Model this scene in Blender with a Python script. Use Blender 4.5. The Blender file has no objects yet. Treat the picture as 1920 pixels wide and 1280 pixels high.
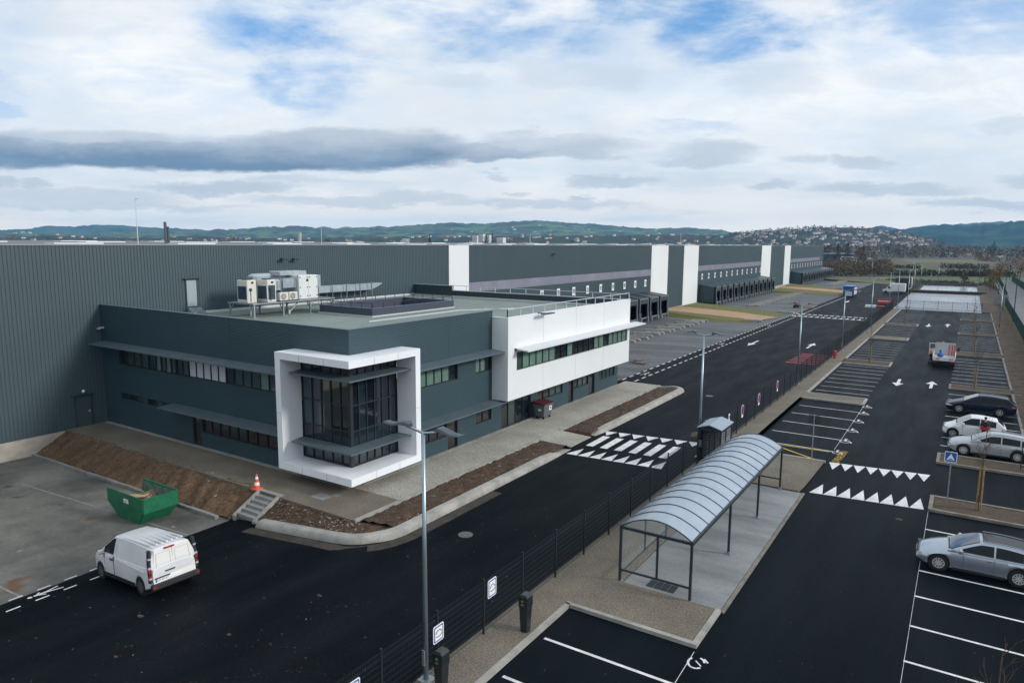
import bpy, math, random
from math import sin, cos, pi, sqrt, radians, atan2, hypot
from mathutils import Vector, Matrix

S = bpy.context.scene
COL = S.collection
R0 = random.Random(7)

# ------------------------------------------------------------------ camera
FPX, YAW, PITCH, ROLL, CAMZ = 1315.86, .5757, .139793, .00695547, 13.0967
_f = Vector((-sin(YAW)*cos(PITCH), cos(YAW)*cos(PITCH), -sin(PITCH)))
_r = Vector((cos(YAW), sin(YAW), 0)); _u = _r.cross(_f)
CR = cos(ROLL)*_r + sin(ROLL)*_u
CU = -sin(ROLL)*_r + cos(ROLL)*_u
cam = bpy.data.cameras.new('camera'); camo = bpy.data.objects.new('camera', cam); COL.objects.link(camo)
camo.matrix_world = Matrix(((CR.x, CU.x, -_f.x, 0), (CR.y, CU.y, -_f.y, 0), (CR.z, CU.z, -_f.z, CAMZ), (0, 0, 0, 1)))
cam.sensor_width = 36.0; cam.lens = 36.0*FPX/1920; cam.clip_start = .5; cam.clip_end = 60000
S.camera = camo

def ray(px, py):                       # direction in the world of a point of the photograph
    return CR*((px-960)/FPX) + CU*(-(py-640)/FPX) + _f
def at(px, py, z=0.0):                 # where that direction meets the height z
    d = ray(px, py); t = (z-CAMZ)/d.z
    return Vector((0, 0, CAMZ)) + d*t

# ------------------------------------------------------------------ light, sky
SUN_AZ = Vector((1, .30, 0)).normalized(); SUN_EL = radians(24)
sun = bpy.data.lights.new('sun', 'SUN'); sun.energy = 1.9; sun.angle = radians(10); sun.color = (1, .955, .89)
suno = bpy.data.objects.new('sun', sun); COL.objects.link(suno)
_sd = Vector((SUN_AZ.x*cos(SUN_EL), SUN_AZ.y*cos(SUN_EL), sin(SUN_EL)))
suno.rotation_euler = _sd.to_track_quat('Z', 'Y').to_euler(); suno.location = (60, 20, 60)

W = bpy.data.worlds.new("World"); S.world = W; W.use_nodes = True
nt = W.node_tree; N = nt.nodes; L = nt.links; N.clear()
def nd(t, **k):
    n = N.new(t)
    for a, b in k.items(): setattr(n, a, b)
    return n
def M(op, a, b=None, c=None, clamp=False):
    n = nd('ShaderNodeMath', operation=op); n.use_clamp = clamp
    for i, v in enumerate((a, b, c)):
        if v is None: continue
        if isinstance(v, (int, float)): n.inputs[i].default_value = v
        else: L.new(v, n.inputs[i])
    return n.outputs[0]
def comb(x, y, z=0.0):
    n = nd('ShaderNodeCombineXYZ')
    for i, v in enumerate((x, y, z)):
        if isinstance(v, (int, float)): n.inputs[i].default_value = v
        else: L.new(v, n.inputs[i])
    return n.outputs[0]
def noise(vec, scale, detail=6, rough=.55, dist=0):
    n = nd('ShaderNodeTexNoise'); n.inputs['Scale'].default_value = scale; n.inputs['Detail'].default_value = detail
    n.inputs['Roughness'].default_value = rough; n.inputs['Distortion'].default_value = dist
    L.new(vec, n.inputs['Vector']); return n.outputs['Fac']
def smooth(v, lo, hi, a=0.0, b=1.0):
    n = nd('ShaderNodeMapRange', interpolation_type='SMOOTHSTEP')
    L.new(v, n.inputs['Value'])
    for i, x in zip((1, 2, 3, 4), (lo, hi, a, b)): n.inputs[i].default_value = x
    return n.outputs[0]
def mixc(f, a, b):
    n = nd('ShaderNodeMix', data_type='RGBA')
    if isinstance(f, (int, float)): n.inputs[0].default_value = f
    else: L.new(f, n.inputs[0])
    for i, v in ((6, a), (7, b)):
        if isinstance(v, tuple): n.inputs[i].default_value = (*v, 1)
        else: L.new(v, n.inputs[i])
    return n.outputs[2]
tc = nd('ShaderNodeTexCoord')
mp = nd('ShaderNodeMapping', vector_type='POINT'); mp.inputs['Rotation'].default_value = (0, 0, -YAW)
L.new(tc.outputs['Generated'], mp.inputs['Vector'])
sp = nd('ShaderNodeSeparateXYZ'); L.new(mp.outputs[0], sp.inputs[0])
X, Y, Z = sp.outputs
ay = M('ADD', M('ABSOLUTE', Y), .04); zc = M('MAXIMUM', Z, 0.0)
U = M('DIVIDE', X, ay); Vv = M('DIVIDE', zc, ay)
def uv(px, py):
    d = ray(px, py); c, s = cos(-YAW), sin(-YAW)
    x, y = c*d.x-s*d.y, s*d.x+c*d.y
    return x/y, d.z/y
flat = M('ADD', zc, .10)
PP = comb(M('DIVIDE', X, flat), M('DIVIDE', ay, flat))            # high cloud deck seen in perspective
UV = comb(U, M('MULTIPLY', Vv, 2.6))
w1 = M('MULTIPLY', M('SUBTRACT', noise(UV, 5.0, 9, .70), .5), .17)
w2 = M('MULTIPLY', M('SUBTRACT', noise(comb(U, M('MULTIPLY', Vv, 3.4), 3.7), 6.5, 10, .70), .5), .062)
Uw = M('ADD', U, w1); Vw = M('ADD', Vv, w2)
def blob(px, py, rx, ry, amt, soft=.25, lowcut=None, warp=1.0):
    u0, v0 = uv(px, py)
    uu = M('MULTIPLY_ADD', w1, warp, U); vv = M('MULTIPLY_ADD', w2, warp, Vv)
    du = M('DIVIDE', M('SUBTRACT', uu, u0), rx/FPX); dv = M('DIVIDE', M('SUBTRACT', vv, v0), ry/FPX)
    d = M('ADD', M('MULTIPLY', du, du), M('MULTIPLY', dv, dv))
    return M('MULTIPLY', smooth(d, 1.0, soft), amt)
def allmax(lst):
    r = lst[0]
    for b in lst[1:]: r = M('MAXIMUM', r, b)
    return r
sky = nd('ShaderNodeTexSky', sky_type='NISHITA', sun_disc=False)
sky.sun_elevation = SUN_EL; sky.sun_rotation = atan2(SUN_AZ.x, SUN_AZ.y); sky.altitude = 300; sky.ozone_density = 2.0
hs = nd('ShaderNodeMix', data_type='RGBA', blend_type='MULTIPLY'); hs.inputs[0].default_value = 1
L.new(sky.outputs[0], hs.inputs[6]); hs.inputs[7].default_value = (.62, .92, 1.25, 1)
blue = mixc(.55, hs.outputs[2], (1.9, 3.9, 6.9))
# thin white veil: blue shows through only in patches
fine = noise(PP, 1.5, 9, .62, .4)
fine2 = noise(comb(M('MULTIPLY', U, 1.0), M('MULTIPLY', Vv, 2.2), 1.3), 4.2, 9, .60, .3)
patch = allmax([blob(640, 55, 330, 75, 1.0), blob(600, 160, 120, 75, .8), blob(900, 70, 260, 70, .75), blob(1080, 15, 260, 60, .95), blob(1350, 70, 170, 75, .95), blob(1700, 30, 330, 60, .55),
                blob(1790, 90, 170, 40, .45), blob(840, 95, 90, 22, .7), blob(0, 180, 90, 35, .5), blob(40, 222, 70, 16, .45),
                blob(610, 145, 70, 32, .6), blob(1200, 245, 190, 20, .5), blob(330, 155, 90, 20, .25), blob(420, 60, 90, 26, .5)])
veil = M('ADD', M('MULTIPLY', fine, .55), M('MULTIPLY', fine2, .6))
gap = M('MULTIPLY', smooth(veil, .62, .44), .28)
clear = M('MULTIPLY', M('MULTIPLY', patch, smooth(veil, .70, .44)), .85, clamp=True)
clear = M('ADD', clear, M('MULTIPLY', gap, smooth(Vv, .13, .34)), clamp=True)
thin = M('MULTIPLY', smooth(veil, .64, .42), smooth(Vv, .10, .2))
white = mixc(smooth(noise(comb(M('MULTIPLY', U, .8), M('MULTIPLY', Vv, 2.2), 9.1), 3.3, 7, .6), .36, .66), (6.7, 7.0, 7.25), (8.35, 8.35, 8.25))
white = mixc(M('MULTIPLY', thin, .30), white, (4.6, 6.0, 7.6))
hor = smooth(Vv, .10, .0)
white = mixc(M('MULTIPLY', hor, .8), white, (12.8, 10.9, 8.8))
streak = noise(comb(M('MULTIPLY', U, 1.0), M('MULTIPLY', Vv, 3.4), 4.4), 11.0, 11, .72, .6)
white = mixc(M('MULTIPLY', smooth(streak, .40, .66), M('MULTIPLY', smooth(Vv, .03, .12), .42)), white, (5.6, 6.6, 7.8))
skyc = mixc(clear, white, blue)
# grey patches in the deck, then the long dark bank and the small low clouds
grey = allmax([blob(1040, 150, 90, 26, .6), blob(1130, 160, 80, 26, .6), blob(1010, 140, 60, 18, .5), blob(1440, 165, 110, 36, .5), blob(1680, 160, 130, 30, .35), blob(1860, 250, 80, 14, .55),
               blob(150, 35, 260, 60, .35), blob(860, 165, 60, 14, .5), blob(820, 160, 70, 14, .35), blob(915, 125, 26, 9, .4)])
skyc = mixc(M('MULTIPLY', grey, .75), skyc, (4.7, 5.35, 6.2))
lowb = M('MULTIPLY', smooth(noise(comb(U, M('MULTIPLY', Vv, 8.0), 5.5), 3.6, 8, .62), .47, .66), M('MULTIPLY', smooth(Vv, .155, .10), smooth(Vv, .0, .03)))
skyc = mixc(M('MULTIPLY', lowb, .40), skyc, (4.9, 5.5, 6.2))
small = allmax([blob(55, 352, 38, 15, .7, .1), blob(112, 352, 36, 14, .7, .1), blob(430, 356, 190, 13, .8, .1), blob(560, 342, 130, 10, .5, .1), blob(700, 378, 290, 13, .6, .1), blob(1000, 385, 260, 11, .6, .1),
                blob(1140, 346, 100, 13, .85, .1), blob(1082, 376, 22, 7, .8, .1), blob(922, 333, 28, 6, .6, .1), blob(975, 366, 30, 5, .6, .1), blob(1420, 353, 60, 10, .75, .1), blob(1640, 362, 190, 17, .75, .1), blob(1810, 388, 160, 12, .7, .1),
                blob(1500, 305, 60, 13, .55, .1), blob(1600, 310, 70, 13, .7, .1), blob(1320, 290, 120, 22, .75, .1), blob(1300, 305, 110, 14, .8, .1), blob(1880, 340, 60, 12, .6, .1), blob(200, 375, 220, 20, .55, .1), blob(260, 390, 300, 12, .5, .1)])
skyc = mixc(M('MULTIPLY', small, .85), skyc, (4.3, 4.8, 5.4))
bank = allmax([blob(-160, 292, 560, 36, 1, .45, warp=.5), blob(420, 299, 460, 30, 1, .45, warp=.5), blob(660, 286, 270, 42, 1, .45, warp=.6), blob(900, 290, 170, 20, .8, .3, warp=.9), blob(1040, 279, 170, 24, .62, .2, warp=1.0), blob(200, 276, 320, 26, .7, .3, warp=.5)])
vb = smooth(Vw, uv(960, 318)[1], uv(960, 258)[1])
bankc = mixc(vb, (1.05, 1.75, 2.75), (4.4, 4.8, 5.4))
bankc = mixc(smooth(noise(comb(U, M('MULTIPLY', Vv, 7.0), 2.2), 4.0, 6, .5), .42, 1.05), bankc, (3.9, 4.7, 5.9))
skyc = mixc(M('MULTIPLY', bank, .93), skyc, bankc)
bg = nd('ShaderNodeBackground'); bg.inputs['Strength'].default_value = .10
L.new(skyc, bg.inputs['Color'])
wo = nd('ShaderNodeOutputWorld'); L.new(bg.outputs[0], wo.inputs['Surface'])

S.view_settings.view_transform = 'Standard'; S.view_settings.look = 'None'; S.view_settings.exposure = 0.38; S.view_settings.gamma = 1.0
S.cycles.max_bounces = 6; S.cycles.volume_bounces = 0; S.cycles.transparent_max_bounces = 12; S.cycles.caustics_reflective = False; S.cycles.caustics_refractive = False

# ------------------------------------------------------------------ materials
MATS = {}
def mat(name, col, rough=.6, metal=0.0, spec=.5, var=0.0, vscale=1.0, col2=None, stretch=(1, 1, 1), bump=0.0, bscale=60.0, coat=0.0, alpha=1.0, trans=0.0, grain=0.0, gscale=40.0, rvar=0.0, emit=None, wave=None, spots=None):
    """principled material with position based noise between col and col2"""
    if name in MATS: return MATS[name]
    m = bpy.data.materials.new(name); m.use_nodes = True; t = m.node_tree; b = t.nodes['Principled BSDF']
    MATS[name] = m
    c4 = (*col, 1)
    if name.startswith('asphalt'): b.inputs['Specular Tint'].default_value = (.72, .88, 1, 1)
    b.inputs['Base Color'].default_value = c4; b.inputs['Roughness'].default_value = rough
    b.inputs['Metallic'].default_value = metal; b.inputs['Specular IOR Level'].default_value = spec
    b.inputs['Coat Weight'].default_value = coat; b.inputs['Coat Roughness'].default_value = .06
    b.inputs['Alpha'].default_value = alpha; b.inputs['Transmission Weight'].default_value = trans
    if emit: b.inputs['Emission Color'].default_value = (*emit, 1); b.inputs['Emission Strength'].default_value = 1
    g = t.nodes.new('ShaderNodeNewGeometry'); mpp = t.nodes.new('ShaderNodeMapping'); mpp.inputs['Scale'].default_value = stretch
    t.links.new(g.outputs['Position'], mpp.inputs['Vector'])
    def nz(scale, detail=5, src=None, rough_=.6):
        n = t.nodes.new('ShaderNodeTexNoise'); n.inputs['Scale'].default_value = scale; n.inputs['Detail'].default_value = detail; n.inputs['Roughness'].default_value = rough_
        t.links.new(src or mpp.outputs[0], n.inputs['Vector']); return n.outputs['Fac']
    def rng(f, lo, hi, a=0., b_=1.):
        n = t.nodes.new('ShaderNodeMapRange'); t.links.new(f, n.inputs[0])
        for i, x in zip((1, 2, 3, 4), (lo, hi, a, b_)): n.inputs[i].default_value = x
        return n.outputs[0]
    def mx(f, a, b_, mode='MIX'):
        n = t.nodes.new('ShaderNodeMix'); n.data_type = 'RGBA'; n.blend_type = mode
        if isinstance(f, float): n.inputs[0].default_value = f
        else: t.links.new(f, n.inputs[0])
        for i, v in ((6, a), (7, b_)):
            if isinstance(v, tuple): n.inputs[i].default_value = (v[0], v[1], v[2], 1)
            else: t.links.new(v, n.inputs[i])
        return n.outputs[2]
    cur = None
    if var or col2:
        c2 = col2 or tuple(x*(1-var) for x in col)
        cur = mx(rng(nz(vscale), .36, .64), col, c2)
    if grain:
        f = rng(nz(gscale, 3, g.outputs['Position']), .3, .7, 1-grain, 1+grain)
        cb = t.nodes.new('ShaderNodeCombineColor')
        for i in range(3): t.links.new(f, cb.inputs[i])
        cur = mx(1.0, cur or tuple(col), cb.outputs[0], 'MULTIPLY')
    if spots:                                    # (colour, scale, threshold): scattered pale or dark marks
        for sc_, scale, lo in spots:
            vo = t.nodes.new('ShaderNodeTexVoronoi'); vo.inputs['Scale'].default_value = scale
            wv = t.nodes.new('ShaderNodeVectorMath'); wv.operation = 'ADD'
            nn = t.nodes.new('ShaderNodeTexNoise'); nn.inputs['Scale'].default_value = scale*2.2
            t.links.new(g.outputs['Position'], nn.inputs['Vector'])
            sc2 = t.nodes.new('ShaderNodeVectorMath'); sc2.operation = 'SCALE'; sc2.inputs['Scale'].default_value = 1.1/scale
            t.links.new(nn.outputs['Color'], sc2.inputs[0]); t.links.new(g.outputs['Position'], wv.inputs[0]); t.links.new(sc2.outputs[0], wv.inputs[1])
            t.links.new(wv.outputs[0], vo.inputs['Vector'])
            cur = mx(rng(vo.outputs['Distance'], lo, lo*.35), cur or tuple(col), sc_)
    if cur is not None: t.links.new(cur, b.inputs['Base Color'])
    if rvar: t.links.new(rng(nz(vscale*1.7), .35, .65, max(rough-rvar, .03), min(rough+rvar, 1)), b.inputs['Roughness'])
    if bump:
        bp = t.nodes.new('ShaderNodeBump'); bp.inputs['Strength'].default_value = 1.0; bp.inputs['Distance'].default_value = bump
        t.links.new(nz(bscale, 6, g.outputs['Position']), bp.inputs['Height']); t.links.new(bp.outputs[0], b.inputs['Normal'])
    if wave:                                     # (axis, pitch in metres, depth)
        wv = t.nodes.new('ShaderNodeTexWave'); wv.bands_direction = wave[0]; wv.inputs['Scale'].default_value = .314159/wave[1]*1.0
        t.links.new(g.outputs['Position'], wv.inputs['Vector'])
        bp = t.nodes.new('ShaderNodeBump'); bp.inputs['Distance'].default_value = wave[2]
        t.links.new(wv.outputs['Fac'], bp.inputs['Height']); t.links.new(bp.outputs[0], b.inputs['Normal'])
    return m

# ------------------------------------------------------------------ mesh helpers
class MB:
    def __init__(s): s.v = []; s.f = []; s.m = []; s.mi = 0
    def face(s, pts):
        i = len(s.v); s.v += [tuple(p) for p in pts]; s.f.append(tuple(range(i, i+len(pts)))); s.m.append(s.mi)
    def idx(s, verts, faces):
        i = len(s.v); s.v += [tuple(p) for p in verts]
        for f in faces: s.f.append(tuple(i+k for k in f)); s.m.append(s.mi)
    def box(s, x0, x1, y0, y1, z0, z1):
        s.idx([(x0, y0, z0), (x1, y0, z0), (x1, y1, z0), (x0, y1, z0), (x0, y0, z1), (x1, y0, z1), (x1, y1, z1), (x0, y1, z1)],
              [(3, 2, 1, 0), (4, 5, 6, 7), (0, 1, 5, 4), (1, 2, 6, 5), (2, 3, 7, 6), (3, 0, 4, 7)])
    def rbox(s, x0, x1, y0, y1, z0, z1, r):       # box with chamfered vertical and top edges
        def ring(i, z): return [(x0+i+r, y0+i, z), (x1-i-r, y0+i, z), (x1-i, y0+i+r, z), (x1-i, y1-i-r, z), (x1-i-r, y1-i, z), (x0+i+r, y1-i, z), (x0+i, y1-i-r, z), (x0+i, y0+i+r, z)]
        a, b, c = ring(0, z0), ring(0, z1-r), ring(r, z1)
        n = 8
        s.idx(a+b+c, [tuple(range(n))[::-1], tuple(range(2*n, 3*n))] + [(k, (k+1) % n, n+(k+1) % n, n+k) for k in range(n)] + [(n+k, n+(k+1) % n, 2*n+(k+1) % n, 2*n+k) for k in range(n)])
    def prism(s, poly, z0, z1):                   # poly counter clockwise; z may be callables
        n = len(poly); A = z0 if callable(z0) else (lambda x, y: z0); B = z1 if callable(z1) else (lambda x, y: z1)
        s.idx([(x, y, A(x, y)) for x, y in poly]+[(x, y, B(x, y)) for x, y in poly],
              [tuple(range(n))[::-1], tuple(range(n, 2*n))]+[(i, (i+1) % n, n+(i+1) % n, n+i) for i in range(n)])
    def sheet(s, poly, z):
        A = z if callable(z) else (lambda x, y: z)
        s.face([(x, y, A(x, y)) for x, y in poly])
    def beam(s, p, q, w, h=None, up=(0, 0, 1)):
        h = h or w; p = Vector(p); q = Vector(q); d = (q-p).normalized(); up = Vector(up)
        if abs(d.dot(up)) > .98: up = Vector((0, 1, 0))
        a = d.cross(up).normalized()*(w/2); b = a.cross(d).normalized()*(h/2)
        vs = [p-a-b, p+a-b, p+a+b, p-a+b, q-a-b, q+a-b, q+a+b, q-a+b]
        s.idx(vs, [(3, 2, 1, 0), (4, 5, 6, 7), (0, 1, 5, 4), (1, 2, 6, 5), (2, 3, 7, 6), (3, 0, 4, 7)])
    def cyl(s, p, q, r0, r1=None, n=10, caps=True):
        r1 = r0 if r1 is None else r1; p = Vector(p); q = Vector(q); d = (q-p).normalized()
        up = Vector((0, 0, 1)) if abs(d.z) < .95 else Vector((1, 0, 0))
        a = d.cross(up).normalized(); b = d.cross(a)
        vs = [p+(a*cos(2*pi*k/n)+b*sin(2*pi*k/n))*r0 for k in range(n)]+[q+(a*cos(2*pi*k/n)+b*sin(2*pi*k/n))*r1 for k in range(n)]
        fs = [(k, (k+1) % n, n+(k+1) % n, n+k) for k in range(n)]
        if caps: fs += [tuple(range(n))[::-1], tuple(range(n, 2*n))]
        s.idx(vs, fs)
    def ball(s, c, r, n=10, m=6, sz=1.0):
        vs = []
        for j in range(m+1):
            t = pi*j/m
            for k in range(n): vs.append((c[0]+r*sin(t)*cos(2*pi*k/n), c[1]+r*sin(t)*sin(2*pi*k/n), c[2]+r*sz*cos(t)))
        s.idx(vs, [(j*n+k, (j+1)*n+k, (j+1)*n+(k+1) % n, j*n+(k+1) % n) for j in range(m) for k in range(n)])
    def grid(s, fn, nu, nv):                      # fn(i,j) -> point
        vs = [fn(i, j) for j in range(nv+1) for i in range(nu+1)]
        s.idx(vs, [(j*(nu+1)+i, j*(nu+1)+i+1, (j+1)*(nu+1)+i+1, (j+1)*(nu+1)+i) for j in range(nv) for i in range(nu)])
    def loft(s, rings, closed=True, caps=True):
        n = len(rings[0]); vs = [p for r in rings for p in r]; m = len(rings)
        fs = [(j*n+k, j*n+(k+1) % n, (j+1)*n+(k+1) % n, (j+1)*n+k) for j in range(m-1) for k in range(n if closed else n-1)]
        if caps: fs += [tuple(range(n))[::-1], tuple((m-1)*n+k for k in range(n))]
        s.idx(vs, fs)
    def build(s, name, mats, parent=None, smooth=False, local=False, kind=None):
        if not isinstance(mats, (list, tuple)): mats = [mats]
        me = bpy.data.meshes.new(name)
        off = Vector((0, 0, 0))
        if parent is not None and not local:
            p = parent
            while p: off += p.location; p = p.parent
        me.from_pydata([(x-off.x, y-off.y, z-off.z) for x, y, z in s.v], [], s.f)
        for m_ in mats: me.materials.append(m_)
        if len(mats) > 1: me.polygons.foreach_set('material_index', s.m)
        if smooth: me.polygons.foreach_set('use_smooth', [True]*len(s.f))
        me.update()
        o = bpy.data.objects.new(name, me); COL.objects.link(o)
        if parent is not None: o.parent = parent
        if kind: o['kind'] = kind
        return o
def weld(o, dist=1e-4):
    import bmesh
    b = bmesh.new(); b.from_mesh(o.data); bmesh.ops.remove_doubles(b, verts=b.verts, dist=dist); bmesh.ops.recalc_face_normals(b, faces=b.faces); b.to_mesh(o.data); b.free(); return o
def shade_auto(o, ang=35):
    import bmesh
    b = bmesh.new(); b.from_mesh(o.data); bmesh.ops.remove_doubles(b, verts=b.verts, dist=1e-4)
    lim = radians(ang)
    for f in b.faces: f.smooth = True
    for e in b.edges:
        if len(e.link_faces) != 2 or e.calc_face_angle(9) > lim: e.smooth = False
    b.to_mesh(o.data); b.free(); return o
def tag(o, label, cat, group=None):
    o['label'] = label; o['category'] = cat
    if group: o['group'] = group
    return o
def thing(name, loc, label, cat, group=None, rz=0):
    o = bpy.data.objects.new(name, None); COL.objects.link(o); o.location = loc; o.rotation_euler = (0, 0, rz)
    return tag(o, label, cat, group)
def struct(name, mb, mats, smooth=False): return mb.build(name, mats, None, smooth, kind='structure')
def dup(root, loc=None, rz=None, label=None, group=None):
    def cp(o, par):
        c = o.copy(); COL.objects.link(c)
        if par is not None: c.parent = par
        for ch in KIDS.get(o.name, None) or list(o.children): cp(ch, c)
        return c
    c = cp(root, None)
    if loc is not None: c.location = loc
    if rz is not None: c.rotation_euler = (0, 0, rz)
    if label: c['label'] = label
    if group: c['group'] = group
    return c
KIDS = {}
def text_mesh(s, size, name, m, parent, mtx, local=False, thick=.002):
    cu = bpy.data.curves.new('lettering', 'FONT'); cu.body = s; cu.size = size; cu.align_x = 'CENTER'; cu.align_y = 'CENTER'; cu.extrude = thick; cu.resolution_u = 2
    t = bpy.data.objects.new('lettering', cu); COL.objects.link(t)
    bpy.context.view_layer.update()
    me = bpy.data.meshes.new_from_object(t.evaluated_get(bpy.context.evaluated_depsgraph_get())); bpy.data.objects.remove(t)
    me.transform(mtx)
    if parent is not None and not local:
        off = Vector((0, 0, 0)); p = parent
        while p: off += p.location; p = p.parent
        me.transform(Matrix.Translation(-off))
    me.name = name; me.materials.clear(); me.materials.append(m)
    o = bpy.data.objects.new(name, me); COL.objects.link(o)
    if parent is not None: o.parent = parent
    return o
def frame_mtx(o, right, up):
    r = Vector(right).normalized(); u = Vector(up).normalized(); n = r.cross(u)
    return Matrix(((r.x, u.x, n.x, o[0]), (r.y, u.y, n.y, o[1]), (r.z, u.z, n.z, o[2]), (0, 0, 0, 1)))
# ------------------------------------------------------------------ material set
asphalt = mat('asphalt', (.0034, .0050, .0072), .55, spec=.03, col2=(.0082, .0100, .0126), vscale=.40, stretch=(1, .22, 1), grain=.35, gscale=9, rvar=.05, bump=.004, bscale=70,
              spots=[((.032, .027, .021), .7, .07), ((.028, .028, .029), 2.3, .07)])
asphalt_lot = mat('asphalt_lot', (.0026, .0052, .0078), .50, spec=.03, col2=(.0060, .0100, .0140), vscale=.40, stretch=(1, .16, 1), grain=.3, gscale=10, rvar=.05, bump=.004, bscale=80, spots=[((.026, .025, .024), .6, .06), ((.028, .029, .03), 2.6, .05)])
yard_conc = mat('yard_concrete', (.185, .180, .160), .8, col2=(.064, .064, .060), vscale=.20, grain=.14, gscale=6, rvar=.15, bump=.003, bscale=30, spots=[((.12, .065, .035), .22, .20), ((.25, .25, .24), .35, .09), ((.05, .048, .044), .27, .13)])
dock_conc = mat('dock_concrete', (.115, .127, .135), .75, col2=(.060, .068, .075), vscale=.22, stretch=(.35, 1.3, 1), grain=.15, gscale=3, rvar=.15)
slab_conc = mat('slab_concrete', (.27, .285, .285), .72, col2=(.18, .195, .20), vscale=.5, stretch=(.5, 1.6, 1), grain=.1, gscale=8, rvar=.12)
wet_conc = mat('wet_concrete', (.31, .34, .37), .34, spec=.7, col2=(.13, .155, .18), vscale=.22, stretch=(.35, 1.5, 1), grain=.1, rvar=.18)
kerb_conc = mat('kerb_concrete', (.36, .35, .32), .85, col2=(.24, .235, .215), vscale=1.3, grain=.12, gscale=14, bump=.004, bscale=40)
grey_conc = mat('grey_concrete', (.27, .27, .26), .85, col2=(.19, .19, .185), vscale=.8, grain=.1, gscale=14)
plinth_conc = mat('plinth_concrete', (.46, .43, .37), .85, col2=(.33, .30, .25), vscale=.7, stretch=(1, 1, 2), grain=.08)
gravel = mat('washed_gravel', (.168, .146, .112), .9, col2=(.125, .108, .084), vscale=.5, grain=.55, gscale=16, bump=.01, bscale=28)
gravel2 = mat('sunlit_gravel', (.36, .345, .30), .9, col2=(.28, .27, .235), vscale=.4, grain=.5, gscale=15, bump=.01, bscale=28)  # paler gravel for the sunlit walkway side, light put into the colour
soil = mat('soil', (.085, .050, .029), .95, col2=(.046, .028, .017), vscale=1.4, grain=.5, gscale=9, bump=.03, bscale=9, spots=[((.34, .30, .25), 2.2, .075), ((.12, .08, .05), 1.3, .2)])
soil_bank = mat('soil_bank', (.135, .080, .042), .95, col2=(.078, .046, .025), vscale=.9, stretch=(1.6, .5, 1), grain=.4, gscale=7, bump=.035, bscale=7, spots=[((.22, .18, .14), 1.6, .06)])
grass = mat('grass', (.105, .130, .022), .95, col2=(.135, .105, .030), vscale=.35, grain=.3, gscale=3, bump=.02, bscale=14)
sand = mat('sand_path', (.42, .27, .16), .95, col2=(.34, .215, .13), vscale=.4, grain=.15, gscale=6)
white_paint = mat('road_paint', (.74, .75, .75), .7, col2=(.52, .53, .535), vscale=2.2, grain=.22, gscale=26, spots=[((.20, .20, .205), 3.2, .16)])
red_paint = mat('red_road_paint', (.45, .05, .075), .7, var=.4, vscale=1.2)
yellow_paint = mat('yellow_road_paint', (.60, .40, .04), .7, var=.3, vscale=2)
clad = mat('grey_cladding', (.061, .092, .108), .48, spec=.35, col2=(.054, .084, .099), vscale=.08)
clad_office = mat('office_cladding', (.034, .066, .082), .42, spec=.35, col2=(.029, .058, .074), vscale=.15, wave=('Z', .10, .012))
clad_dark = mat('dark_cladding', (.030, .048, .062), .5, var=.15, vscale=.2)
white_clad = mat('white_cladding', (.76, .79, .80), .45, col2=(.715, .745, .76), vscale=.12)
white_frame = mat('white_frame', (.83, .86, .89), .4, col2=(.78, .81, .85), vscale=.6)
trans_band = mat('translucent_band', (.27, .27, .33), .35, col2=(.22, .22, .28), vscale=.25)
canopy_m = mat('canopy_metal', (.115, .155, .18), .45, metal=.2, var=.12, vscale=.6)
alu = mat('dark_aluminium', (.022, .028, .034), .38, spec=.5)
galv = mat('galvanised_steel', (.40, .44, .47), .42, metal=.65, col2=(.30, .34, .37), vscale=3)
steel_lt = mat('light_rail_metal', (.58, .61, .63), .45, metal=.25)
roof_m = mat('roof_membrane', (.200, .245, .228), .8, col2=(.155, .195, .182), vscale=.35, stretch=(1, .4, 1), grain=.12, gscale=5)
roof_wh = mat('warehouse_roof', (.13, .145, .155), .6, var=.2, vscale=.05)
skylight_m = mat('skylight', (.80, .83, .86), .3)
glass_dk = mat('dark_glass', (.006, .010, .015), .04, spec=.9, coat=.4)
glass_gr = mat('blind_glass', (.155, .255, .215), .12, spec=.6, col2=(.115, .195, .165), vscale=.9, coat=.3)
glass_gr2 = mat('dim_blind_glass', (.035, .062, .060), .07, spec=.7, coat=.4)
glass_wh = mat('white_blind_glass', (.58, .60, .68), .2, coat=.3)
glass_bl = mat('blue_glass', (.018, .032, .045), .05, spec=.9, col2=(.008, .014, .02), vscale=1.2, coat=.4)
glass_br = mat('brown_glass', (.020, .018, .019), .05, spec=.8, coat=.4)
black_rub = mat('black_rubber', (.010, .010, .011), .75)
shelter_black = mat('dock_black', (.008, .009, .011), .7)
rail_dark = mat('dark_steel', (.018, .030, .040), .45, spec=.5)
fence_m = mat('fence_steel', (.010, .017, .022), .5)
fence_green = mat('green_fence', (.012, .050, .045), .5)
lamp_m = mat('lamp_steel', (.30, .38, .43), .35, metal=.75)
lamp_head = mat('lamp_head', (.055, .075, .09), .4, metal=.3)
white_pl = mat('white_plate', (.80, .81, .82), .4)
blue_pl = mat('blue_plate', (.02, .10, .38), .4)
red_pl = mat('red_plate', (.50, .03, .05), .4)
purple_pl = mat('violet_plate', (.20, .04, .34), .4)
black_pl = mat('black_ink', (.01, .01, .012), .5)
bark = mat('bark', (.085, .06, .042), .9, var=.3, vscale=3)
stake_m = mat('timber_stake', (.33, .215, .095), .8, var=.3, vscale=4)

# ------------------------------------------------------------------ ground heights
def gz(x, y):
    if y < 23:
        if x > -21: return 0.0
        if x > -30.6: return -1.0*(-21-x)/9.6
        return -1.0-.2*min(1, (-30.6-x)/20.8)
    if y > 60 and x < -27.6: return -.8*min(1, (-27.6-x)/22.4)
    return 0.0

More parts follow.
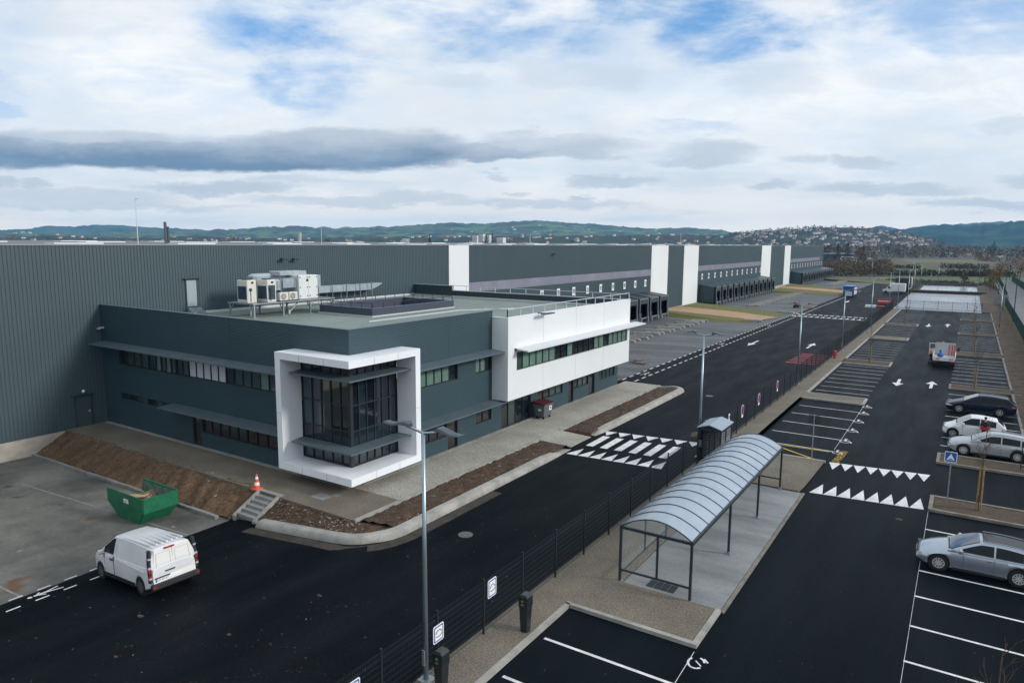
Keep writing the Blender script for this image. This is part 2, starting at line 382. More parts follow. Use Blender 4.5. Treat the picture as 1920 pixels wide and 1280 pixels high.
b = MB()                                          # far plain: one ring sheet out to the horizon
rad = [0, 40, 90, 160, 260, 400, 600, 900, 1400, 2200, 3500, 5000, 7200]
na = 96
for i in range(len(rad)-1):
    for k in range(na):
        a0, a1 = 2*pi*k/na, 2*pi*(k+1)/na
        f = [(rad[i]*cos(a0), rad[i]*sin(a0), -1.6), (rad[i+1]*cos(a0), rad[i+1]*sin(a0), -1.6), (rad[i+1]*cos(a1), rad[i+1]*sin(a1), -1.6), (rad[i]*cos(a1), rad[i]*sin(a1), -1.6)]
        b.face(f if i else f[1:])
plain_m = mat('plain', (.065, .062, .030), .95, col2=(.055, .040, .026), vscale=.004, stretch=(1, 2.6, 1), grain=.3, gscale=.05)
struct('plain_ground', b, plain_m)

b = MB()                                          # access road
for y0, y1 in ((-25, 0), (0, 22.9)):
    b.sheet([(-30.6, y0), (-21, y0), (-21, y1), (-30.6, y1)], gz); b.sheet([(-21, y0), (-12.9, y0), (-12.9, y1), (-21, y1)], 0)
b.sheet([(-23.2, 22.9), (-12.9, 22.9), (-12.9, 60.9), (-23.2, 60.9)], 0)
for y0, y1 in ((60.9, 110), (110, 165.5), (165.5, 226)): b.sheet([(-27.6, y0), (-12.9, y0), (-12.9, y1), (-27.6, y1)], 0)
b.sheet([(-27.6, 226), (4.3, 226), (4.3, 272), (-27.6, 272)], 0); b.sheet([(-22, 272), (4.3, 272), (4.3, 296), (-19, 296)], 0)
struct('access_road', b, asphalt)
b = MB(); b.sheet([(-12.9, -25), (4.05, -25), (4.05, 70), (-12.9, 70)], 0); b.sheet([(-12.9, 70), (4.05, 70), (4.05, 165.5), (-12.9, 165.5)], 0)
struct('parking_lot', b, asphalt_lot)
b = MB()
for x0, x1 in ((-56, -43), (-43, -30.6)):
    for y0, y1 in ((-25, 5), (5, 22.6)): b.sheet([(x0, y0), (x1, y0), (x1, y1), (x0, y1)], gz)
struct('concrete_yard', b, yard_conc)
b = MB()                                          # joints sawn or dirt filled in the yard slab
for p, q in (((-52, 17.2), (-30.7, 18.6)), ((-52, 10.4), (-30.7, 11.4))):
    d = Vector((q[0]-p[0], q[1]-p[1], 0)).normalized(); n = Vector((-d.y, d.x, 0))*.045
    b.face([(p[0]-n.x, p[1]-n.y, gz(*p)+.005), (q[0]-n.x, q[1]-n.y, gz(*q)+.005), (q[0]+n.x, q[1]+n.y, gz(*q)+.005), (p[0]+n.x, p[1]+n.y, gz(*p)+.005)])
struct('yard_joint', b, mat('pale_joint', (.26, .255, .24), .85, var=.3, vscale=2))
b = MB()
for y0, y1 in ((59.4, 130), (130, 210), (210, 330)): b.sheet([(-51.4, y0), (-27.6, y0), (-27.6, y1), (-51.4, y1)], lambda x, y: gz(x, 70))
struct('dock_yard', b, dock_conc)
b = MB()                                          # bay lines and joints across the dock yard
for g0, g1 in ((60, 130), (152, 208), (246, 312)):
    y = g0
    while y < g1:
        b.sheet([(-45, y), (-29.2, y), (-29.2, y+.12), (-45, y+.12)], lambda x, yy: gz(x, 70)+.006); y += 2.42
struct('dock_bay_lines', b, mat('worn_line', (.27, .275, .275), .8, col2=(.17, .172, .174), vscale=.8))

def ext(poly): return [(p.x, p.y) for p in poly]
# grass banks between the dock yards with a sandy path on top
for k, (near, far, pn, pf) in enumerate([
    ([at(1240, 583), at(1340, 598), at(1412, 603)], [at(1475, 587), at(1400, 578), at(1306, 567)], [at(1242, 581), at(1330, 590), at(1424, 600.5)], [at(1458, 595), at(1370, 583.5), at(1262, 573)]),
    ([at(1448, 544.5), at(1520, 549), at(1584, 553)], [at(1584, 541), at(1530, 536), at(1482, 531.5)], [at(1462, 539.5), at(1520, 544), at(1585, 549)], [at(1585, 545), at(1520, 539.5), at(1470, 536.5)])]):
    top = ext(near)+ext(far)
    b = MB()
    foot = [(x, y-(2.2 if i < 3 else -2.2)) for i, (x, y) in enumerate(top)]
    b.face([(x, y, .02) for x, y in top])
    for i in range(6):
        j = (i+1) % 6
        b.face([(*foot[i], gz(foot[i][0], 70)-.05), (*foot[j], gz(foot[j][0], 70)-.05), (*top[j], .02), (*top[i], .02)])
    struct('grass_bank', b, grass)
    b = MB(); b.face([(x, y, .035) for x, y in ext(pn)+ext(pf)]); struct('sand_path', b, sand)
    b = MB()
    for p, q in ((top[2], foot[2]), (top[3], foot[3])):
        d = Vector((q[0]-p[0], q[1]-p[1], 0))
        b.beam((p[0]-1.6, p[1], .12), (p[0]+1.4, p[1]+(.5 if p == top[2] else -.3), .12), .8, .45)
    struct('path_kerb', b, kerb_conc)
b = MB(); b.prism([(-30, 312), (-12, 262), (-18, 262), (-51, 300), (-51, 316)][::-1], -.6, .05); struct('grass_verge', b, mat('dull_grass', (.115, .115, .04), .95, var=.4, vscale=.1))

# pavement along the fence with islands between the parking bays
b = MB()
PAVE = .12
b.box(-12.9, -11.38, -25, 165.5, -.1, PAVE)
b.box(-11.38, -6.68, 21.38, 23.9, -.1, PAVE-.004); b.box(-11.38, -10.40, 23.9, 38.5, -.1, PAVE-.004)
b.prism([(-11.38, 38.5), (-6.72, 38.5), (-6.62, 40), (-6.5, 44.8), (-11.38, 44.8)], -.1, PAVE-.008)
for y0, y1 in ((63.2, 65.8), (110.2, 113.2)): b.box(-11.38, -6.62, y0+.18, y1-.18, -.1, PAVE-.006)
struct('pavement', b, gravel)
b = MB(); b.box(-10.36, -6.55, 23.94, 38.46, -.1, .035); struct('shelter_slab', b, slab_conc)
b = MB()                                          # kerbs of the lot
def kerb(p, q, w=.18, h=.135):
    b.beam((p[0], p[1], h/2-.03), (q[0], q[1], h/2-.03), w, h+.06)
ys = [-25, 21.29]
kx = -11.29
kerb((kx, -25), (kx, 21.29)); kerb((kx-.09, 21.29), (-6.50, 21.29)); kerb((-6.59, 21.38), (-6.59, 23.9)); kerb((kx, 44.89), (kx, 63.11)); kerb((kx+.05, 44.89), (-6.42, 44.89))
for a, c in ((44.9, 63.2), (65.8, 85.0), (88.4, 110.2), (113.2, 131), (134.2, 165.5)):
    kerb((kx, a), (kx, c))
for y0, y1 in ((63.2, 65.8), (85.0, 88.4), (110.2, 113.2), (131, 134.2)):
    kerb((kx+.09, y0+.09), (-6.44, y0+.09)); kerb((kx+.09, y1-.09), (-6.44, y1-.09)); kerb((-6.53, y0+.18), (-6.53, y1-.18))
RI = [(39.4, 41.8), (48.6, 50.9), (75.1, 77.5), (99.1, 101.8), (122.6, 125.2), (146, 148.6)]
struct('lot_kerbs', b, kerb_conc); b = MB()
for y0, y1 in RI:
    kerb((-.62, y0+.09), (6.0, y0+.09)); kerb((-.62, y1-.09), (6.0, y1-.09)); kerb((-.71, y0), (-.71, y1))
for a, c in ((-25, 39.4), (50.9, 75.1), (77.5, 99.1), (101.8, 122.6), (125.2, 146), (148.6, 165.5)): kerb((4.03, a), (4.03, c))
kerb((-6.46, 23.9), (-6.46, 38.5), .14, .05)
struct('island_kerbs', b, mat('weathered_kerb', (.235, .215, .185), .88, col2=(.15, .135, .115), vscale=1.1, grain=.15, gscale=12))
b = MB()
for y0, y1 in ((85.0, 88.4), (131, 134.2)): b.prism([(-11.2, y0+.2), (-6.62, y0+.2), (-6.62, y1-.2), (-11.2, y1-.2)], -.1, .09)
for y0, y1 in RI: b.prism([(-.62, y0+.2), (4.1, y0+.2), (4.1, y1-.2), (-.62, y1-.2)], -.1, .09)
def lumpy(x0, x1, y0, y1, zf, nx, ny, amp, seed=1):
    r = random.Random(seed); h = [[r.gauss(0, amp) for _ in range(nx+1)] for _ in range(ny+1)]
    b.grid(lambda i, j: (x0+(x1-x0)*i/nx, y0+(y1-y0)*j/ny, zf(i/nx, j/ny)+h[j][i]), nx, ny)
lumpy(4.1, 6.3, -25, 170, lambda u, v: .12+.5*u*u, 5, 300, .035)
o = struct('planting_soil', b, mat('island_soil', (.075, .052, .034), .95, col2=(.048, .034, .024), vscale=1.2, grain=.4, gscale=8, bump=.02, bscale=9, spots=[((.13, .10, .07), 1.4, .08)]))
b = MB(); lumpy(6.3, 7.0, -25, 200, lambda u, v: .55-.2*u, 3, 300, .06, 2); struct('rough_grass', b, mat('rough_grass', (.09, .08, .03), .95, col2=(.06, .045, .022), vscale=.8, grain=.3, gscale=6))
b = MB(); b.prism([(2.6, 165.5), (7, 165.5), (8.2, 230), (6, 262), (2.6, 262)], -.2, lambda x, y: .25+.2*sin(y*.3)); struct('bare_earth', b, mat('bare_earth', (.085, .058, .038), .95, col2=(.05, .033, .022), vscale=.25, grain=.3, gscale=3))

# walkway round the office, planting beds and their kerb
b = MB()
b.prism([(-51.4, 22.75), (-23.35, 22.4), (-23.35, 25.6), (-51.4, 25.6)], -1.3, .12)
struct('office_walkway', b, gravel); b = MB()  # side in shade: tan gravel, its darker tone carries the shade too
b.prism([(-26.7, 25.6), (-23.3, 25.6), (-23.25, 61.0), (-26.7, 61.0)], -.3, .116)
b.prism([(-23.25, 39.1), (-20.75, 39.1), (-20.75, 42.0), (-23.25, 42.0)], -.2, lambda x, y: .116 if x < -22 else .02)
struct('office_walkway', b, gravel2)
b = MB()                                          # trim slabs on the walkway edges
b.beam((-23.30, 22.42, .08), (-23.20, 39.1, .08), .14, .16); b.beam((-23.20, 42.0, .08), (-23.2, 60.9, .08), .14, .16)
b.box(-26.7, -26.45, 26.2, 59.1, .0, .145); b.box(-51.3, -26.7, 25.3, 25.6, .0, .14)
struct('walkway_edging', b, kerb_conc)
b = MB()
for x, y, w, d in ((-27.0, 23.75, .95, .7), (-26.5, 24.25, .4, .35)): b.box(x-w/2, x+w/2, y-d/2, y+d/2, .10, .126)
struct('cover_plates', b, grey_conc)
b = MB()
def bed(x0, x1, y0, y1, zi, zo, nx, ny, seed, dj):
    r = random.Random(seed); h = [[r.gauss(0, .035) for _ in range(nx+1)] for _ in range(ny+1)]
    b.grid(lambda i, j: (x0(j/ny)+(x1(j/ny)-x0(j/ny))*i/nx, y0+(y1-y0)*j/ny, zi+(zo-zi)*i/nx+.05*sin(pi*i/nx)+h[j][i] if j != dj*ny else -.12), nx, ny)
bed(lambda t: -23.25, lambda t: -20.8, 22.75, 38.9, .03, .22, 9, 60, 3, 1)
bed(lambda t: -23.2, lambda t: -20.9, 42.1, 60.4, .03, .22, 9, 70, 4, 0)
r = random.Random(5)
def bedz(x): return max(gz(x, 10), -1.0)+.20
nx, ny = 44, 8
h = [[r.gauss(0, .035) for _ in range(nx+1)] for _ in range(ny+1)]
def bp(i, j):
    t = i/nx; x = -29.0+(8.2)*t; v = j/ny
    yk = 21.15 if x < -22.6 else 21.15+1.9*(1-sqrt(max(0, 1-((x+22.6)/1.9)**2)))
    yw = 22.45 if x < -23.3 else 22.45+(x+23.3)*.5
    yw = max(yw, yk+.05)
    return (x, yk+(yw-yk)*v, bedz(x)+( .03-bedz(x))*(v**1.2) + h[j][i])
b.grid(bp, nx, ny)
struct('planting_bed_soil', b, soil)
b = MB(); r = random.Random(41)                   # clods and stones on the beds
def stone(x, y, z, q):
    c = [(x+q*r.gauss(0, 1), y+q*r.gauss(0, 1), z+q*abs(r.gauss(.5, .5))) for _ in range(5)]
    for f in ((0, 1, 2), (0, 2, 3), (0, 3, 4), (1, 2, 4), (2, 3, 4), (0, 1, 4)): b.face([c[k] for k in f])
for _ in range(520): b.mi = r.choice((0, 0, 0, 0, 1)); y = r.uniform(23.5, 38.8); u = r.random(); stone(-23.2+2.35*u, y, .06+.2*u, r.uniform(.015, .05))
for _ in range(560): b.mi = r.choice((0, 0, 0, 0, 1)); y = r.uniform(42.2, 60.3); u = r.random(); stone(-23.1+2.2*u, y, .06+.2*u, r.uniform(.015, .05))
for _ in range(650): b.mi = r.choice((0, 0, 1)); x = r.uniform(-28.6, -22.0); v = r.random(); stone(x, 21.2+1.2*v, (max(gz(x, 10), -1)+.22)*(1-v)+.06*v, r.uniform(.012, .045))
for _ in range(420): b.mi = r.choice((0, 0, 0, 0, 0, 0, 1)); x = r.uniform(-51, -30.6); v = r.random(); stone(x, 20.85+1.9*v, (gz(x, 10)+.14)*(1-v)+.15*v, r.uniform(.015, .055))
o = b.build('clods_and_stones', [mat('clod', (.085, .05, .03), .95), mat('pale_stone', (.27, .245, .205), .9)], None); o['kind'] = 'stuff'
b = MB()                                          # embankment down to the yard
r = random.Random(8); nx, ny = 110, 10
h = [[r.gauss(0, .028) for _ in range(nx+1)] for _ in range(ny+1)]
b.grid(lambda i, j: (-51.4+20.95*i/nx, 20.75+2.05*j/ny+.12*sin(i*.37), (gz(-51.4+20.95*i/nx, 10)+.10)*(1-j/ny)+.13*(j/ny)+h[j][i]+.07*sin(i*.9+j*.7)*sin(pi*j/ny)), nx, ny)
struct('soil_embankment', b, soil_bank)
b = MB()                                          # low kerb at its foot
n = 26
for i in range(n):
    xa, xb = -51.4+20.1*i/n, -51.4+20.1*(i+1)/n-.02; jy = r.gauss(0, .015)
    b.beam((xa, 20.62+jy, gz(xa, 10)+.05), (xb, 20.62+jy, gz(xb, 10)+.05), .2, .22)
struct('yard_kerb', b, grey_conc)
# big rounded kerb of the beds
def kerb_path(pts, w, hgt, name):
    b = MB(); rings = []
    for i, p in enumerate(pts):
        q = pts[min(i+1, len(pts)-1)]; o_ = pts[max(i-1, 0)]
        d = Vector((q[0]-o_[0], q[1]-o_[1], 0)).normalized(); nn = Vector((-d.y, d.x, 0)); z = gz(p[0], p[1] if p[1] > 23 else 10)
        hh = hgt*p[2] if len(p) > 2 else hgt
        prof = [(-w/2, -.12), (-w/2, hh), (w*.12, hh), (w*.30, hh*.86), (w/2, .06), (w/2, -.12)]
        rings.append([(p[0]-nn.x*a, p[1]-nn.y*a, z+c) for a, c in prof])
    b.loft(rings, True, True); return shade_auto(struct(name, b, kerb_conc), 50)
path = [(-28.2, 20.85), (-26, 20.85), (-24, 20.85), (-22.6, 20.88)]
for k in range(1, 9):
    a = -pi/2+pi/2*k/8; path.append((-22.6+1.92*cos(a), 22.8+1.92*sin(a)))
path += [(-20.68, y) for y in (24.5, 28, 32, 35.5)]+[(-20.7, 36.6, .75), (-20.75, 37.6, .25), (-20.8, 38.6, .02)]
kerb_path(path, .55, .30, 'bed_kerb')
path = [(-20.95, 42.4, .05), (-20.85, 43.2, .4), (-20.78, 44, .95)]+[(-20.75, y) for y in (47, 51, 55, 58.5)]
for k in range(1, 7):
    a = pi/2*k/6; path.append((-21.75+1.0*cos(a), 59.6+1.0*sin(a)))
path += [(-22.6, 60.65, .5), (-23.3, 60.75, .1)]
kerb_path(path, .55, .30, 'bed_kerb')

# ------------------------------------------------------------------ painted markings
b = MB()
def stripe(p, q, w, z=.008):
    d = Vector((q[0]-p[0], q[1]-p[1], 0)).normalized(); n = Vector((-d.y, d.x, 0))*(w/2)
    b.face([(p[0]-n.x, p[1]-n.y, gz(*p)+z), (q[0]-n.x, q[1]-n.y, gz(*q)+z), (q[0]+n.x, q[1]+n.y, gz(*q)+z), (p[0]+n.x, p[1]+n.y, gz(*p)+z)])
for k in range(8): stripe((-.77, 36.73-2.5*k), (3.92, 36.73-2.5*k), .11)
stripe((-.72, 8), (-.78, 39.3), .012)
for k in range(10): stripe((-.72, 72.7-2.42*k), (3.92, 72.7-2.42*k), .10)
for a in (79.4, 103.7, 127.1):
    for k in range(8): stripe((-.7, a+2.42*k), (3.92, a+2.42*k), .10)
for k in range(6): stripe((-.7, 150.4+2.42*k), (3.92, 150.4+2.42*k), .10)
for k in range(5): stripe((-10.95, 18.99-2.5*k), (-6.45, 18.99-2.5*k), .12)
for y in (60.4, 57.35, 54.2, 50.95): stripe((-10.9, y), (-6.4, y), .10)
stripe((-11.0, 47.75), (-6.45, 47.75), .10)
for a in (67.9, 90.6, 115.4):
    for k in range(8): stripe((-10.95, a+2.32*k), (-6.55, a+2.32*k), .09)
for k in range(12): stripe((-10.95, 136.5+2.42*k), (-6.55, 136.5+2.42*k), .09)
stripe((-6.42, 48.2), (-6.42, 63.0), .02); stripe((-6.35, 15.5), (-6.5, 21.0), .02)
# sawtooth hump lines and the crossing
def teeth(x0, y0, x1, y1, n, ht, wd=.92):
    for k in range(n):
        t0 = k/n; t1 = (k+wd)/n; tm = (t0+t1)/2+.12/n
        p = (x0+(x1-x0)*t0, y0+(y1-y0)*t0); q = (x0+(x1-x0)*t1, y0+(y1-y0)*t1); m_ = (x0+(x1-x0)*tm, y0+(y1-y0)*tm+ht)
        b.face([(*p, .010), (*q, .010), (*m_, .010)] if ht > 0 else [(*p, .010), (*m_, .010), (*q, .010)])
teeth(-20.35, 37.7, -14.2, 38.15, 8, 1.55); teeth(-21.6, 43.85, -13.9, 44.85, 8, -1.1)
for k in range(6): 
    x = -20.15+.98*k; b.face([(x, 40.0+.04*k, .010), (x+.5, 40.03+.04*k, .010), (x+.46, 42.75+.06*k, .010), (x-.04, 42.72+.06*k, .010)])
teeth(-6.25, 38.9, -.95, 39.5, 8, 1.75, .97); teeth(-6.25, 45.2, -.95, 45.9, 8, -1.5, .97)
teeth(-27.3, 137.0, -13.2, 136.0, 14, 2.0, .9)
for k in range(14): b.face([(-27.2+1.0*k, 141.2-.07*k, .010), (-26.5+1.0*k, 141.15-.07*k, .010), (-26.5+1.0*k, 142.2-.07*k, .010), (-27.2+1.0*k, 142.25-.07*k, .010)])
for xx in (-27.45, -26.15):                       # pedestrian lane dashes along the dock yard
    y = 62.0
    while y < 165: stripe((xx, y), (xx, y+.95), .17, .009); y += 1.75
stripe((-26.1, 137), (-26.1, 226), .12, .009)
for x0, ph in ((-30.70, 12.02), (-29.62, 11.51)):  # and the near lane beside the yard
    for k in range(-4, 6): stripe((x0, ph+1.02*k), (x0, ph+1.02*k+.5), .085, .010)
def arrow(x, y, hl, hw, sgn):
    pts = [(-.26, -1.0), (.26, -1.0), (.26, .15), (1, .15), (0, 1.0), (-1, .15), (-.26, .15)]
    b.face([(x+px*hw*sgn, y+py*hl*sgn, .010) for px, py in pts])
arrow(-4.95, 76.1, 2.0, .5, -1); arrow(-2.2, 76.7, 2.0, .5, 1); arrow(-5.05, 134.5, 2.6, .5, -1); arrow(-2.4, 136.4, 2.6, .5, 1)
arrow(-23.6, 95.7, 2.8, .5, -1); arrow(-16.7, 97.7, 2.8, .5, 1); arrow(-23.5, 180, 3.0, .6, -1)
def ped(cx, cy, s, rot, ky=1.55):                          # walking figure
    c_, s_ = cos(rot), sin(rot)
    def T(px, py):
        py *= ky; return (cx+s*(px*c_-py*s_), cy+s*(px*s_+py*c_))
    def bar(p, q, w):
        p, q = T(*p), T(*q); stripe(p, q, w*s, .011)
    hp = [T(.15*cos(t*pi/4), .93+.12*sin(t*pi/4)) for t in range(8)]
    b.face([(x, y, gz(x, y)+.011) for x, y in hp])
    bar((0, .76), (0, .22), .17); bar((0, .3), (-.26, -.5), .11); bar((0, .3), (.3, -.42), .11); bar((0, .66), (-.34, .32), .09); bar((0, .66), (.32, .42), .09)
ped(-30.14, 12.28, .70, radians(178), 1.15)
for yy in (66, 92, 118): ped(-26.8, yy, .8, 0)
def evmark(cx, cy, s):                            # small charging emblem: ring, plug prongs, flash
    for k in range(10):
        if k in (2, 3): continue
        a0, a1 = 2*pi*k/12+.4, 2*pi*(k+1)/12+.4
        stripe((cx+.26*s*cos(a0), cy+.34*s*sin(a0)), (cx+.26*s*cos(a1), cy+.34*s*sin(a1)), .075*s, .010)
    stripe((cx+.16*s, cy+.34*s), (cx+.34*s, cy+.18*s), .07*s, .012); stripe((cx-.05*s, cy+.1*s), (cx+.2*s, cy-.12*s), .05*s, .012)
evmark(-6.25, 20.45, .95); evmark(-6.25, 18.2, .95); evmark(-6.25, 15.7, .95)
def wheelchair(cx, cy, s):
    hp = [(cx+.11*s*cos(t*pi/4), cy+.6*s+.11*s*sin(t*pi/4), .011) for t in range(8)]; b.face(hp)
    stripe((cx, cy+.45*s), (cx, cy), .12*s, .010); stripe((cx, cy+.02), (cx+.34*s, cy), .1*s, .012); stripe((cx+.34*s, cy), (cx+.46*s, cy-.36*s), .1*s, .010); stripe((cx, cy+.28*s), (cx+.28*s, cy+.28*s), .08*s, .012)
    for k in range(9):
        a0, a1 = radians(110+25*k), radians(135+25*k)
        stripe((cx+.02+.32*s*cos(a0), cy-.14*s+.32*s*sin(a0)), (cx+.02+.32*s*cos(a1), cy-.14*s+.32*s*sin(a1)), .075*s, .010)
for y in (60.4, 57.35, 54.2, 50.95): wheelchair(-6.15, y-.15, .95)
wheelchair(-6.2, 62.9, .9); wheelchair(-6.2, 47.7, .8)
struct('road_markings', b, white_paint)
b = MB()
for k in range(6):
    y = 82.1+1.45*k; b.face([(-16.6+.06*k, y, .009), (-13.3, y+.02, .009), (-13.3, y+.55, .009), (-16.6+.06*k, y+.53, .009)])
struct('red_hatching', b, red_paint)
b = MB()
stripe((-10.6, 47.4), (-6.6, 47.55), .14, .012); stripe((-10.2, 47.3), (-6.9, 45.15), .14, .014); stripe((-10.6, 45.15), (-6.7, 45.15), .12, .010)
o = struct('yellow_marking', b, yellow_paint)
o = text_mesh('LIVRAISON', .62, 'yellow_lettering', yellow_paint, None, frame_mtx((-5.85, 46.75, .009), (.06, 1, 0), (-1, .06, 0)), thick=.0); o['kind'] = 'structure'
b = MB()
for c, rr in (((-18.18, 24.26), .34), ((-18.16, 59.6), .34), ((-15.5, 51), .3)):
    b.cyl((*c, -.02), (*c, .012), rr, rr, 20)
struct('manhole_covers', b, mat('manhole', (.10, .10, .10), .7, grain=.4, gscale=25))
b = MB()                                          # sandy stains of mud left on the asphalt
r = random.Random(21)
def stain(x, y, rx, ry, n=14):
    b.face([(x+rx*cos(2*pi*k/n)*r.uniform(.7, 1.1), y+ry*sin(2*pi*k/n)*r.uniform(.7, 1.1), gz(x, y)+.006) for k in range(n)])
stain(-14.9, 46.9, .55, 1.0); stain(-24.0, 12.6, .22, .10); stain(-19.9, 13.3, .10, .07); stain(-21.9, 10.6, .11, .06); stain(-19.4, 16.8, .14, .06); stain(-1.9, 37.4, .2, .17)
struct('mud_stains', b, mat('mud', (.065, .045, .030), .9, var=.4, vscale=6))
b = MB()                                          # dirt washed along the foot of the kerb
b.grid(lambda i, j: (lambda p, t: (p[0]-.02+t[0]*j*.32, p[1]+t[1]*j*.32, gz(p[0], p[1] if p[1] > 23 else 10)+.005))(([(-28.4+.62*k, 20.55) for k in range(10)]+[(-22.2+1.7*sin(a*pi/20), 22.3-1.8*cos(a*pi/20)) for a in range(1, 10)]+[(-20.38, 22.6+.7*k) for k in range(11)])[i], ([(0, -1)]*10+[(sin(a*pi/20), -cos(a*pi/20)) for a in range(1, 10)]+[(1, 0)]*11)[i]), 29, 2)
struct('kerb_dirt', b, mat('kerb_dirt', (.055, .043, .030), .9, col2=(.02, .02, .02), vscale=1.5, grain=.3, gscale=9))
b = MB(); r = random.Random(55)                   # leaves, grit and splashes blown over the tarmac
def speck(x, y, q):
    a = r.uniform(0, pi); z = gz(x, y)+.007; c, s_ = cos(a)*q, sin(a)*q; w = r.uniform(.3, .8)
    b.face([(x-c, y-s_, z), (x+s_*w, y-c*w, z), (x+c, y+s_, z), (x-s_*w, y+c*w, z)])
for _ in range(900):
    b.mi = r.choice((0, 0, 0, 0, 1, 1, 0, 0, 2)); x = r.uniform(-29.5, -13); y = 3+28*r.random()**1.3; speck(x, y, r.choice((.012, .018, .018, .03, .05)))
for _ in range(14):                               # drifts along tyre tracks
    x0, y0, a = r.uniform(-26, -14), r.uniform(8, 24), r.uniform(.2, .9)
    for _ in range(28): t_ = r.gauss(0, 1.0); b.mi = r.choice((0, 1)); speck(x0+t_*cos(a), y0+t_*sin(a)+r.gauss(0, .06), r.uniform(.008, .03))
for _ in range(420): b.mi = r.choice((0, 0, 0, 1)); speck(r.uniform(-11, 3.8), r.uniform(8, 60), r.choice((.012, .02, .035)))
for _ in range(260): b.mi = r.choice((0, 1, 2)); x = r.uniform(-50, -30.8); y = r.uniform(3, 20.3); speck(x, y, r.choice((.02, .03, .06)))
o = b.build('grit_and_leaves', [mat('grit', (.055, .050, .044), .9), mat('dry_leaf', (.10, .062, .032), .9), mat('pale_grit', (.20, .20, .20), .9)], None); o['kind'] = 'stuff'
# gratings in the shelter slab
b = MB()
for k in range(4):
    for j in range(2): b.box(-9.5+.28*k, -9.5+.28*k+.25, 24.25+.32*j, 24.25+.32*j+.28, .036, .048)
struct('drain_grate', b, mat('grate', (.012, .018, .026), .5))

# wet slab and the lined basin beyond the lot
b = MB(); b.sheet([(-12.9, 165.5), (2.6, 165.5), (2.6, 226), (-13.3, 226)], .02); struct('wet_slab', b, wet_conc)
b = MB(); b.prism([(-13.3, 226), (3.2, 226), (3.2, 230), (-12.3, 230)], -.1, .7); b.prism([(2.4, 230), (4.2, 230), (4.2, 270), (2.2, 270)], -.1, .5); b.prism([(-13.2, 230), (-12.2, 230), (-12.4, 270), (-13.2, 270)], -.1, .4); b.prism([(-13.2, 270), (4.2, 270), (4.2, 273), (-13.2, 273)], -.1, .4)
struct('basin_berm', b, mat('berm', (.055, .04, .03), .95, var=.4, vscale=.5))
b = MB(); b.sheet([(-12.2, 230), (2.4, 230), (2.2, 270), (-12.4, 270)], .12); struct('basin_water', b, mat('basin_water', (.50, .54, .58), .12, spec=.9, col2=(.40, .44, .48), vscale=.2))
b = MB(); b.sheet([(7.3, -25), (16, -25), (15.6, 150), (13.6, 330), (8.7, 330), (7.6, 200)], .02); struct('side_road', b, mat('old_asphalt', (.15, .16, .165), .75, col2=(.115, .12, .125), vscale=.2, stretch=(1, .3, 1), grain=.2, gscale=4))
b = MB()
for y0 in range(-20, 330, 8): b.beam((7.15+.9*max(0, y0-150)/180, y0, .1), (7.15+.9*max(0, y0-142)/180, y0+7.95, .1), .22, .3)
struct('side_kerb', b, kerb_conc)
# ------------------------------------------------------------------ warehouse
WX = -51.4; WT = 12.76
wh = thing('warehouse', (WX, 140, -1.2), 'huge grey ribbed warehouse with white vertical panels and rows of loading docks', 'warehouse')
def ribs(b, y0, y1, z0, z1, x, pitch=.30, dep=.045):
    n = int((y1-y0)/pitch); pr = []
    for i in range(n):
        y = y0+i*pitch
        pr += [(y, 0), (y+pitch*.60, 0), (y+pitch*.68, -dep), (y+pitch*.92, -dep)]
    pr.append((y1, 0))
    i0 = len(b.v); b.v += [(x+d, y, z0) for y, d in pr]+[(x+d, y, z1) for y, d in pr]; m = len(pr)
    for k in range(m-1): b.f.append((i0+k, i0+k+1, i0+m+k+1, i0+m+k)); b.m.append(b.mi)
b = MB(); ribs(b, -60, 315, .04, WT-.05, WX, .24, .032)
for x0, x1 in ((-200, WX),): b.face([(x0, 315, -.6), (x1, 315, -.6), (x1, 315, WT-.05), (x0, 315, WT-.05)])
b.build('wall', clad, wh)
b = MB(); b.box(WX-.3, WX+.06, -60, 315, -1.6, .05); b.build('plinth', plinth_conc, wh)
b = MB(); b.box(WX-.35, WX+.05, -60, 315.1, WT-.06, WT+.03); b.box(WX-.03, WX+.03, 69.3, 128, 7.0, 7.06); b.box(WX-.03, WX+.03, 155.7, 212.6, 7.0, 7.06); b.box(WX-.03, WX+.03, 251.6, 307, 7.0, 7.06)
b.build('coping', mat('coping', (.22, .26, .28), .45, metal=.3), wh)
for y0, y1 in ((65.4, 69.3), (128.0, 136.8), (146.2, 155.7), (212.6, 223.7), (242.7, 251.6)):
    b = MB(); b.box(WX-.02, WX+.07, y0, y1, .0, WT-.02); b.build('white_panel', white_clad, wh)
for y0, y1 in ((69.35, 127.95), (155.75, 212.55), (251.7, 307.2)):
    b = MB(); ribs(b, y0, y1, 7.08, 8.2, WX+.035, .3, .03)
    for k in range(1, int((y1-y0)/14)): b.box(WX+.03, WX+.06, y0+14*k, y0+14*k+.25, 7.08, 8.2)
    b.build('translucent_band', trans_band, wh)
roof = MB()
RZ = [(-51.75, 12.58), (-90, 12.90), (-130, 12.60), (-170, 12.88), (-200, 12.6)]
for (xa, za), (xb, zb) in zip(RZ[:-1], RZ[1:]): roof.face([(xa, -60, za), (xa, 315, za), (xb, 315, zb), (xb, -60, zb)])
roofo = roof.build('roof', roof_wh, wh)
r = random.Random(3)
def roofz(x):
    for (xa, za), (xb, zb) in zip(RZ[:-1], RZ[1:]):
        if xb <= x <= xa: return za+(zb-za)*(xa-x)/(xa-xb)
    return 12.6
k = 0
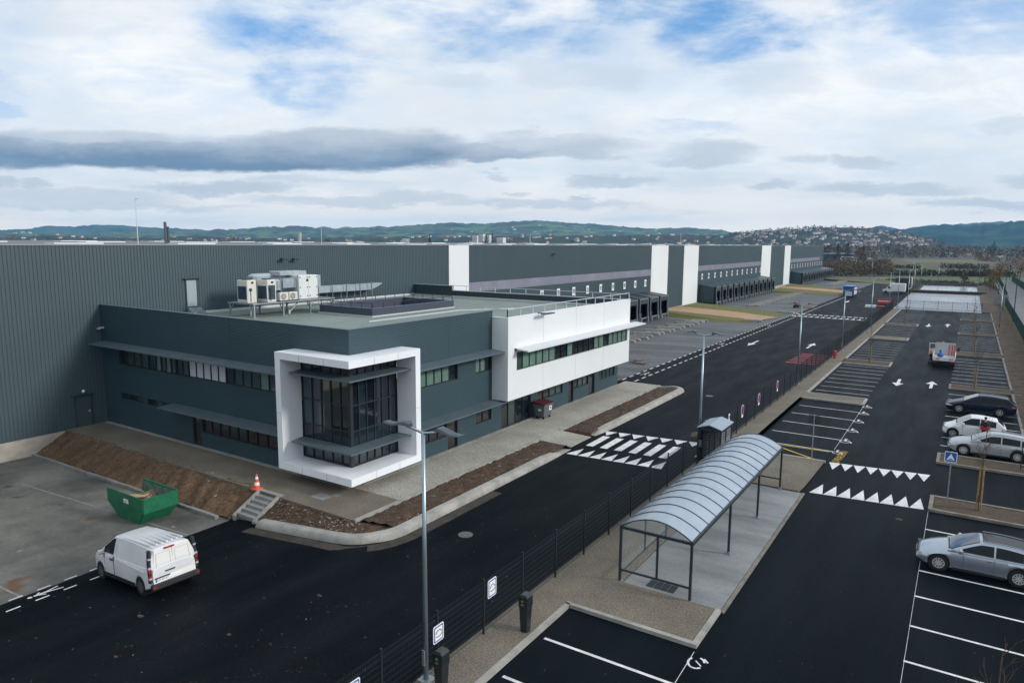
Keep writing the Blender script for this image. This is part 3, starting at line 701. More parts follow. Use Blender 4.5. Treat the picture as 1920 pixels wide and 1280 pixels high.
for x in (-58, -68, -80, -92):
    y = 4+3*(k % 2)
    while y < 300:
        ln = 4.2 if y < 120 else 6
        b = MB(); z = roofz(x); b.loft([[(x-.9, y, z), (x-.9, y, z+.09), (x+.9, y, z+.09), (x+.9, y, z)], [(x-.9, y+ln, z), (x-.9, y+ln, z+.09), (x+.9, y+ln, z+.09), (x+.9, y+ln, z)]])
        b.build('skylight', skylight_m, wh); y += 11.5 if y < 120 else 24
    k += 1
# doors and lamps in the long wall
def steel_door(y0, y1, z0, z1, pm, parent, hood=True):
    b = MB(); b.box(WX-.02, WX+.06, y0-.09, y0, z0, z1+.08); b.box(WX-.02, WX+.06, y1, y1+.09, z0, z1+.08); b.box(WX-.02, WX+.06, y0, y1, z1, z1+.08)
    if hood: b.box(WX, WX+.22, y0-.28, y1+.28, z1+.10, z1+.15)
    fr = b.build('door_frame', clad_dark, parent)
    b = MB(); b.box(WX-.02, WX+.03, y0, y1, z0, z1); d = b.build('door', pm, parent)
    b = MB(); b.box(WX+.03, WX+.07, y1-.16, y1-.08, z0+.98, z0+1.12); b.beam((WX+.08, y1-.12, z0+1.05), (WX+.08, y1-.28, z0+1.05), .025); b.build('handle', steel_lt, d)
steel_door(23.5, 24.5, .1, 2.25, mat('door_paint', (.050, .075, .090), .45), wh)
steel_door(32.25, 33.1, 7.95, 10.0, mat('grey_door', (.40, .47, .50), .35, metal=.3), wh)
b = MB(); b.ball((WX+.16, 24.0, 2.62), .11); b.build('globe_lamp', white_pl, wh, smooth=True)
for y, z in ((41.4, 11.55), (42.7, 11.53), (89.9, 11.5), (210, 10.6), (232, 11.2)):
    b = MB(); b.box(WX, WX+.35, y-.08, y+.08, z-.04, z+.04); b.box(WX+.3, WX+.55, y-.3, y+.3, z-.12, z); b.build('floodlight', alu, wh)
# bay signs: white plates with dark figures
sg = [96.6, 101.3, 106.1, 110.9, 115.75, 120.5, 125.3]
sg = [86.9, 91.75]+sg
sg += [158.9+4.81*k for k in range(12)]+[254.8+4.7*k for k in range(13)]
r = random.Random(4)
for y in sg:
    b = MB(); b.box(WX+.02, WX+.075, y-.45, y+.45, 5.05, 6.35); s_ = b.build('dock_sign', white_pl, wh)
    b = MB()
    for c in (-.17, .17):
        b.box(WX+.075, WX+.09, y+c-.05, y+c+.09, 5.35, 6.05)
        if r.random() < .7: b.box(WX+.075, WX+.09, y+c-.12, y+c+.12, 5.9, 6.05); b.box(WX+.075, WX+.09, y+c-.12, y+c+.12, 5.62, 5.74)
    b.build('figures', black_pl, s_)
# loading docks
DX = -48.0
def dock_bay(yc, grouped):
    z0, z1 = .18, 3.5
    b = MB()
    if grouped: b.box(DX-.1, DX+.55, yc-1.62, yc+1.62, z0+.05, z1)
    else:
        w = 1.95
        b.prism([(WX+.03, yc-w), (DX+.5, yc-w), (DX+.5, yc+w), (WX+.03, yc+w)], .12, lambda x, y: 4.05-.5*(x-WX)/(DX+.5-WX)+ (.06 if abs(y-yc) < .1 else 0))
    sh = b.build('dock_shelter', shelter_black if grouped else clad_dark, wh)
    xf = DX+.56 if grouped else DX+.51; w = 1.62 if grouped else 1.93
    b = MB(); b.box(xf, xf+.06, yc-w, yc-w+.10, -.3, z1+.02); b.box(xf, xf+.06, yc+w-.10, yc+w, -.3, z1+.02); b.box(xf, xf+.06, yc-w+.1, yc+w-.1, z1-.09, z1+.02)
    b.build('portal_frame', galv, sh)
    b = MB(); b.box(xf-.02, xf+.03, yc-w+.13, yc+w-.13, 2.62, z1-.1); b.build('head_curtain', mat('curtain', (.030, .036, .042), .6), sh)
    for ya in (yc-w+.13, yc+w-.50): b = MB(); b.box(xf-.06, xf+.012, ya, ya+.37, .2, 2.6); b.build('side_curtain', mat('curtain', (.03, .036, .042), .6), sh)
    b = MB(); b.box(xf-.1, xf-.01, yc-w+.5, yc+w-.5, .2, 2.62); b.build('opening', black_rub, sh)
    b = MB(); b.box(xf, xf+.32, yc-w+.3, yc-w+.62, -.5, .28); b.box(xf, xf+.32, yc+w-.62, yc+w-.3, -.5, .28); b.box(xf, xf+.1, yc-w+.62, yc+w-.62, .02, .2)
    for s_ in (-1, 1): b.beam((xf+.2, yc+s_*(w-.2), -.75), (xf+.2, yc+s_*(w-.2), 1.1), .09)
    b.build('leveller', galv, sh)
for k in range(9): dock_bay(125.3-4.82*k, False)
for y0, y1, n in ((156.9, 213.2, 12), (254.0, 316.0, 13)):
    b = MB(); b.prism([(WX+.03, y0), (DX, y0), (DX, y1), (WX+.03, y1)], .0, lambda x, y: 4.05-.5*(x-WX)/(DX-WX))
    for k in range(14):
        y = y0+4.2*k
    for k in range(n): b.box(WX+.3, DX-.2, y0+4.7*k+2.2, y0+4.7*k+2.3, 3.6, 3.66)
    b.build('dock_house', clad_office, wh)
    b = MB(); b.box(WX, DX-.1, y0+.1, y1-.1, -.9, .0); b.build('dock_base', black_rub, wh)
    for k in range(n): dock_bay(y0+2.0+(y1-y0-3.6)/(n-1)*k, True)

# things on the warehouse roof
def pole_thing(name, label, cat, x, y, z0, z1, r0, r1, m, extra=None, group=None):
    t = thing(name, (x, y, z0), label, cat, group)
    b = MB(); b.cyl((x, y, z0), (x, y, z1), r0, r1, 8); b.build('mast' if name != 'chimney' else 'flue', m, t)
    if extra: extra(t)
    return t
def vz(px, py, x):
    d = ray(px, py); t_ = x/d.x; return d.y*t_, CAMZ+d.z*t_
y, z = vz(256, 372, -60); yb, _ = vz(256, 452, -60)
def ext_(t, y=y, z=z):
    b = MB(); b.ball((-60, y, z), .09); b.cyl((-60, y, z-.6), (-60, y+.3, z-.5), .02, .02, 5); b.build('tip', steel_lt, t)
pole_thing('antenna_mast', 'tall thin pale mast on the warehouse roof left of the dark flue', 'mast', -60, (y+yb)/2, 12.6, z, .045, .025, steel_lt, ext_)
y, z = vz(309, 416, -75)
t = pole_thing('chimney', 'dark twin flue standing on the warehouse roof', 'chimney', -75, y, 12.7, z, .16, .16, mat('flue_steel', (.10, .13, .15), .4, metal=.5))
b = MB(); b.cyl((-75, y+.32, 12.7), (-75, y+.32, z-.5), .13, .13, 8); b.build('flue', mat('flue_steel', (.1, .13, .15), .4), t)
y, z = vz(602, 420, -66); pole_thing('antenna_mast', 'needle thin lightning rod on the roof behind the air handling units', 'mast', -66, y, 12.6, z, .03, .02, steel_lt)
for px, lab in ((994, 'thin rod on the warehouse roof between the first two white panels'), (1277, 'thin rod on the warehouse roof between the paired white panels')):
    y, z = vz(px, 440 if px < 1100 else 437, -56); pole_thing('antenna_mast', lab, 'mast', -56, y, 12.6, z, .05, .03, steel_lt)
for px, x, lab in ((760, -62, 'white metal crossing ladder on the warehouse roof edge left of the first white panel'), (1096, -58, 'small white roof ladder on the warehouse roof above the middle docks')):
    y, z = vz(px, 448, x); t = thing('roof_ladder', (x, y, 12.65), lab, 'ladder'); b = MB()
    for k in range(4): b.beam((x, y-1.6+.5*k, 12.65), (x, y-.4+.3*k, 13.45), .04); b.beam((x, y+1.4-.3*k, 12.65), (x, y-.1+.3*k, 13.45), .04)
    b.beam((x, y-.5, 13.45), (x, y+.9, 13.45), .05); b.build('rails', steel_lt, t)

# ------------------------------------------------------------------ office building
OY0, OY1, OX0, OX1 = 25.6, 59.2, WX, -26.7; OT = 8.55; OR = 7.3
of = thing('office_building', (-39, 42, .1), 'two storey grey office block with white corner frame and white upper volume', 'office')
def facade(axis, plane, a0, a1, z0, z1, holes, rec=.16, name='wall', m=None, parent=None):
    """wall rectangle with window openings cut out, and their reveals"""
    P = (lambda a, z, d: (a, plane+d, z)) if axis == 'x' else (lambda a, z, d: (plane-d, a, z))
    As = sorted({a0, a1, *[h[0] for h in holes], *[h[1] for h in holes]}); Zs = sorted({z0, z1, *[h[2] for h in holes], *[h[3] for h in holes]})
    b = MB()
    for i in range(len(As)-1):
        for j in range(len(Zs)-1):
            ca, cz = (As[i]+As[i+1])/2, (Zs[j]+Zs[j+1])/2
            if any(h[0] < ca < h[1] and h[2] < cz < h[3] for h in holes): continue
            b.face([P(As[i], Zs[j], 0), P(As[i+1], Zs[j], 0), P(As[i+1], Zs[j+1], 0), P(As[i], Zs[j+1], 0)])
    for h in holes:
        for (p, q) in (((h[0], h[2]), (h[1], h[2])), ((h[1], h[2]), (h[1], h[3])), ((h[1], h[3]), (h[0], h[3])), ((h[0], h[3]), (h[0], h[2]))):
            b.face([P(*p, 0), P(*q, 0), P(*q, rec), P(*p, rec)])
    return b.build(name, m or clad_office, parent or of)
GL = [glass_dk, glass_gr, glass_gr2, glass_wh, glass_br, glass_bl]
def window(axis, plane, a0, a1, z0, z1, cols, rec=.15, fr=.055, name='window', trans=(), parent=None, solid=0.0):
    """frame with mullions; the panes are one sub-part. cols: string of pane kinds d g m w b"""
    P = (lambda a, z, d: (a, plane+d, z)) if axis == 'x' else (lambda a, z, d: (plane-d, a, z))
    def bx(b, a_, c_, y_, w_, d0, d1):
        p, q = P(a_, y_, d0), P(c_, w_, d1)
        b.box(min(p[0], q[0]), max(p[0], q[0]), min(p[1], q[1]), max(p[1], q[1]), y_, w_)
    b = MB(); n = len(cols); wd = (a1-a0)/n
    bx(b, a0, a1, z0, z0+fr, rec-.08, rec); bx(b, a0, a1, z1-fr, z1, rec-.08, rec)
    for i in range(n+1):
        c = a0+wd*i; bx(b, max(a0, c-fr/2), min(a1, c+fr/2), z0+fr, z1-fr, rec-.08, rec-.002)
    for tz in trans: bx(b, a0, a1, tz-.03, tz+.03, rec-.075, rec-.004)
    w = b.build(name, alu, parent or of)
    b = MB()
    key = 'dgmwbi'
    for i, c in enumerate(cols):
        b.mi = key.index(c)
        p = [P(a0+wd*i, z0, rec-.02), P(a0+wd*(i+1), z0, rec-.02), P(a0+wd*(i+1), z1, rec-.02), P(a0+wd*i, z1, rec-.02)]
        b.face(p)
    b.build('panes', GL, w)
    return w
def canopy(axis, plane, a0, a1, z, dep=1.05, m=None, tip=True):
    P = (lambda a, d: (a, plane-d)) if axis == 'x' else (lambda a, d: (plane+d, a))
    b = MB(); sl = .10
    pts = [P(a0, 0), P(a0, dep), P(a1, dep), P(a1, 0)]
    if tip: pts = [P(a0+.25, 0), P(a0, dep), P(a1, dep), P(a1, 0)]
    zf = lambda x, y: z - sl*(abs((y-plane) if axis == 'x' else (x-plane))/dep)
    if axis == 'x': pts = pts[::1]
    b.prism(pts, lambda x, y: zf(x, y)-.085, zf)
    b.mi = 1; k = a0+1.0
    while m is None and k < a1-.3:                 # slots between the blades at each bracket
        for j in range(7):
            d0 = .18+.105*j; p, q = P(k, d0), P(k+.045, d0+.06)
            x0, x1, y0, y1 = min(p[0], q[0]), max(p[0], q[0]), min(p[1], q[1]), max(p[1], q[1])
            zz = zf((x0+x1)/2, (y0+y1)/2)+.006; b.face([(x0, y0, zz), (x1, y0, zz), (x1, y1, zz), (x0, y1, zz)])
        k += 2.03
    c = b.build('canopy', [m or canopy_m, black_pl], of)
    return c
# south side (faces the yard)
LW = [(-49.3, -30.95, 4.5, 5.72), (-49.42, -46.5, 2.07, 2.5), (-46.05, -42.6, 2.05, 2.5), (-40.95, -40.05, .14, 2.38), (-39.95, -30.95, 1.08, 2.38)]
facade('x', OY0, OX0, -30.9, .06, OT, LW)
window('x', OY0, -49.3, -44.9, 4.5, 5.72, 'dmmmd'); window('x', OY0, -44.85, -42.6, 4.5, 5.72, 'gmgm'[0:4]); window('x', OY0, -42.55, -41.2, 4.5, 5.72, 'dm'); window('x', OY0, -41.15, -36.6, 4.5, 5.72, 'wwwwwd'); window('x', OY0, -36.55, -30.95, 4.5, 5.72, 'mmmgmmd')
window('x', OY0, -49.42, -46.5, 2.07, 2.5, 'ddm'); window('x', OY0, -46.05, -42.6, 2.05, 2.5, 'dmmm')
window('x', OY0, -40.95, -40.05, .14, 2.38, 'b', name='door'); window('x', OY0, -39.95, -35.6, 1.08, 2.38, 'bbbbb'); window('x', OY0, -35.55, -30.95, 1.08, 2.38, 'bbbbb')
canopy('x', OY0, -51.2, -30.9, 6.02); canopy('x', OY0, -43.1, -30.9, 2.58)
# east side (faces the road)
RW = [(29.65, 34.85, 4.5, 5.72), (36.8, 38.62, 4.55, 5.70), (29.65, 33.75, 1.03, 2.3), (33.8, 34.8, .10, 2.3), (36.8, 38.6, 1.1, 2.22)]
facade('y', OX1, 29.6, 38.7, .06, OT, RW)
window('y', OX1, 29.65, 34.85, 4.5, 5.72, 'mgggggd'); window('y', OX1, 36.8, 38.62, 4.55, 5.70, 'ggd'); window('y', OX1, 29.65, 33.75, 1.03, 2.3, 'bbbbb'); window('y', OX1, 33.8, 34.8, .10, 2.3, 'b', name='door'); window('y', OX1, 36.8, 38.6, 1.1, 2.22, 'bb')
canopy('y', OX1, 29.6, 39.9, 5.98, tip=False); canopy('y', OX1, 29.6, 39.9, 2.50, tip=False)
GW = [(39.85, 43.75, .10, 2.5), (44.75, 48.65, 1.2, 2.5), (49.65, 50.5, .10, 2.5), (50.55, 53.2, 1.15, 2.5), (53.3, 54.4, .10, 2.5), (55.3, 58.5, 1.1, 2.5)]
facade('y', OX1, 38.7, OY1, .06, 2.55, GW)
window('y', OX1, 39.85, 43.75, .10, 2.5, 'bmdd', name='glazed_entrance'); window('y', OX1, 44.75, 48.65, 1.2, 2.5, 'bbmm'); window('y', OX1, 49.65, 50.5, .1, 2.5, 'b', name='door'); window('y', OX1, 50.55, 53.2, 1.15, 2.5, 'bmm'); window('y', OX1, 53.3, 54.4, .1, 2.5, 'b', name='door'); window('y', OX1, 55.3, 58.5, 1.1, 2.5, 'mmmm')
# the part behind the corner frame: solid above and below the glass
facade('x', OY0, -30.9, OX1, 7.0, OT, []); facade('y', OX1, OY0, 29.6, 7.0, OT, [])
b = MB(); b.prism([(-30.9, 25.75), (-26.85, 25.75), (-26.85, 29.6), (-30.9, 29.6)], .0, .95); b.build('plinth', black_rub, of)
# parapet: inner faces, capping, roof
b = MB(); b.face([(OX0, OY0+.25, OR), (OX1-.25, OY0+.25, OR), (OX1-.25, OY0+.25, OT), (OX0, OY0+.25, OT)]); b.face([(OX1-.25, OY0+.25, OR), (OX1-.25, 38.7, OR), (OX1-.25, 38.7, OT), (OX1-.25, OY0+.25, OT)]); b.face([(OX1-.25, 38.7, OR), (OX1, 38.7, OR), (OX1, 38.7, OT), (OX1-.25, 38.7, OT)])
b.build('parapet', clad_dark, of)
b = MB(); b.box(OX0, OX1+.03, OY0-.03, OY0+.27, OT-.005, OT+.035); b.box(OX1-.27, OX1+.03, OY0+.27, 38.66, OT-.005, OT+.035); b.build('parapet_capping', mat('capping', (.10, .135, .155), .4, metal=.3), of)
b = MB(); b.face([(OX0, OY0+.2, OR), (OX1-.2, OY0+.2, OR), (OX1-.2, 38.7, OR), (-25.7, 38.72, OR), (-25.7, OY1, OR), (OX0, OY1, OR)]); b.build('flat_roof', roof_m, of)
b = MB(); b.box(WX+.05, WX+.12, OY0+.3, OY1, OR+.01, OR+.22); b.build('wall_flashing', mat('flashing', (.62, .65, .66), .4, metal=.3), of)
b = MB(); b.box(OX0, -25.8, OY1-.12, OY1-.06, OR, OR+.18); b.build('upstand_flashing', mat('flashing', (.62, .65, .66), .4), of)
for p, q in (((-36.3, 36.8), (-36.3, 47.5)), ((-36.3, 47.5), (-33.5, 52.0))): b = MB(); b.beam((*p, OR+.05), (*q, OR+.05), .12, .08); b.build('roof_trunking', mat('flashing', (.62, .65, .66), .4), of)
b = MB(); n = 34                                   # dark upstand at the far end
ribs_y = MB()
for k in range(64):
    x = -51.3+.4*k; ribs_y.box(x, x+.28, OY1-.05, OY1-.01, OR, 8.45 if x < -46.2 else 7.95)
ribs_y.box(-51.3, -46.0, OY1-.01, OY1+.15, OR, 8.5); ribs_y.box(-46.0, -25.75, OY1-.01, OY1+.15, OR, 8.0)
ribs_y.build('upstand', clad_dark, of)
b = MB(); b.box(-46.0, -25.7, OY1-.06, OY1+.17, 8.0, 8.06); b.box(-51.3, -46.0, OY1-.06, OY1+.17, 8.5, 8.55); b.build('upstand_capping', mat('pale_capping', (.50, .54, .57), .4, metal=.2), of)
# facade panel joints
for x in (-47.3, -42.0, -36.65): b = MB(); b.box(x-.012, x+.012, OY0-.008, OY0, 6.1, OT-.01); b.build('panel_joint', clad_dark, of)
for y in (33.9, 38.0): b = MB(); b.box(OX1, OX1+.008, y-.012, y+.012, 6.05, OT-.01); b.build('panel_joint', clad_dark, of)
b = MB(); b.box(-51.3, -51.0, 25.35, 25.6, 6.9, 7.0); b.box(-51.25, -51.05, 25.2, 25.36, 6.86, 6.94); b.build('camera_bracket', steel_lt, of)
# white corner frame
fb = MB()
def Lp(z0, z1, x0, y0, x1, y1, din): fb.prism([(x0, y0), (x1, y0), (x1, y1), (x1-din, y1), (x1-din, y0+din), (x0, y0+din)], z0, z1)
Lp(6.86, 7.24, -30.88, 24.2, -25.3, 29.6, 1.38); Lp(.80, 1.20, -30.88, 24.2, -25.3, 29.6, 1.38)
fb.box(-30.88, -30.47, 24.203, 25.58, 1.2, 6.86); fb.box(-26.68, -25.303, 29.2, 29.6, 1.2, 6.86)
o = fb.build('corner_frame', white_frame, of)
b = MB()
for x in (-28.95, -27.1): b.box(x-.008, x+.008, 24.192, 24.2, .82, 1.18); b.box(x-.008, x+.008, 24.192, 24.2, 6.88, 7.22)
for y in (26.0, 27.8): b.box(-25.3, -25.292, y-.008, y+.008, .82, 1.18); b.box(-25.3, -25.292, y-.008, y+.008, 6.88, 7.22)
b.box(-30.88, -30.47, 24.192, 24.2, 3.9, 3.916); b.box(-25.3, -25.292, 29.2, 29.6, 3.9, 3.916); b.build('frame_joint', mat('joint_grey', (.35, .37, .4), .5), o)
window('x', OY0, -30.45, -26.75, 1.2, 6.86, 'miidd', rec=.0+.10, fr=.06, name='curtain_wall', trans=(2.25, 3.1, 4.5, 6.1))
window('y', OX1, 25.65, 29.2, 1.2, 6.86, 'dididim'[0:6], rec=.10, fr=.06, name='curtain_wall', trans=(2.25, 3.1, 4.5, 6.1))
b = MB(); b.box(-26.85, -26.66, 25.55, 25.75, 1.2, 6.86); b.build('corner_post', alu, of)
b = MB()                                           # solid spandrels in the curtain wall and the pale things seen behind the panes
b.box(-30.40, -26.86, OY0+.055, OY0+.07, 2.28, 3.08); b.box(OX1-.07, OX1-.055, 25.76, 29.15, 2.28, 3.08); b.build('spandrel', mat('spandrel', (.010, .018, .026), .12, spec=.8), of)
for z in (6.22, 2.42):
    b = MB(); d = 1.05
    b.prism([(-30.45, OY0-.0), (-30.2, OY0-d), (OX1+d, OY0-d), (OX1+d, 29.18), (OX1, 29.18), (OX1, OY0)], lambda x, y: z-.17, lambda x, y: z-.085)
    b.mi = 1
    for y in (26.6, 28.4):
        for j in range(7): b.box(OX1+.16+.11*j, OX1+.16+.11*j+.06, y, y+.045, z-.09, z-.079)
    for x in (-28.0,):
        for j in range(7): b.box(x, x+.045, OY0-.22-.11*j, OY0-.16-.11*j, z-.09, z-.079)
    c = b.build('canopy', [canopy_m, black_pl], of)
# white upper volume
BX, BY0, BY1, BZ0, BZ1 = -25.4, 38.66, 58.65, 2.5, 8.12
wv = MB(); wv.face([(OX1, BY0, BZ0), (BX, BY0, BZ0), (BX, BY0, BZ1), (OX1, BY0, BZ1)]); wv.face([(OX1, BY1, BZ0), (BX, BY1, BZ0), (BX, BY1, BZ1), (OX1, BY1, BZ1)])
wv.face([(OX1, BY0, BZ0), (BX, BY0, BZ0), (BX, BY1, BZ0), (OX1, BY1, BZ0)])
wvo = wv.build('white_volume', white_clad, of)
facade('y', BX, BY0, BY1, BZ0, BZ1, [(39.75, 58.2, 4.45, 5.72)], name='white_wall', m=white_clad, rec=.2)
window('y', BX, 39.75, 58.2, 4.45, 5.72, 'mgggggddgddddggdgggg'[:18]+'gg', rec=.18, fr=.05)
b = MB(); b.box(BX-.25, BX+.02, BY0-.02, BY1+.02, BZ1, BZ1+.04); b.box(OX1-.3, BX-.25, BY0-.02, BY0+.2, BZ1, BZ1+.04); b.box(BX-.25, BX-.2, BY0+.1, BY1, OR, BZ1); b.build('white_capping', white_frame, of)
c = canopy('y', BX, 39.55, 59.9, 6.02, dep=1.05, m=mat('white_louvre_shade', (.60, .63, .65), .5), tip=False)  # white toned down: shade between louvre blades is put into the colour
b = MB()
for k in range(1, 10): b.box(BX+.05, BX+1.12, 39.55+2.03*k-.01, 39.55+2.03*k+.01, 5.90, 6.03-.0)
b = MB(); b.box(BX, BX+.1, 39.46, 39.56, 5.84, 6.02); b.build('end_cap', alu, c)
b = MB()
for y in (43.3, 48.3, 53.3): b.box(BX, BX+.008, y-.01, y+.01, BZ0+.01, 4.4); b.box(BX, BX+.008, y-.01, y+.01, 6.06, BZ1-.01)
b.build('wall_joint', mat('joint_pale', (.55, .57, .58), .5), of)
def rail(pts, z0, z1, step, m, name='guard_rail', mid=True, w=.045):
    b = MB()
    for p, q in zip(pts[:-1], pts[1:]):
        L_ = hypot(q[0]-p[0], q[1]-p[1]); n = max(1, round(L_/step))
        b.beam((*p, z1), (*q, z1), w, w)
        if mid: b.beam((*p, (z0+z1)/2+.02), (*q, (z0+z1)/2+.02), w*.5)
        for k in range(n+1): x, y = p[0]+(q[0]-p[0])*k/n, p[1]+(q[1]-p[1])*k/n; b.beam((x, y, z0), (x, y, z1), w)
    return b.build(name, m, of)
rail([(-27.6, 38.85), (-25.6, 38.85), (-25.6, 58.5), (-25.75, 59.1)], BZ1+.04, 8.68, 1.6, steel_lt, mid=False, w=.05)
rail([(-25.75, 59.15), (-46.0, 59.15)], 8.05, 8.55, 1.85, steel_lt, mid=False, w=.05)
b = MB(); b.beam((-25.5, 42.6, 8.18), (-24.8, 42.6, 8.2), .06); b.box(-24.95, -24.6, 42.1, 43.5, 8.12, 8.2); b.build('floodlight', lamp_head, of)
# patio well in the roof with its kerb and rail
PX0, PX1, PY0, PY1 = -44.4, -38.5, 39.45, 49.7
b = MB(); t_ = .22; zt = 7.93
b.box(PX0, PX1, PY0, PY0+t_, OR, zt); b.box(PX0, PX1, PY1-t_, PY1, OR, zt); b.box(PX0, PX0+t_, PY0+t_, PY1-t_, OR, zt); b.box(PX1-t_, PX1, PY0+t_, PY1-t_, OR, zt)
pc = b.build('patio_kerb', mat('patio_cladding', (.050, .060, .085), .5), of)
b = MB(); e = .03
b.box(PX0-e, PX1+e, PY0-e, PY0+t_+e, zt, zt+.04); b.box(PX0-e, PX1+e, PY1-t_-e, PY1+e, zt, zt+.04); b.box(PX0-e, PX0+t_+e, PY0+t_+e, PY1-t_-e, zt, zt+.04); b.box(PX1-t_-e, PX1+e, PY0+t_+e, PY1-t_-e, zt, zt+.04)
b.build('kerb_capping', mat('patio_capping', (.10, .13, .24), .35, metal=.4), pc)
b = MB(); b.box(PX0-.1, PX1+.1, PY0-.1, PY0, OR, OR+.10); b.box(PX1, PX1+.1, PY0, PY1, OR, OR+.10); b.build('kerb_flashing', mat('flashing', (.62, .65, .66), .4), pc)
b = MB(); b.face([(PX0+t_, PY0+t_, OR+.012), (PX1-t_, PY0+t_, OR+.012), (PX1-t_, PY1-t_, OR+.012), (PX0+t_, PY1-t_, OR+.012)]); b.build('patio_glazing', mat('patio_glass', (.05, .06, .06), .3), pc)
rail([(PX0+.1, PY0+.1), (PX1-.1, PY0+.1), (PX1-.1, PY1-.1), (PX0+.1, PY1-.1), (PX0+.1, PY0+.1)], zt-.05, zt+.42, 1.25, rail_dark, 'patio_rail', mid=False, w=.04)
b = MB()
for k in range(5): b.box(WX+.1+.28*k, WX+.38+.28*k, 32.15, 33.2, OR, 7.85-.14*k)
b.build('roof_steps', galv, of)

# ------------------------------------------------------------------ roof plant
PT = 8.42
pf = thing('equipment_platform', (-46.4, 37, OR), 'galvanised steel grating platform on legs carrying the roof air conditioning units', 'platform')
b = MB(); b.box(-48.0, -44.9, 33.45, 41.6, PT-.10, PT-.02)
for y in range(33, 42): b.box(-47.98, -44.92, y+.46, y+.52, PT-.02, PT)
b.build('deck', galv, pf)
for x in (-47.9, -45.0):
    for y in (33.6, 36.3, 39.0, 41.5):
        b = MB(); b.beam((x, y, OR), (x, y, PT-.1), .11); b.box(x-.22, x+.22, y-.22, y+.22, OR, OR+.03)
        b.beam((x, y, OR+.45), (x+(.5 if x < -46 else -.5), y, PT-.1), .06); b.build('leg', galv, pf)
cream = mat('unit_cream', (.66, .65, .60), .45, var=.08, vscale=2); unit_blue = mat('unit_coil', (.020, .045, .075), .5); unit_wh = mat('unit_white', (.70, .72, .72), .4, var=.06, vscale=1.5); duct_m = mat('duct_zinc', (.46, .51, .54), .35, metal=.5, col2=(.36, .41, .45), vscale=1.8)
def big_unit(x, y, label):
    t = thing('condenser_unit', (x, y, PT), label, 'air conditioner', 'large cream condensers on the platform')
    b = MB(); b.rbox(x-.62, x+.62, y-.42, y+.42, PT+.08, PT+1.72, .04); b.box(x-.6, x+.6, y-.4, y+.4, PT, PT+.08); b.build('casing', cream, t)
    b = MB(); b.box(x-.50, x+.52, y-.435, y-.42, PT+.25, PT+1.25); b.build('coil', unit_blue, t)
    b = MB(); b.box(x+.62, x+.632, y-.34, y+.30, PT+.2, PT+1.3); b.build('coil', unit_blue, t) if y > 34.4 else b.build('side_panel', cream, t)
    b = MB(); b.box(x+.62, x+.64, y-.05, y+.15, PT+1.45, PT+1.6); b.build('badge', black_pl, t)
    b = MB(); b.box(x+.64, x+.70, y-.25, y-.05, PT+.9, PT+1.1); b.cyl((x+.67, y-.15, PT+.1), (x+.67, y-.15, PT+.9), .02); b.build('cable_box', alu, t)
    b = MB(); b.cyl((x, y, PT+1.72), (x, y, PT+1.80), .36, .36, 16); b.build('fan_cowl', alu, t)
big_unit(-46.3, 34.0, 'large cream condenser at the left end of the roof platform'); big_unit(-45.7, 35.35, 'large cream condenser with dark coil, second from the left on the roof platform')
def small_unit(x, y, label):
    t = thing('outdoor_unit', (x, y, PT), label, 'air conditioner', 'small fan units on the platform')
    b = MB(); b.rbox(x-.18, x+.18, y-.42, y+.42, PT+.06, PT+.68, .03); b.build('casing', cream, t)
    b = MB(); b.cyl((x+.18, y-.08, PT+.36), (x+.195, y-.08, PT+.36), .25, .25, 18); f_ = b.build('fan_grille', mat('fan_grey', (.14, .15, .15), .5), t)
    b = MB()
    for k in range(6): a = pi*k/6; b.beam((x+.2, y-.08-.25*cos(a), PT+.36-.25*sin(a)), (x+.2, y-.08+.25*cos(a), PT+.36+.25*sin(a)), .012)
    for rr in (.1, .18, .25):
        for k in range(12): b.beam((x+.2, y-.08+rr*cos(pi*k/6), PT+.36+rr*sin(pi*k/6)), (x+.2, y-.08+rr*cos(pi*(k+1)/6), PT+.36+rr*sin(pi*(k+1)/6)), .012)
    b.build('guard', cream, f_)
    b = MB(); b.box(x-.15, x+.15, y-.35, y-.28, PT, PT+.06); b.box(x-.15, x+.15, y+.28, y+.35, PT, PT+.06); b.build('feet', alu, t)
small_unit(-45.25, 36.5, 'small white fan unit nearer the big condensers on the roof platform'); small_unit(-45.3, 37.45, 'small white fan unit beside the tall air handler on the roof platform')
ah = thing('air_handler', (-46.0, 39.0, PT), 'tall white air handling cabinet with studs and zinc top on the roof platform', 'air handler')
b = MB(); b.rbox(-46.7, -45.1, 38.0, 39.95, PT+.08, PT+1.95, .03); b.box(-46.6, -45.2, 38.1, 39.85, PT, PT+.08); b.build('cabinet', unit_wh, ah)
b = MB()
for y in (38.12, 38.85, 39.1, 39.83):
    for z in (.25, .95, 1.75): b.box(-45.1, -45.07, y-.04, y+.04, PT+z, PT+z+.08)
b.build('studs', black_pl, ah); b = MB(); b.box(-45.1, -45.085, 38.75, 38.95, PT+1.45, PT+1.65); b.build('badge', black_pl, ah)
b = MB(); b.box(-45.1, -45.09, 38.97, 38.985, PT+.1, PT+1.93); b.build('panel_seam', mat('seam', (.3, .31, .32), .5), ah)
b = MB(); b.box(-46.6, -45.6, 39.95, 40.7, PT+.9, PT+1.9); b.rbox(-47.4, -46.0, 36.9, 39.6, PT+1.96, PT+2.28, .05); b.box(-46.6, -45.4, 36.7, 38.0, PT+1.0, PT+1.75); b.rbox(-46.7, -45.5, 35.85, 36.7, PT+.85, PT+1.7, .15); b.rbox(-48.0, -46.9, 35.2, 37.4, PT+1.5, PT+2.1, .2)
b.build('duct', duct_m, ah)
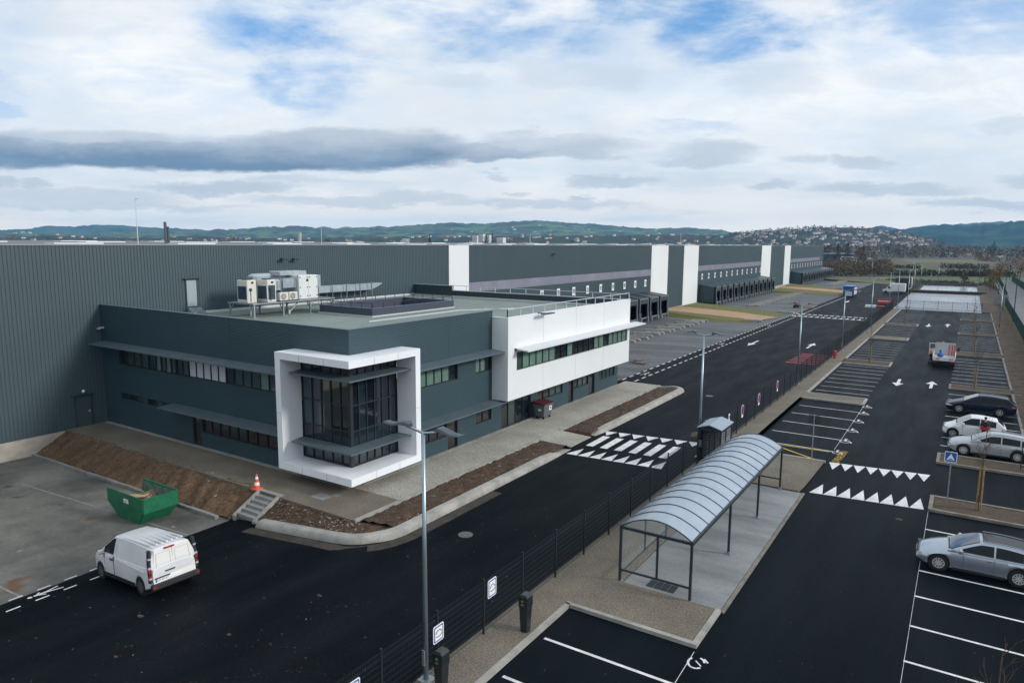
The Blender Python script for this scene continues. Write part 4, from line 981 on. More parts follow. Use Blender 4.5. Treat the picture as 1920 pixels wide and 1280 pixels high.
b = MB(); b.beam((-45.2, 36.3, PT), (-45.2, 36.3, PT+1.8), .05); b.beam((-45.1, 37.9, PT), (-45.1, 37.9, PT+2.0), .05); b.build('duct_support', galv, ah)
du = thing('air_duct', (-50.6, 48.5, OR), 'long galvanised air duct on posts along the warehouse wall', 'duct')
b = MB(); b.loft([[(-50.9, y0, z0), (-50.2, y0, z0), (-50.2, y0, z1), (-50.9, y0, z1)] for y0, z0, z1 in ((41.0, 8.38, 9.02), (51.4, 8.34, 8.98), (52.3, 8.62, 9.0), (52.9, 8.88, 8.95))])
b.build('duct_run', duct_m, du)
for y in (44.5, 46.2, 48.0, 49.8, 51.4):
    b = MB(); b.beam((-50.15, y, OR), (-50.15, y, 9.05), .05); b.beam((-50.95, y, OR), (-50.95, y, 9.05), .05); b.beam((-50.95, y, 9.05), (-50.15, y, 9.05), .05); b.build('support', galv, du)
for y in (42.6, 44.4, 46.0, 47.6, 49.2, 50.8):
    b = MB(); b.box(-50.93, -50.17, y-.03, y+.03, 8.34, 9.05); b.build('flange', galv, du)
b = MB(); b.cyl((-45.8, 37.5, OR+.1), (-45.4, 38.2, PT-.1), .05); b.cyl((-45.8, 37.5, OR), (-45.8, 37.5, OR+.3), .09)
b.cyl((-46.2, 34.2, OR+.05), (-46.2, 34.2, PT-.1), .04); tag(b.build('drain_pipe', mat('pale_pipe', (.6, .58, .52), .5)), 'pale pipe lagging under the roof equipment platform', 'pipe')
# ------------------------------------------------------------------ yard things
t = thing('concrete_steps', (-29.6, 21.5, -.9), 'grey precast concrete steps with side walls climbing the soil bank', 'steps')
b = MB(); n = 5
for k in range(n):
    y0 = 21.05+.29*k; zt = -.62+.145*k+.02; b.box(-30.25, -28.95, y0, y0+.36, zt-.16, zt)
    b.box(-30.25, -28.95, y0+.10, y0+.5, zt-.6, zt-.16)
b.build('treads', grey_conc, t)
for x in (-30.38, -28.82):
    b = MB(); dx = .5
    b.prism([(x-.11, 20.92), (x+.11, 20.92), (x+.11, 22.55), (x-.11, 22.55)], -1.1, lambda x_, y_: -.70+(y_-20.92)*.53); b.build('side_wall', kerb_conc, t)
b = MB(); b.box(-30.5, -28.7, 22.5, 22.75, -.4, .15); b.build('top_slab', kerb_conc, t)

t = thing('traffic_cone', (-30.7, 22.62, .12), 'orange traffic cone with two white bands on the gravel walkway', 'cone')
ora = mat('cone_orange', (.75, .10, .035), .5)
b = MB(); b.rbox(-30.94, -30.46, 22.38, 22.86, .12, .17, .02); b.build('base', ora, t)
prof = [(.17, .17), (.14, .33), (.115, .50), (.085, .66), (.06, .80), (.035, .94)]
for i in range(5):
    b = MB(); b.cyl((-30.7, 22.62, prof[i][1]), (-30.7, 22.62, prof[i+1][1]), prof[i][0], prof[i+1][0], 14); b.build('white_band' if i in (1, 3) else 'cone_body', white_pl if i in (1, 3) else ora, t, smooth=False)

sk = thing('skip', (-35.1, 18.9, -1.04), 'green steel rubble skip with an open end standing in the yard', 'skip')
gr = mat('skip_green', (.012, .155, .065), .42, col2=(.010, .115, .062), vscale=1.4, grain=.15, gscale=5, spots=[((.16, .25, .22), 1.1, .12)]); gr2 = mat('skip_inside', (.02, .13, .085), .7, col2=(.17, .20, .17), vscale=2.5, grain=.3, gscale=8)
x0, x1, y0, y1 = -36.75, -33.42, 18.02, 19.82; xb0, xb1, yb0, yb1 = -35.75, -33.95, 18.06, 19.62; zb, zm, zt = -1.04, -.33, .33
b = MB()
def plate(pts, th=.04):                            # thick plate from a flat outline
    p = [Vector(q) for q in pts]; n = (p[1]-p[0]).cross(p[2]-p[0]).normalized()*th
    m_ = len(p); b.idx([tuple(q) for q in p]+[tuple(q+n) for q in p], [tuple(range(m_))[::-1], tuple(range(m_, 2*m_))]+[(i, (i+1) % m_, m_+(i+1) % m_, m_+i) for i in range(m_)])
plate([(x0, y0, zm), (x1, y0, zm), (x1, y0, zt), (x0, y0, zt)]); plate([(x0, y1, zm), (x1, y1, zm), (x1, y1, zt), (x0+.25, y1, zt+.02)]); plate([(x1, y0, zm), (x1, y1, zm), (x1, y1, zt), (x1, y0, zt)])
plate([(xb0, yb0, zb), (xb1, yb0, zb), (x1, y0, zm), (x0, y0, zm)]); plate([(xb0, yb1, zb), (xb1, yb1, zb), (x1, y1, zm), (x0+.4, y1, zm)]); plate([(xb1, yb0, zb), (xb1, yb1, zb), (x1, y1, zm), (x1, y0, zm)])
plate([(xb0, yb0, zb), (xb0, yb1, zb), (x0+.35, y1, zm), (x0+.2, y0, zm)]); plate([(xb0, yb0, zb), (xb1, yb0, zb), (xb1, yb1, zb), (xb0, yb1, zb)])
b.build('body', gr, sk)
b = MB(); b.box(x0, x1+.03, y0-.035, y0+.03, zt-.04, zt+.03); b.box(x1-.03, x1+.06, y0+.03, y1+.03, zt-.04, zt+.03); b.box(x0+.2, x1-.03, y1-.03, y1+.06, zt-.04, zt+.03); b.box(x0+.02, x1+.05, y0-.05, y0, zm-.05, zm+.03); b.box(x1, x1+.07, y0-.04, y1+.05, zm-.05, zm+.03)
for x in (-36.1, -35.2, -34.25): b.box(x-.03, x+.03, y0-.03, y0, zm, zt)
b.build('rim', gr, sk)
b = MB(); b.face([(x0+.15, y1-.05, zm), (x1-.06, y1-.05, zm), (x1-.06, y1-.05, zt-.05), (x0+.3, y1-.05, zt-.05)]); b.build('inside_face', gr2, sk)
b = MB(); b.box(-35.15, -34.72, y0-.06, y0-.045, -.12, .10); p_ = b.build('label_plate', white_pl, sk)
b = MB()
for k in range(3): b.box(-35.1, -34.78+(-.1 if k == 1 else 0), y0-.065, y0-.06, .02-.06*k, .045-.06*k)
b.build('print', mat('print_grey', (.2, .22, .25), .5), p_)
b = MB(); r = random.Random(2); hh = [[r.uniform(-.1, .12) for _ in range(9)] for _ in range(7)]
b.grid(lambda i, j: (x0+.75+(x1-x0-.85)*i/8, y0+.08+(y1-y0-.16)*j/6, -.30+1.4*hh[j][i]+.14*sin(i)), 8, 6); tag(b.build('rubble', mat('rubble', (.12, .075, .05), .95, col2=(.22, .17, .13), vscale=3, grain=.5, gscale=12)), 'brown rubble heaped inside the green skip', 'rubble')
b = MB(); b.beam((-36.2, 18.6, -.22), (-35.2, 19.2, -.12), .5, .03); tag(b.build('board', mat('plywood', (.48, .34, .16), .8)), 'tan board lying on the rubble in the green skip', 'board')

t = thing('waste_bin', (-26.0, 44.4, .12), 'grey four wheeled waste container with maroon lid outside the glazed entrance', 'bin')
bg_ = mat('bin_grey', (.10, .115, .125), .5); mr = mat('bin_maroon', (.085, .014, .026), .45)
b = MB(); b.loft([[(-26.35, 43.85, .32), (-25.62, 43.85, .32), (-25.62, 44.95, .32), (-26.35, 44.95, .32)], [(-26.5, 43.75, 1.2), (-25.5, 43.75, 1.2), (-25.5, 45.05, 1.2), (-26.5, 45.05, 1.2)]]); b.box(-26.53, -25.47, 43.72, 45.08, 1.16, 1.24); b.build('body', bg_, t)
b = MB(); b.prism([(-26.55, 43.7), (-25.45, 43.7), (-25.45, 45.1), (-26.55, 45.1)], 1.245, lambda x, y: 1.30 if x > -26 else 1.42); b.build('lid', mr, t)
for x in (-26.25, -25.7):
    for y in (43.95, 44.85):
        b = MB(); b.cyl((x, y-.03, .21), (x, y+.03, .21), .09, .09, 12); b.box(x-.03, x+.03, y-.04, y+.04, .21, .33); b.build('wheel', black_rub, t)
b = MB(); b.box(-25.56, -25.52, 44.5, 44.85, .72, 1.08); s_ = b.build('sticker', white_pl, t); b = MB(); b.box(-25.515, -25.51, 44.6, 44.75, .82, .98); b.build('print', bg_, s_)
b = MB(); b.box(-26.05, -25.8, 43.785, 43.8, .75, .92); b.build('sticker', white_pl, t)
t = thing('debris_pile', (-29.9, 72.2, -.1), 'heap of broken pallet wood dumped on the dock yard beyond the office', 'debris')
r = random.Random(12); b = MB()
for k in range(16):
    a = r.uniform(-.5, .6); x, y, z = -29.9+r.uniform(-.9, .9), 72.2+r.uniform(-.7, .7), -.05+r.uniform(0, .32); b.beam((x-.6*cos(a), y-.6*sin(a), z), (x+.6*cos(a), y+.6*sin(a), z+r.uniform(-.1, .15)), .12, .03)
b.build('planks', mat('old_wood', (.17, .13, .10), .9, var=.5, vscale=3), t); b = MB(); b.ball((-29.9, 72.2, -.12), .8, 10, 5, .35); b.build('sacks', mat('sack', (.22, .22, .21), .9, var=.4, vscale=4), t)

# wheel guides of the dock yards: two rounded concrete bars to a bay
def guide(x0, x1, y, group, label):
    r_ = .17; b = MB(); rings = []
    for x, s in ((x0, .5), (x0+.12, .9), (x0+.3, 1), (x1-.3, 1), (x1-.12, .9), (x1, .5)):
        z = gz(x, 70); rings.append([(x, y-.22*s, z-.02), (x, y-.22*s, z+.28*s), (x, y-.10*s, z+.42*s), (x, y+.10*s, z+.42*s), (x, y+.22*s, z+.28*s), (x, y+.22*s, z-.02)])
    b.loft(rings); o = b.build('wheel_guide', kerb_conc, None); return tag(o, label, 'wheel guide', group)
k = 0
pix = [(135, 765, 75, 785), (285, 720, 230, 745), (422, 683, 370, 695), (545, 648, 500, 660), (670, 612, 625, 628), (780, 582, 740, 592), (885, 549, 840, 563), (945, 535, 905, 543)]
for a, c, d, e in pix:
    for (u, w_), s in (((a, c), 3.2), ((d, e), 4.4)):
        p = at(1180+u/6.4, 520+w_/6.4, -.35); guide(p.x-s, p.x, p.y, 'wheel guides in the near dock yard', 'rounded concrete wheel guide lying on the dock yard before the nearest docks')
for k in range(12):
    y = 158.9+4.7*k
    for dy in (-1.3, 1.3): guide(-40.9, -37.6, y+dy, 'wheel guides in the second dock yard', 'small pale wheel guide before the second row of docks')
for k in range(11):
    y = 257+4.8*k
    for dy in (-1.3, 1.3): guide(-40.9, -37.6, y+dy, 'wheel guides in the far dock yard', 'tiny pale wheel guide in the farthest dock yard behind the blue container')

# ------------------------------------------------------------------ lamps
def lamp_post(x, y, h, label, group, arms=True, hd=1.0, z0=.12, name='street_lamp', col=None):
    t = thing(name, (x, y, z0), label, 'street lamp', group)
    b = MB(); b.cyl((x, y, z0), (x, y, z0+h), .085, .05, 10); b.build('pole', col or lamp_m, t, smooth=True)
    b = MB(); b.box(x-.2, x+.2, y-.2, y+.2, z0, z0+.035); b.build('base_plate', galv, t)
    b = MB(); b.box(x-.05, x+.05, y-.12, y-.09, z0+.5, z0+1.0); b.build('hatch', galv, t)
    if arms:
        for s in (-1, 1):
            b = MB(); pts = [(x, y, z0+h-.03), (x+s*.30*hd, y+.0, z0+h+.03), (x+s*.62*hd, y, z0+h+.09)]
            for p, q in zip(pts[:-1], pts[1:]): b.cyl(p, q, .04, .035, 7)
            a = b.build('arm', lamp_m, t)
            b = MB(); rings = []
            for u, wd, zz, th in ((.48, .10, .085, .09), (.60, .17, .14, .10), (.80, .18, .13, .07), (1.05, .17, .075, .05), (1.28, .15, .085, .03), (1.42, .14, .115, .02)):
                rings.append([(x+s*u*hd, y-wd*hd, z0+h+zz), (x+s*u*hd, y+wd*hd, z0+h+zz), (x+s*u*hd, y+wd*.8*hd, z0+h+zz+th), (x+s*u*hd, y-wd*.8*hd, z0+h+zz+th)])
            b.loft(rings); shade_auto(b.build('lamp_head', lamp_head, t), 50)
    return t
LG = 'lamp posts along the fence pavement'
lamp_post(-12.68, 14.93, 7.62, 'grey double armed lamp post nearest, beside the fence gap in front', LG)
lamp_post(-13.1, 41.4, 7.55, 'grey double armed lamp post between the crossing and the turnstile', LG)
lamp_post(-12.78, 69.05, 7.45, 'grey double armed lamp post before the red road hatching', LG)
lamp_post(-12.6, 94.5, 7.45, 'grey double armed lamp post just past the red hydrant', LG)
lamp_post(-12.65, 124.4, 7.6, 'grey double armed lamp post facing the far sawtooth road line', LG)
lamp_post(-12.75, 154.3, 7.7, 'grey lamp post at the far end of the mesh fence', LG)
lamp_post(-12.35, 168.6, 7.9, 'grey lamp post on the near corner of the pale wet slab', LG)
lamp_post(-10.55, 169.0, 7.9, 'grey lamp post standing on the pale wet slab', LG, z0=.02)
lamp_post(-12.9, 227.5, 7.6, 'grey lamp post at the left corner of the lined basin', LG, z0=.0)
FG = 'far poles round the basin and the road end'
for px, py, top, lab in ((1711, 524, 488, 'tall grey pole left of the basin among the far lamps'), (1726, 535, 496, 'grey pole behind the left basin fence'), (1758.6, 533, 496, 'grey pole rising behind the middle of the basin'), (1835, 530, 494, 'grey pole behind the right end of the basin'), (1745, 527, 512, 'short pole with small head behind the basin'), (1634, 521, 486, 'thin lamp post on the far verge beyond the docks')):
    p = at(px, py); d_ = hypot(p.x, p.y); h = CAMZ+ray(px, top).z/hypot(ray(px, top).x, ray(px, top).y)*d_
    lamp_post(p.x, p.y, h, lab, FG, arms=(px in (1745, 1634)), z0=0, hd=.8, name='far_pole')
lamp_post(4.65, 137.0, 6.6, 'grey pole in the soil strip right of the parking bays', FG, arms=False, name='far_pole')
for px, py, top, lab in ((1899.5, 603, 508, 'tall dark pole beside the side road, nearest of three'), (1882, 570, 510, 'tall dark pole beside the side road, middle of three'), (1872, 551, 505, 'tall dark pole beside the side road, farthest of three')):
    p = at(px, py, .3); d_ = hypot(p.x, p.y); h = CAMZ+ray(px, top).z/hypot(ray(px, top).x, ray(px, top).y)*d_
    t = thing('dark_pole', (p.x, p.y, .2), lab, 'pole', 'dark poles by the side road'); b = MB(); b.cyl((p.x, p.y, .2), (p.x, p.y, h), .09, .06, 8); b.build('pole', fence_green, t); b = MB(); b.box(p.x-.15, p.x+.15, p.y-.1, p.y+.1, h-.35, h-.05); b.build('camera_box', alu, t)

# ------------------------------------------------------------------ mesh fences
def mesh_panel(w, h, pitch, hpitch, wire):
    b = MB()
    k = 0.0
    while k <= w+.001: b.beam((0, k, .06), (0, k, h), wire); k += pitch
    z = .12
    while z < h-.02: b.beam((.006, 0, z), (.006, w, z), wire*1.3); z += hpitch
    for z in (.25, .28, h-.25, h-.05): b.beam((.012, 0, z), (.012, w, z), wire*1.2)
    return b
def fence(name, label, x0, y0, x1, y1, h, step, m, pitch=.06, wire=.0055, z0=.1, post=.06):
    L_ = hypot(x1-x0, y1-y0); n = max(1, round(L_/step)); st = L_/n; a = atan2(y1-y0, x1-x0)-pi/2
    t = thing(name, (x0, y0, z0), label, 'fence', None, a)
    pb = MB(); pb.box(-post/2, post/2, -post/2, post/2, 0, h+.06); pm = pb.build('post', m, t, local=True)
    pp = mesh_panel(st-post-.02, h, pitch, .2, wire).build('mesh_panel', m, t, local=True); pp.location = (0, post/2+.01, 0)
    for k in range(1, n+1):
        c = pm.copy(); COL.objects.link(c); c.parent = t; c.location = (0, st*k, 0)
        if k < n: c = pp.copy(); COL.objects.link(c); c.parent = t; c.location = (0, st*k+post/2+.01, 0)
    return t
fence('mesh_fence', 'dark mesh fence along the pavement from the front edge to the turnstile', -12.68, 3.33, -12.68, 39.78, 1.92, 2.43, fence_m)
fence('mesh_fence', 'dark mesh fence along the pavement beyond the turnstile, carrying violet round signs', -12.68, 43.3, -12.68, 163.5, 1.92, 2.45, fence_m, pitch=.13, wire=.010)
fence('mesh_fence', 'thin mesh fence across the front of the pale wet slab', -12.4, 166.3, 2.6, 166.3, 1.9, 2.5, fence_m, pitch=.25, wire=.02, z0=.02)
fence('green_fence', 'green fence along the left side of the lined basin', -13.2, 228, -13.4, 272, 2.0, 2.5, fence_green, pitch=.12, wire=.03, z0=.3)
fence('green_fence', 'dark mesh fence across the back of the lined basin', -13.2, 272, 3.5, 272, 1.5, 2.5, fence_m, pitch=.3, wire=.03, z0=.3)
fence('green_fence', 'dark green fence between the soil strip and the side road', 6.75, 62, 7.0, 188, 1.9, 2.5, fence_green, pitch=.07, wire=.016, z0=.3)
fence('green_fence', 'dark green fence beyond the concrete wall beside the side road', 7.9, 205, 9.2, 320, 1.9, 2.5, fence_green, pitch=.12, wire=.03, z0=.2)
fence('green_fence', 'green fence on the far side of the side road', 15.2, 170, 13.4, 325, 2.1, 2.5, fence_green, pitch=.12, wire=.03, z0=0)
t = thing('concrete_wall', (6.4, 190, 0), 'grey precast concrete wall panel where the side road fence breaks', 'wall')
b = MB(); b.box(5.0, 7.6, 189.8, 190.1, -.2, 2.3); b.build('panel', grey_conc, t)
b = MB(); b.box(4.3, 5.0, 189.6, 190.1, -.2, 1.3); b.build('plinth_block', kerb_conc, t)

# signs on the fence
def rrect(b, c, w, h, x0, x1, r=.06):
    y, z = c; pts = []
    for cx, cy, a0 in ((w/2-r, h/2-r, 0), (-w/2+r, h/2-r, 90), (-w/2+r, -h/2+r, 180), (w/2-r, -h/2+r, 270)):
        for k in range(4): a = radians(a0+30*k); pts.append((y+cx+r*cos(a), z+cy+r*sin(a)))
    n = len(pts); b.idx([(x0, p, q) for p, q in pts]+[(x1, p, q) for p, q in pts], [tuple(range(n))[::-1], tuple(range(n, 2*n))]+[(i, (i+1) % n, n+(i+1) % n, n+i) for i in range(n)])
def car_sign(y, zc, w, h, label):
    x = -12.63; t = thing('fence_sign', (x, y, zc), label, 'sign', 'white and blue pictogram signs on the fence')
    b = MB(); rrect(b, (y, zc), w, h, x-.012, x); b.build('plate', white_pl, t)
    b = MB(); rrect(b, (y, zc), w-.07, h-.07, x, x+.004, .04); b.build('blue_border', blue_pl, t)
    b = MB(); rrect(b, (y, zc), w-.15, h-.15, x+.004, x+.008, .03); b.build('white_field', white_pl, t)
    b = MB()
    pts = [(y+.13*cos(a_*pi/7)*w/.5, zc+.02+.10*sin(a_*pi/7)*h/.6) for a_ in range(0, 8)]
    for p, q in zip(pts[:-1], pts[1:]): b.beam((x+.01, *p), (x+.01, *q), .018)
    pts = [(y+.15*cos(a_*pi/7)*w/.5, zc-.03-.07*sin(a_*pi/7)*h/.6) for a_ in range(0, 7)]
    for p, q in zip(pts[:-1], pts[1:]): b.beam((x+.01, *p), (x+.01, *q), .016)
    b.build('pictogram', black_pl, t)
car_sign(18.34, 1.60, .50, .64, 'white and blue pictogram sign on the fence beside the farther charging post')
car_sign(15.48, 1.36, .50, .56, 'white and blue pictogram sign on the fence just right of the nearest lamp post')
car_sign(11.95, 1.45, .50, .60, 'white and blue pictogram sign cut by the bottom edge of the photo')
def round_sign(y, label):
    x = -12.62; zc = 1.58; t = thing('no_parking_sign', (x, y, zc), label, 'sign', 'violet round signs on the fence')
    b = MB(); b.cyl((x, y, zc), (x+.012, y, zc), .37, .37, 24); b.build('disc', white_pl, t)
    b = MB(); b.cyl((x+.012, y, zc), (x+.018, y, zc), .33, .33, 24); b.build('red_ring', mat('sign_magenta', (.30, .02, .13), .4), t)
    b = MB(); b.cyl((x+.018, y, zc), (x+.022, y, zc), .25, .25, 24); b.build('centre', mat('sign_violet', (.10, .045, .30), .4), t)
    b = MB(); b.beam((x+.025, y-.18, zc+.18), (x+.025, y+.18, zc-.18), .07, .01, up=(1, 0, 0)); b.build('slash', mat('sign_magenta', (.3, .02, .13), .4), t)
    b = MB(); b.box(x, x+.012, y-.2, y+.2, 1.05, 1.2); b.build('lower_plate', white_pl, t)
round_sign(49.25, 'violet round no parking sign on the fence, nearest the turnstile'); round_sign(53.85, 'violet round no parking sign on the fence, middle of three'); round_sign(59.95, 'violet round no parking sign on the fence, nearest the third lamp post')
t = thing('notice', (-12.63, 46.0, 1.7), 'small white and blue notice on the fence beside the turnstile', 'sign'); b = MB(); b.box(-12.64, -12.62, 45.85, 46.15, 1.5, 1.95); b.build('plate', white_pl, t); b = MB(); b.box(-12.62, -12.615, 45.9, 46.1, 1.62, 1.85); b.build('blue_field', mat('pale_blue', (.10, .25, .55), .4), t)

# charging posts
def charger(x, y, label, rz=0):
    t = thing('charging_post', (x, y, .12), label, 'charging post', 'black charging posts on the pavement', rz)
    cb = mat('charger_black', (.012, .016, .02), .35, spec=.6)
    b = MB(); w0, w1 = .12, .17
    b.loft([[(-w0, -w0, 0), (w0, -w0, 0), (w0, w0, 0), (-w0, w0, 0)], [(-.15, -.16, .82), (.15, -.16, .82), (.15, .16, .82), (-.15, .16, .82)], [(-.17, -.18, .95), (.17, -.18, .95), (.17, .18, .95), (-.17, .18, .95)], [(-.17, -.18, 1.26), (.17, -.18, 1.26), (.17, .18, 1.26), (-.17, .18, 1.26)], [(-.10, -.15, 1.34), (.10, -.15, 1.34), (.10, .15, 1.34), (-.10, .15, 1.34)]])
    b.build('body', cb, t, local=True)
    b = MB(); b.cyl((-.02, -.18, 1.12), (-.02, -.195, 1.12), .04, .04, 12); b.build('status_lamp', mat('status_green', (.10, .32, .04), .4), t, local=True)
    b = MB(); b.cyl((0, -.18, 1.12), (0, -.187, 1.12), .075, .075, 14); b.build('socket', rail_dark, t, local=True)
    b = MB(); b.box(-.07, .03, -.187, -.18, .97, 1.02); b.build('badge', lamp_m, t, local=True)
charger(-11.62, 18.86, 'black charging post with green light, right of the farther fence sign'); charger(-11.92, 14.72, 'black charging post at the foot of the nearest lamp post')

# ------------------------------------------------------------------ shelter with arched roof
sh = thing('arched_shelter', (-9.05, 31.2, .035), 'long shelter with arched translucent roof on dark posts over a concrete slab', 'shelter')
SX0, SX1, SY0, SY1, SZ = -10.45, -7.66, 23.92, 38.45, 2.36
poly = mat('polycarbonate', (.34, .43, .54), .22, spec=.9, col2=(.40, .48, .58), vscale=.6, alpha=.74, rvar=.08)
def arch(u): return SX0+(SX1-SX0)*u, SZ+.50*sin(pi*u)**.9
NA = 16
b = MB(); b.grid(lambda i, j: (arch(i/NA)[0], SY0+(SY1-SY0)*j/15, arch(i/NA)[1]), NA, 15); b.build('roof_sheet', poly, sh, smooth=True)
for j in range(16):
    y = SY0+(SY1-SY0)*j/15; b = MB()
    for i in range(NA):
        p, q = arch(i/NA), arch((i+1)/NA); b.beam((p[0], y, p[1]+.008), (q[0], y, q[1]+.008), .032, .035)
    b.build('roof_rib', rail_dark, sh)
for x in (SX0, SX1):
    b = MB(); b.box(x-.055, x+.055, SY0-.03, SY1+.03, SZ-.12, SZ+.02); b.build('eaves_beam', rail_dark if x < -9 else rail_dark, sh)
for y in (SY0, SY1):
    b = MB(); b.box(SX0+.055, SX1-.055, y-.04, y+.04, SZ-.10, SZ); b.box(SX0, SX1, y-.03, y+.03, .56, .63); b.box(-9.0, -8.92, y-.03, y+.03, .63, SZ-.1); b.build('end_frame', rail_dark, sh)
    b = MB(); n = 12; b.face([(SX0+.05, y, SZ)]+[(arch(i/n)[0], y, arch(i/n)[1]-.02) for i in range(1, n)]+[(SX1-.05, y, SZ)]); b.build('gable_glass', mat('clear_glass', (.45, .52, .55), .08, spec=.6, alpha=.30), sh)
    b = MB(); b.face([(SX0+.06, y, .64), (-9.0, y, .64), (-9.0, y, SZ-.11), (SX0+.06, y, SZ-.11)]); b.face([(-8.92, y, .64), (SX1-.06, y, .64), (SX1-.06, y, SZ-.11), (-8.92, y, SZ-.11)]); b.build('end_glass', mat('thin_glass', (.5, .58, .58), .04, spec=.35, alpha=.12), sh)
for y in (SY0, 28.85, 33.65, SY1):
    for x in (SX0, SX1):
        b = MB(); b.box(x-.045, x+.045, y-.045, y+.045, .04, SZ-.12); p = b.build('post', rail_dark, sh)
        b = MB(); b.box(x-.13, x+.13, y-.13, y+.13, .036, .055); b.box(x-.07, x+.07, y-.07, y+.07, .055, .14); b.build('foot', galv, p)
b = MB()
for y in (26.4, 31.2, 36): b.box(SX0-.03, SX0+.03, y-.03, y+.03, .45, SZ-.12)
b.box(SX0-.025, SX0+.025, SY0, SY1, .42, .48); b.build('back_frame', rail_dark, sh)
b = MB(); b.face([(SX0, SY0+.05, .49), (SX0, SY1-.05, .49), (SX0, SY1-.05, SZ-.12), (SX0, SY0+.05, SZ-.12)]); b.build('back_glass', mat('thin_glass', (.5, .58, .58), .04, alpha=.12), sh)

# ------------------------------------------------------------------ turnstile
t = thing('turnstile', (-12.05, 41.2, .12), 'black full height turnstile with barred sides under a grey gabled roof', 'turnstile')
b = MB()
for x in (-12.72, -12.05, -11.42):
    for y in (40.05, 41.0, 42.2): b.box(x-.045, x+.045, y-.045, y+.045, .12, 2.33)
b.box(-12.75, -11.4, 40.0, 40.1, 2.22, 2.33); b.box(-12.75, -11.4, 42.15, 42.25, 2.22, 2.33); b.box(-12.77, -12.67, 40.1, 42.15, 2.22, 2.33); b.box(-11.47, -11.37, 40.1, 42.15, 2.22, 2.33)
b.build('frame', rail_dark, t)
b = MB()
for k in range(18):
    z = .3+.105*k; b.cyl((-12.7, 40.5, z), (-12.1, 40.5, z), .018, .018, 6); b.cyl((-12.0, 40.95, z), (-11.45, 40.95, z), .018, .018, 6); b.cyl((-12.35, 41.0, z), (-12.35, 42.1, z), .018, .018, 6); b.cyl((-11.42, 40.1, z), (-11.42, 42.1, z), .016, .016, 6)
b.cyl((-12.35, 41.3, .12), (-12.35, 41.3, 2.25), .06); b.cyl((-11.75, 41.3, .12), (-11.75, 41.3, 2.25), .06); b.build('comb_bars', galv, t)
b = MB(); b.box(-12.72, -12.6, 40.0, 42.2, .3, 2.2); b.box(-12.06, -12.02, 40.0, 42.2, .5, 2.2); b.build('side_screen', shelter_black, t)
b = MB(); zr = lambda x: 2.36+.22*(1-abs(x+12.07)/.72)
b.loft([[(-12.80, y, 2.34), (-12.07, y, 2.56), (-11.33, y, 2.34), (-11.33, y, 2.38), (-12.07, y, 2.61), (-12.80, y, 2.38)] for y in (39.9, 42.35)]); b.build('roof', mat('turnstile_roof', (.30, .36, .42), .4, metal=.3), t)
b = MB(); b.face([(-12.78, 39.98, 2.34), (-11.35, 39.98, 2.34), (-12.07, 39.98, 2.56)]); b.face([(-12.78, 42.28, 2.34), (-11.35, 42.28, 2.34), (-12.07, 42.28, 2.56)]); b.build('gable', shelter_black, t)
b = MB(); b.box(-12.66, -12.5, 39.9, 40.0, 1.2, 1.6); b.build('card_reader', lamp_m, t)

# ------------------------------------------------------------------ road signs, hydrant
t = thing('hump_sign', (-.03, 40.4, .1), 'square blue road hump sign with white triangle on a post in the planted island', 'sign')
b = MB(); b.cyl((-.03, 40.4, .1), (-.03, 40.4, 2.95), .032, .032, 10); b.build('post', galv, t)
def sq(b, w, d): 
    pts = []; r = .05
    for cx, cz, a0 in ((w/2-r, w/2-r, 0), (-w/2+r, w/2-r, 90), (-w/2+r, -w/2+r, 180), (w/2-r, -w/2+r, 270)):
        for k in range(4): a = radians(a0+30*k); pts.append((-.05+cx+r*cos(a), 2.67+cz+r*sin(a)))
    n = len(pts); b.idx([(x, d, z) for x, z in pts]+[(x, d+.01, z) for x, z in pts], [tuple(range(n)), tuple(range(n, 2*n))[::-1]]+[(i, n+i, n+(i+1) % n, (i+1) % n) for i in range(n)])
b = MB(); sq(b, .54, 40.35); b.build('plate', white_pl, t); b = MB(); sq(b, .475, 40.342); b.build('blue_field', mat('sign_blue', (.015, .12, .42), .35), t)
b = MB(); b.face([(-.23, 40.338, 2.51), (.13, 40.338, 2.51), (-.05, 40.338, 2.85)]); b.build('triangle', white_pl, t)
b = MB(); b.face([(-.17+.24*k/8, 40.334, 2.535+.05*sin(pi*k/8)) for k in range(9)]); b.build('hump_symbol', black_pl, t)
t = thing('twin_sign', (-7.15, 44.55, .12), 'two dark sign plates seen from behind on one post near the shelter', 'sign')
b = MB(); b.cyl((-7.15, 44.55, .12), (-7.15, 44.55, 2.98), .03, .03, 8); b.build('post', galv, t)
for x in (-7.33, -6.97): b = MB(); b.box(x-.14, x+.14, 44.58, 44.6, 2.42, 2.92); b.build('plate', mat('sign_back', (.035, .035, .037), .6), t)
t = thing('fire_hydrant', (-12.3, 87.4, .12), 'red fire hydrant on the pavement beside the fence', 'hydrant')
b = MB(); b.cyl((-12.3, 87.4, .12), (-12.3, 87.4, .85), .16, .16, 10); b.ball((-12.3, 87.4, .88), .2, 10, 6); b.build('body', red_pl, t); b = MB(); b.cyl((-12.55, 87.4, .62), (-12.05, 87.4, .62), .09, .09, 8); b.build('outlet', red_pl, t)
t = thing('railing_frame', (3.9, 50.0, .1), 'black tubular railing frame at the end of the planted island by the silver estate', 'railing')
b = MB()
for x in (3.42, 3.75, 4.1, 4.5): b.beam((x, 49.7+.0*x, .1), (x, 49.7, 1.75), .05)
for z in (.3, 1.75): b.beam((3.4, 49.7, z), (4.9, 49.7, z), .05)
b.build('frame', rail_dark, t)

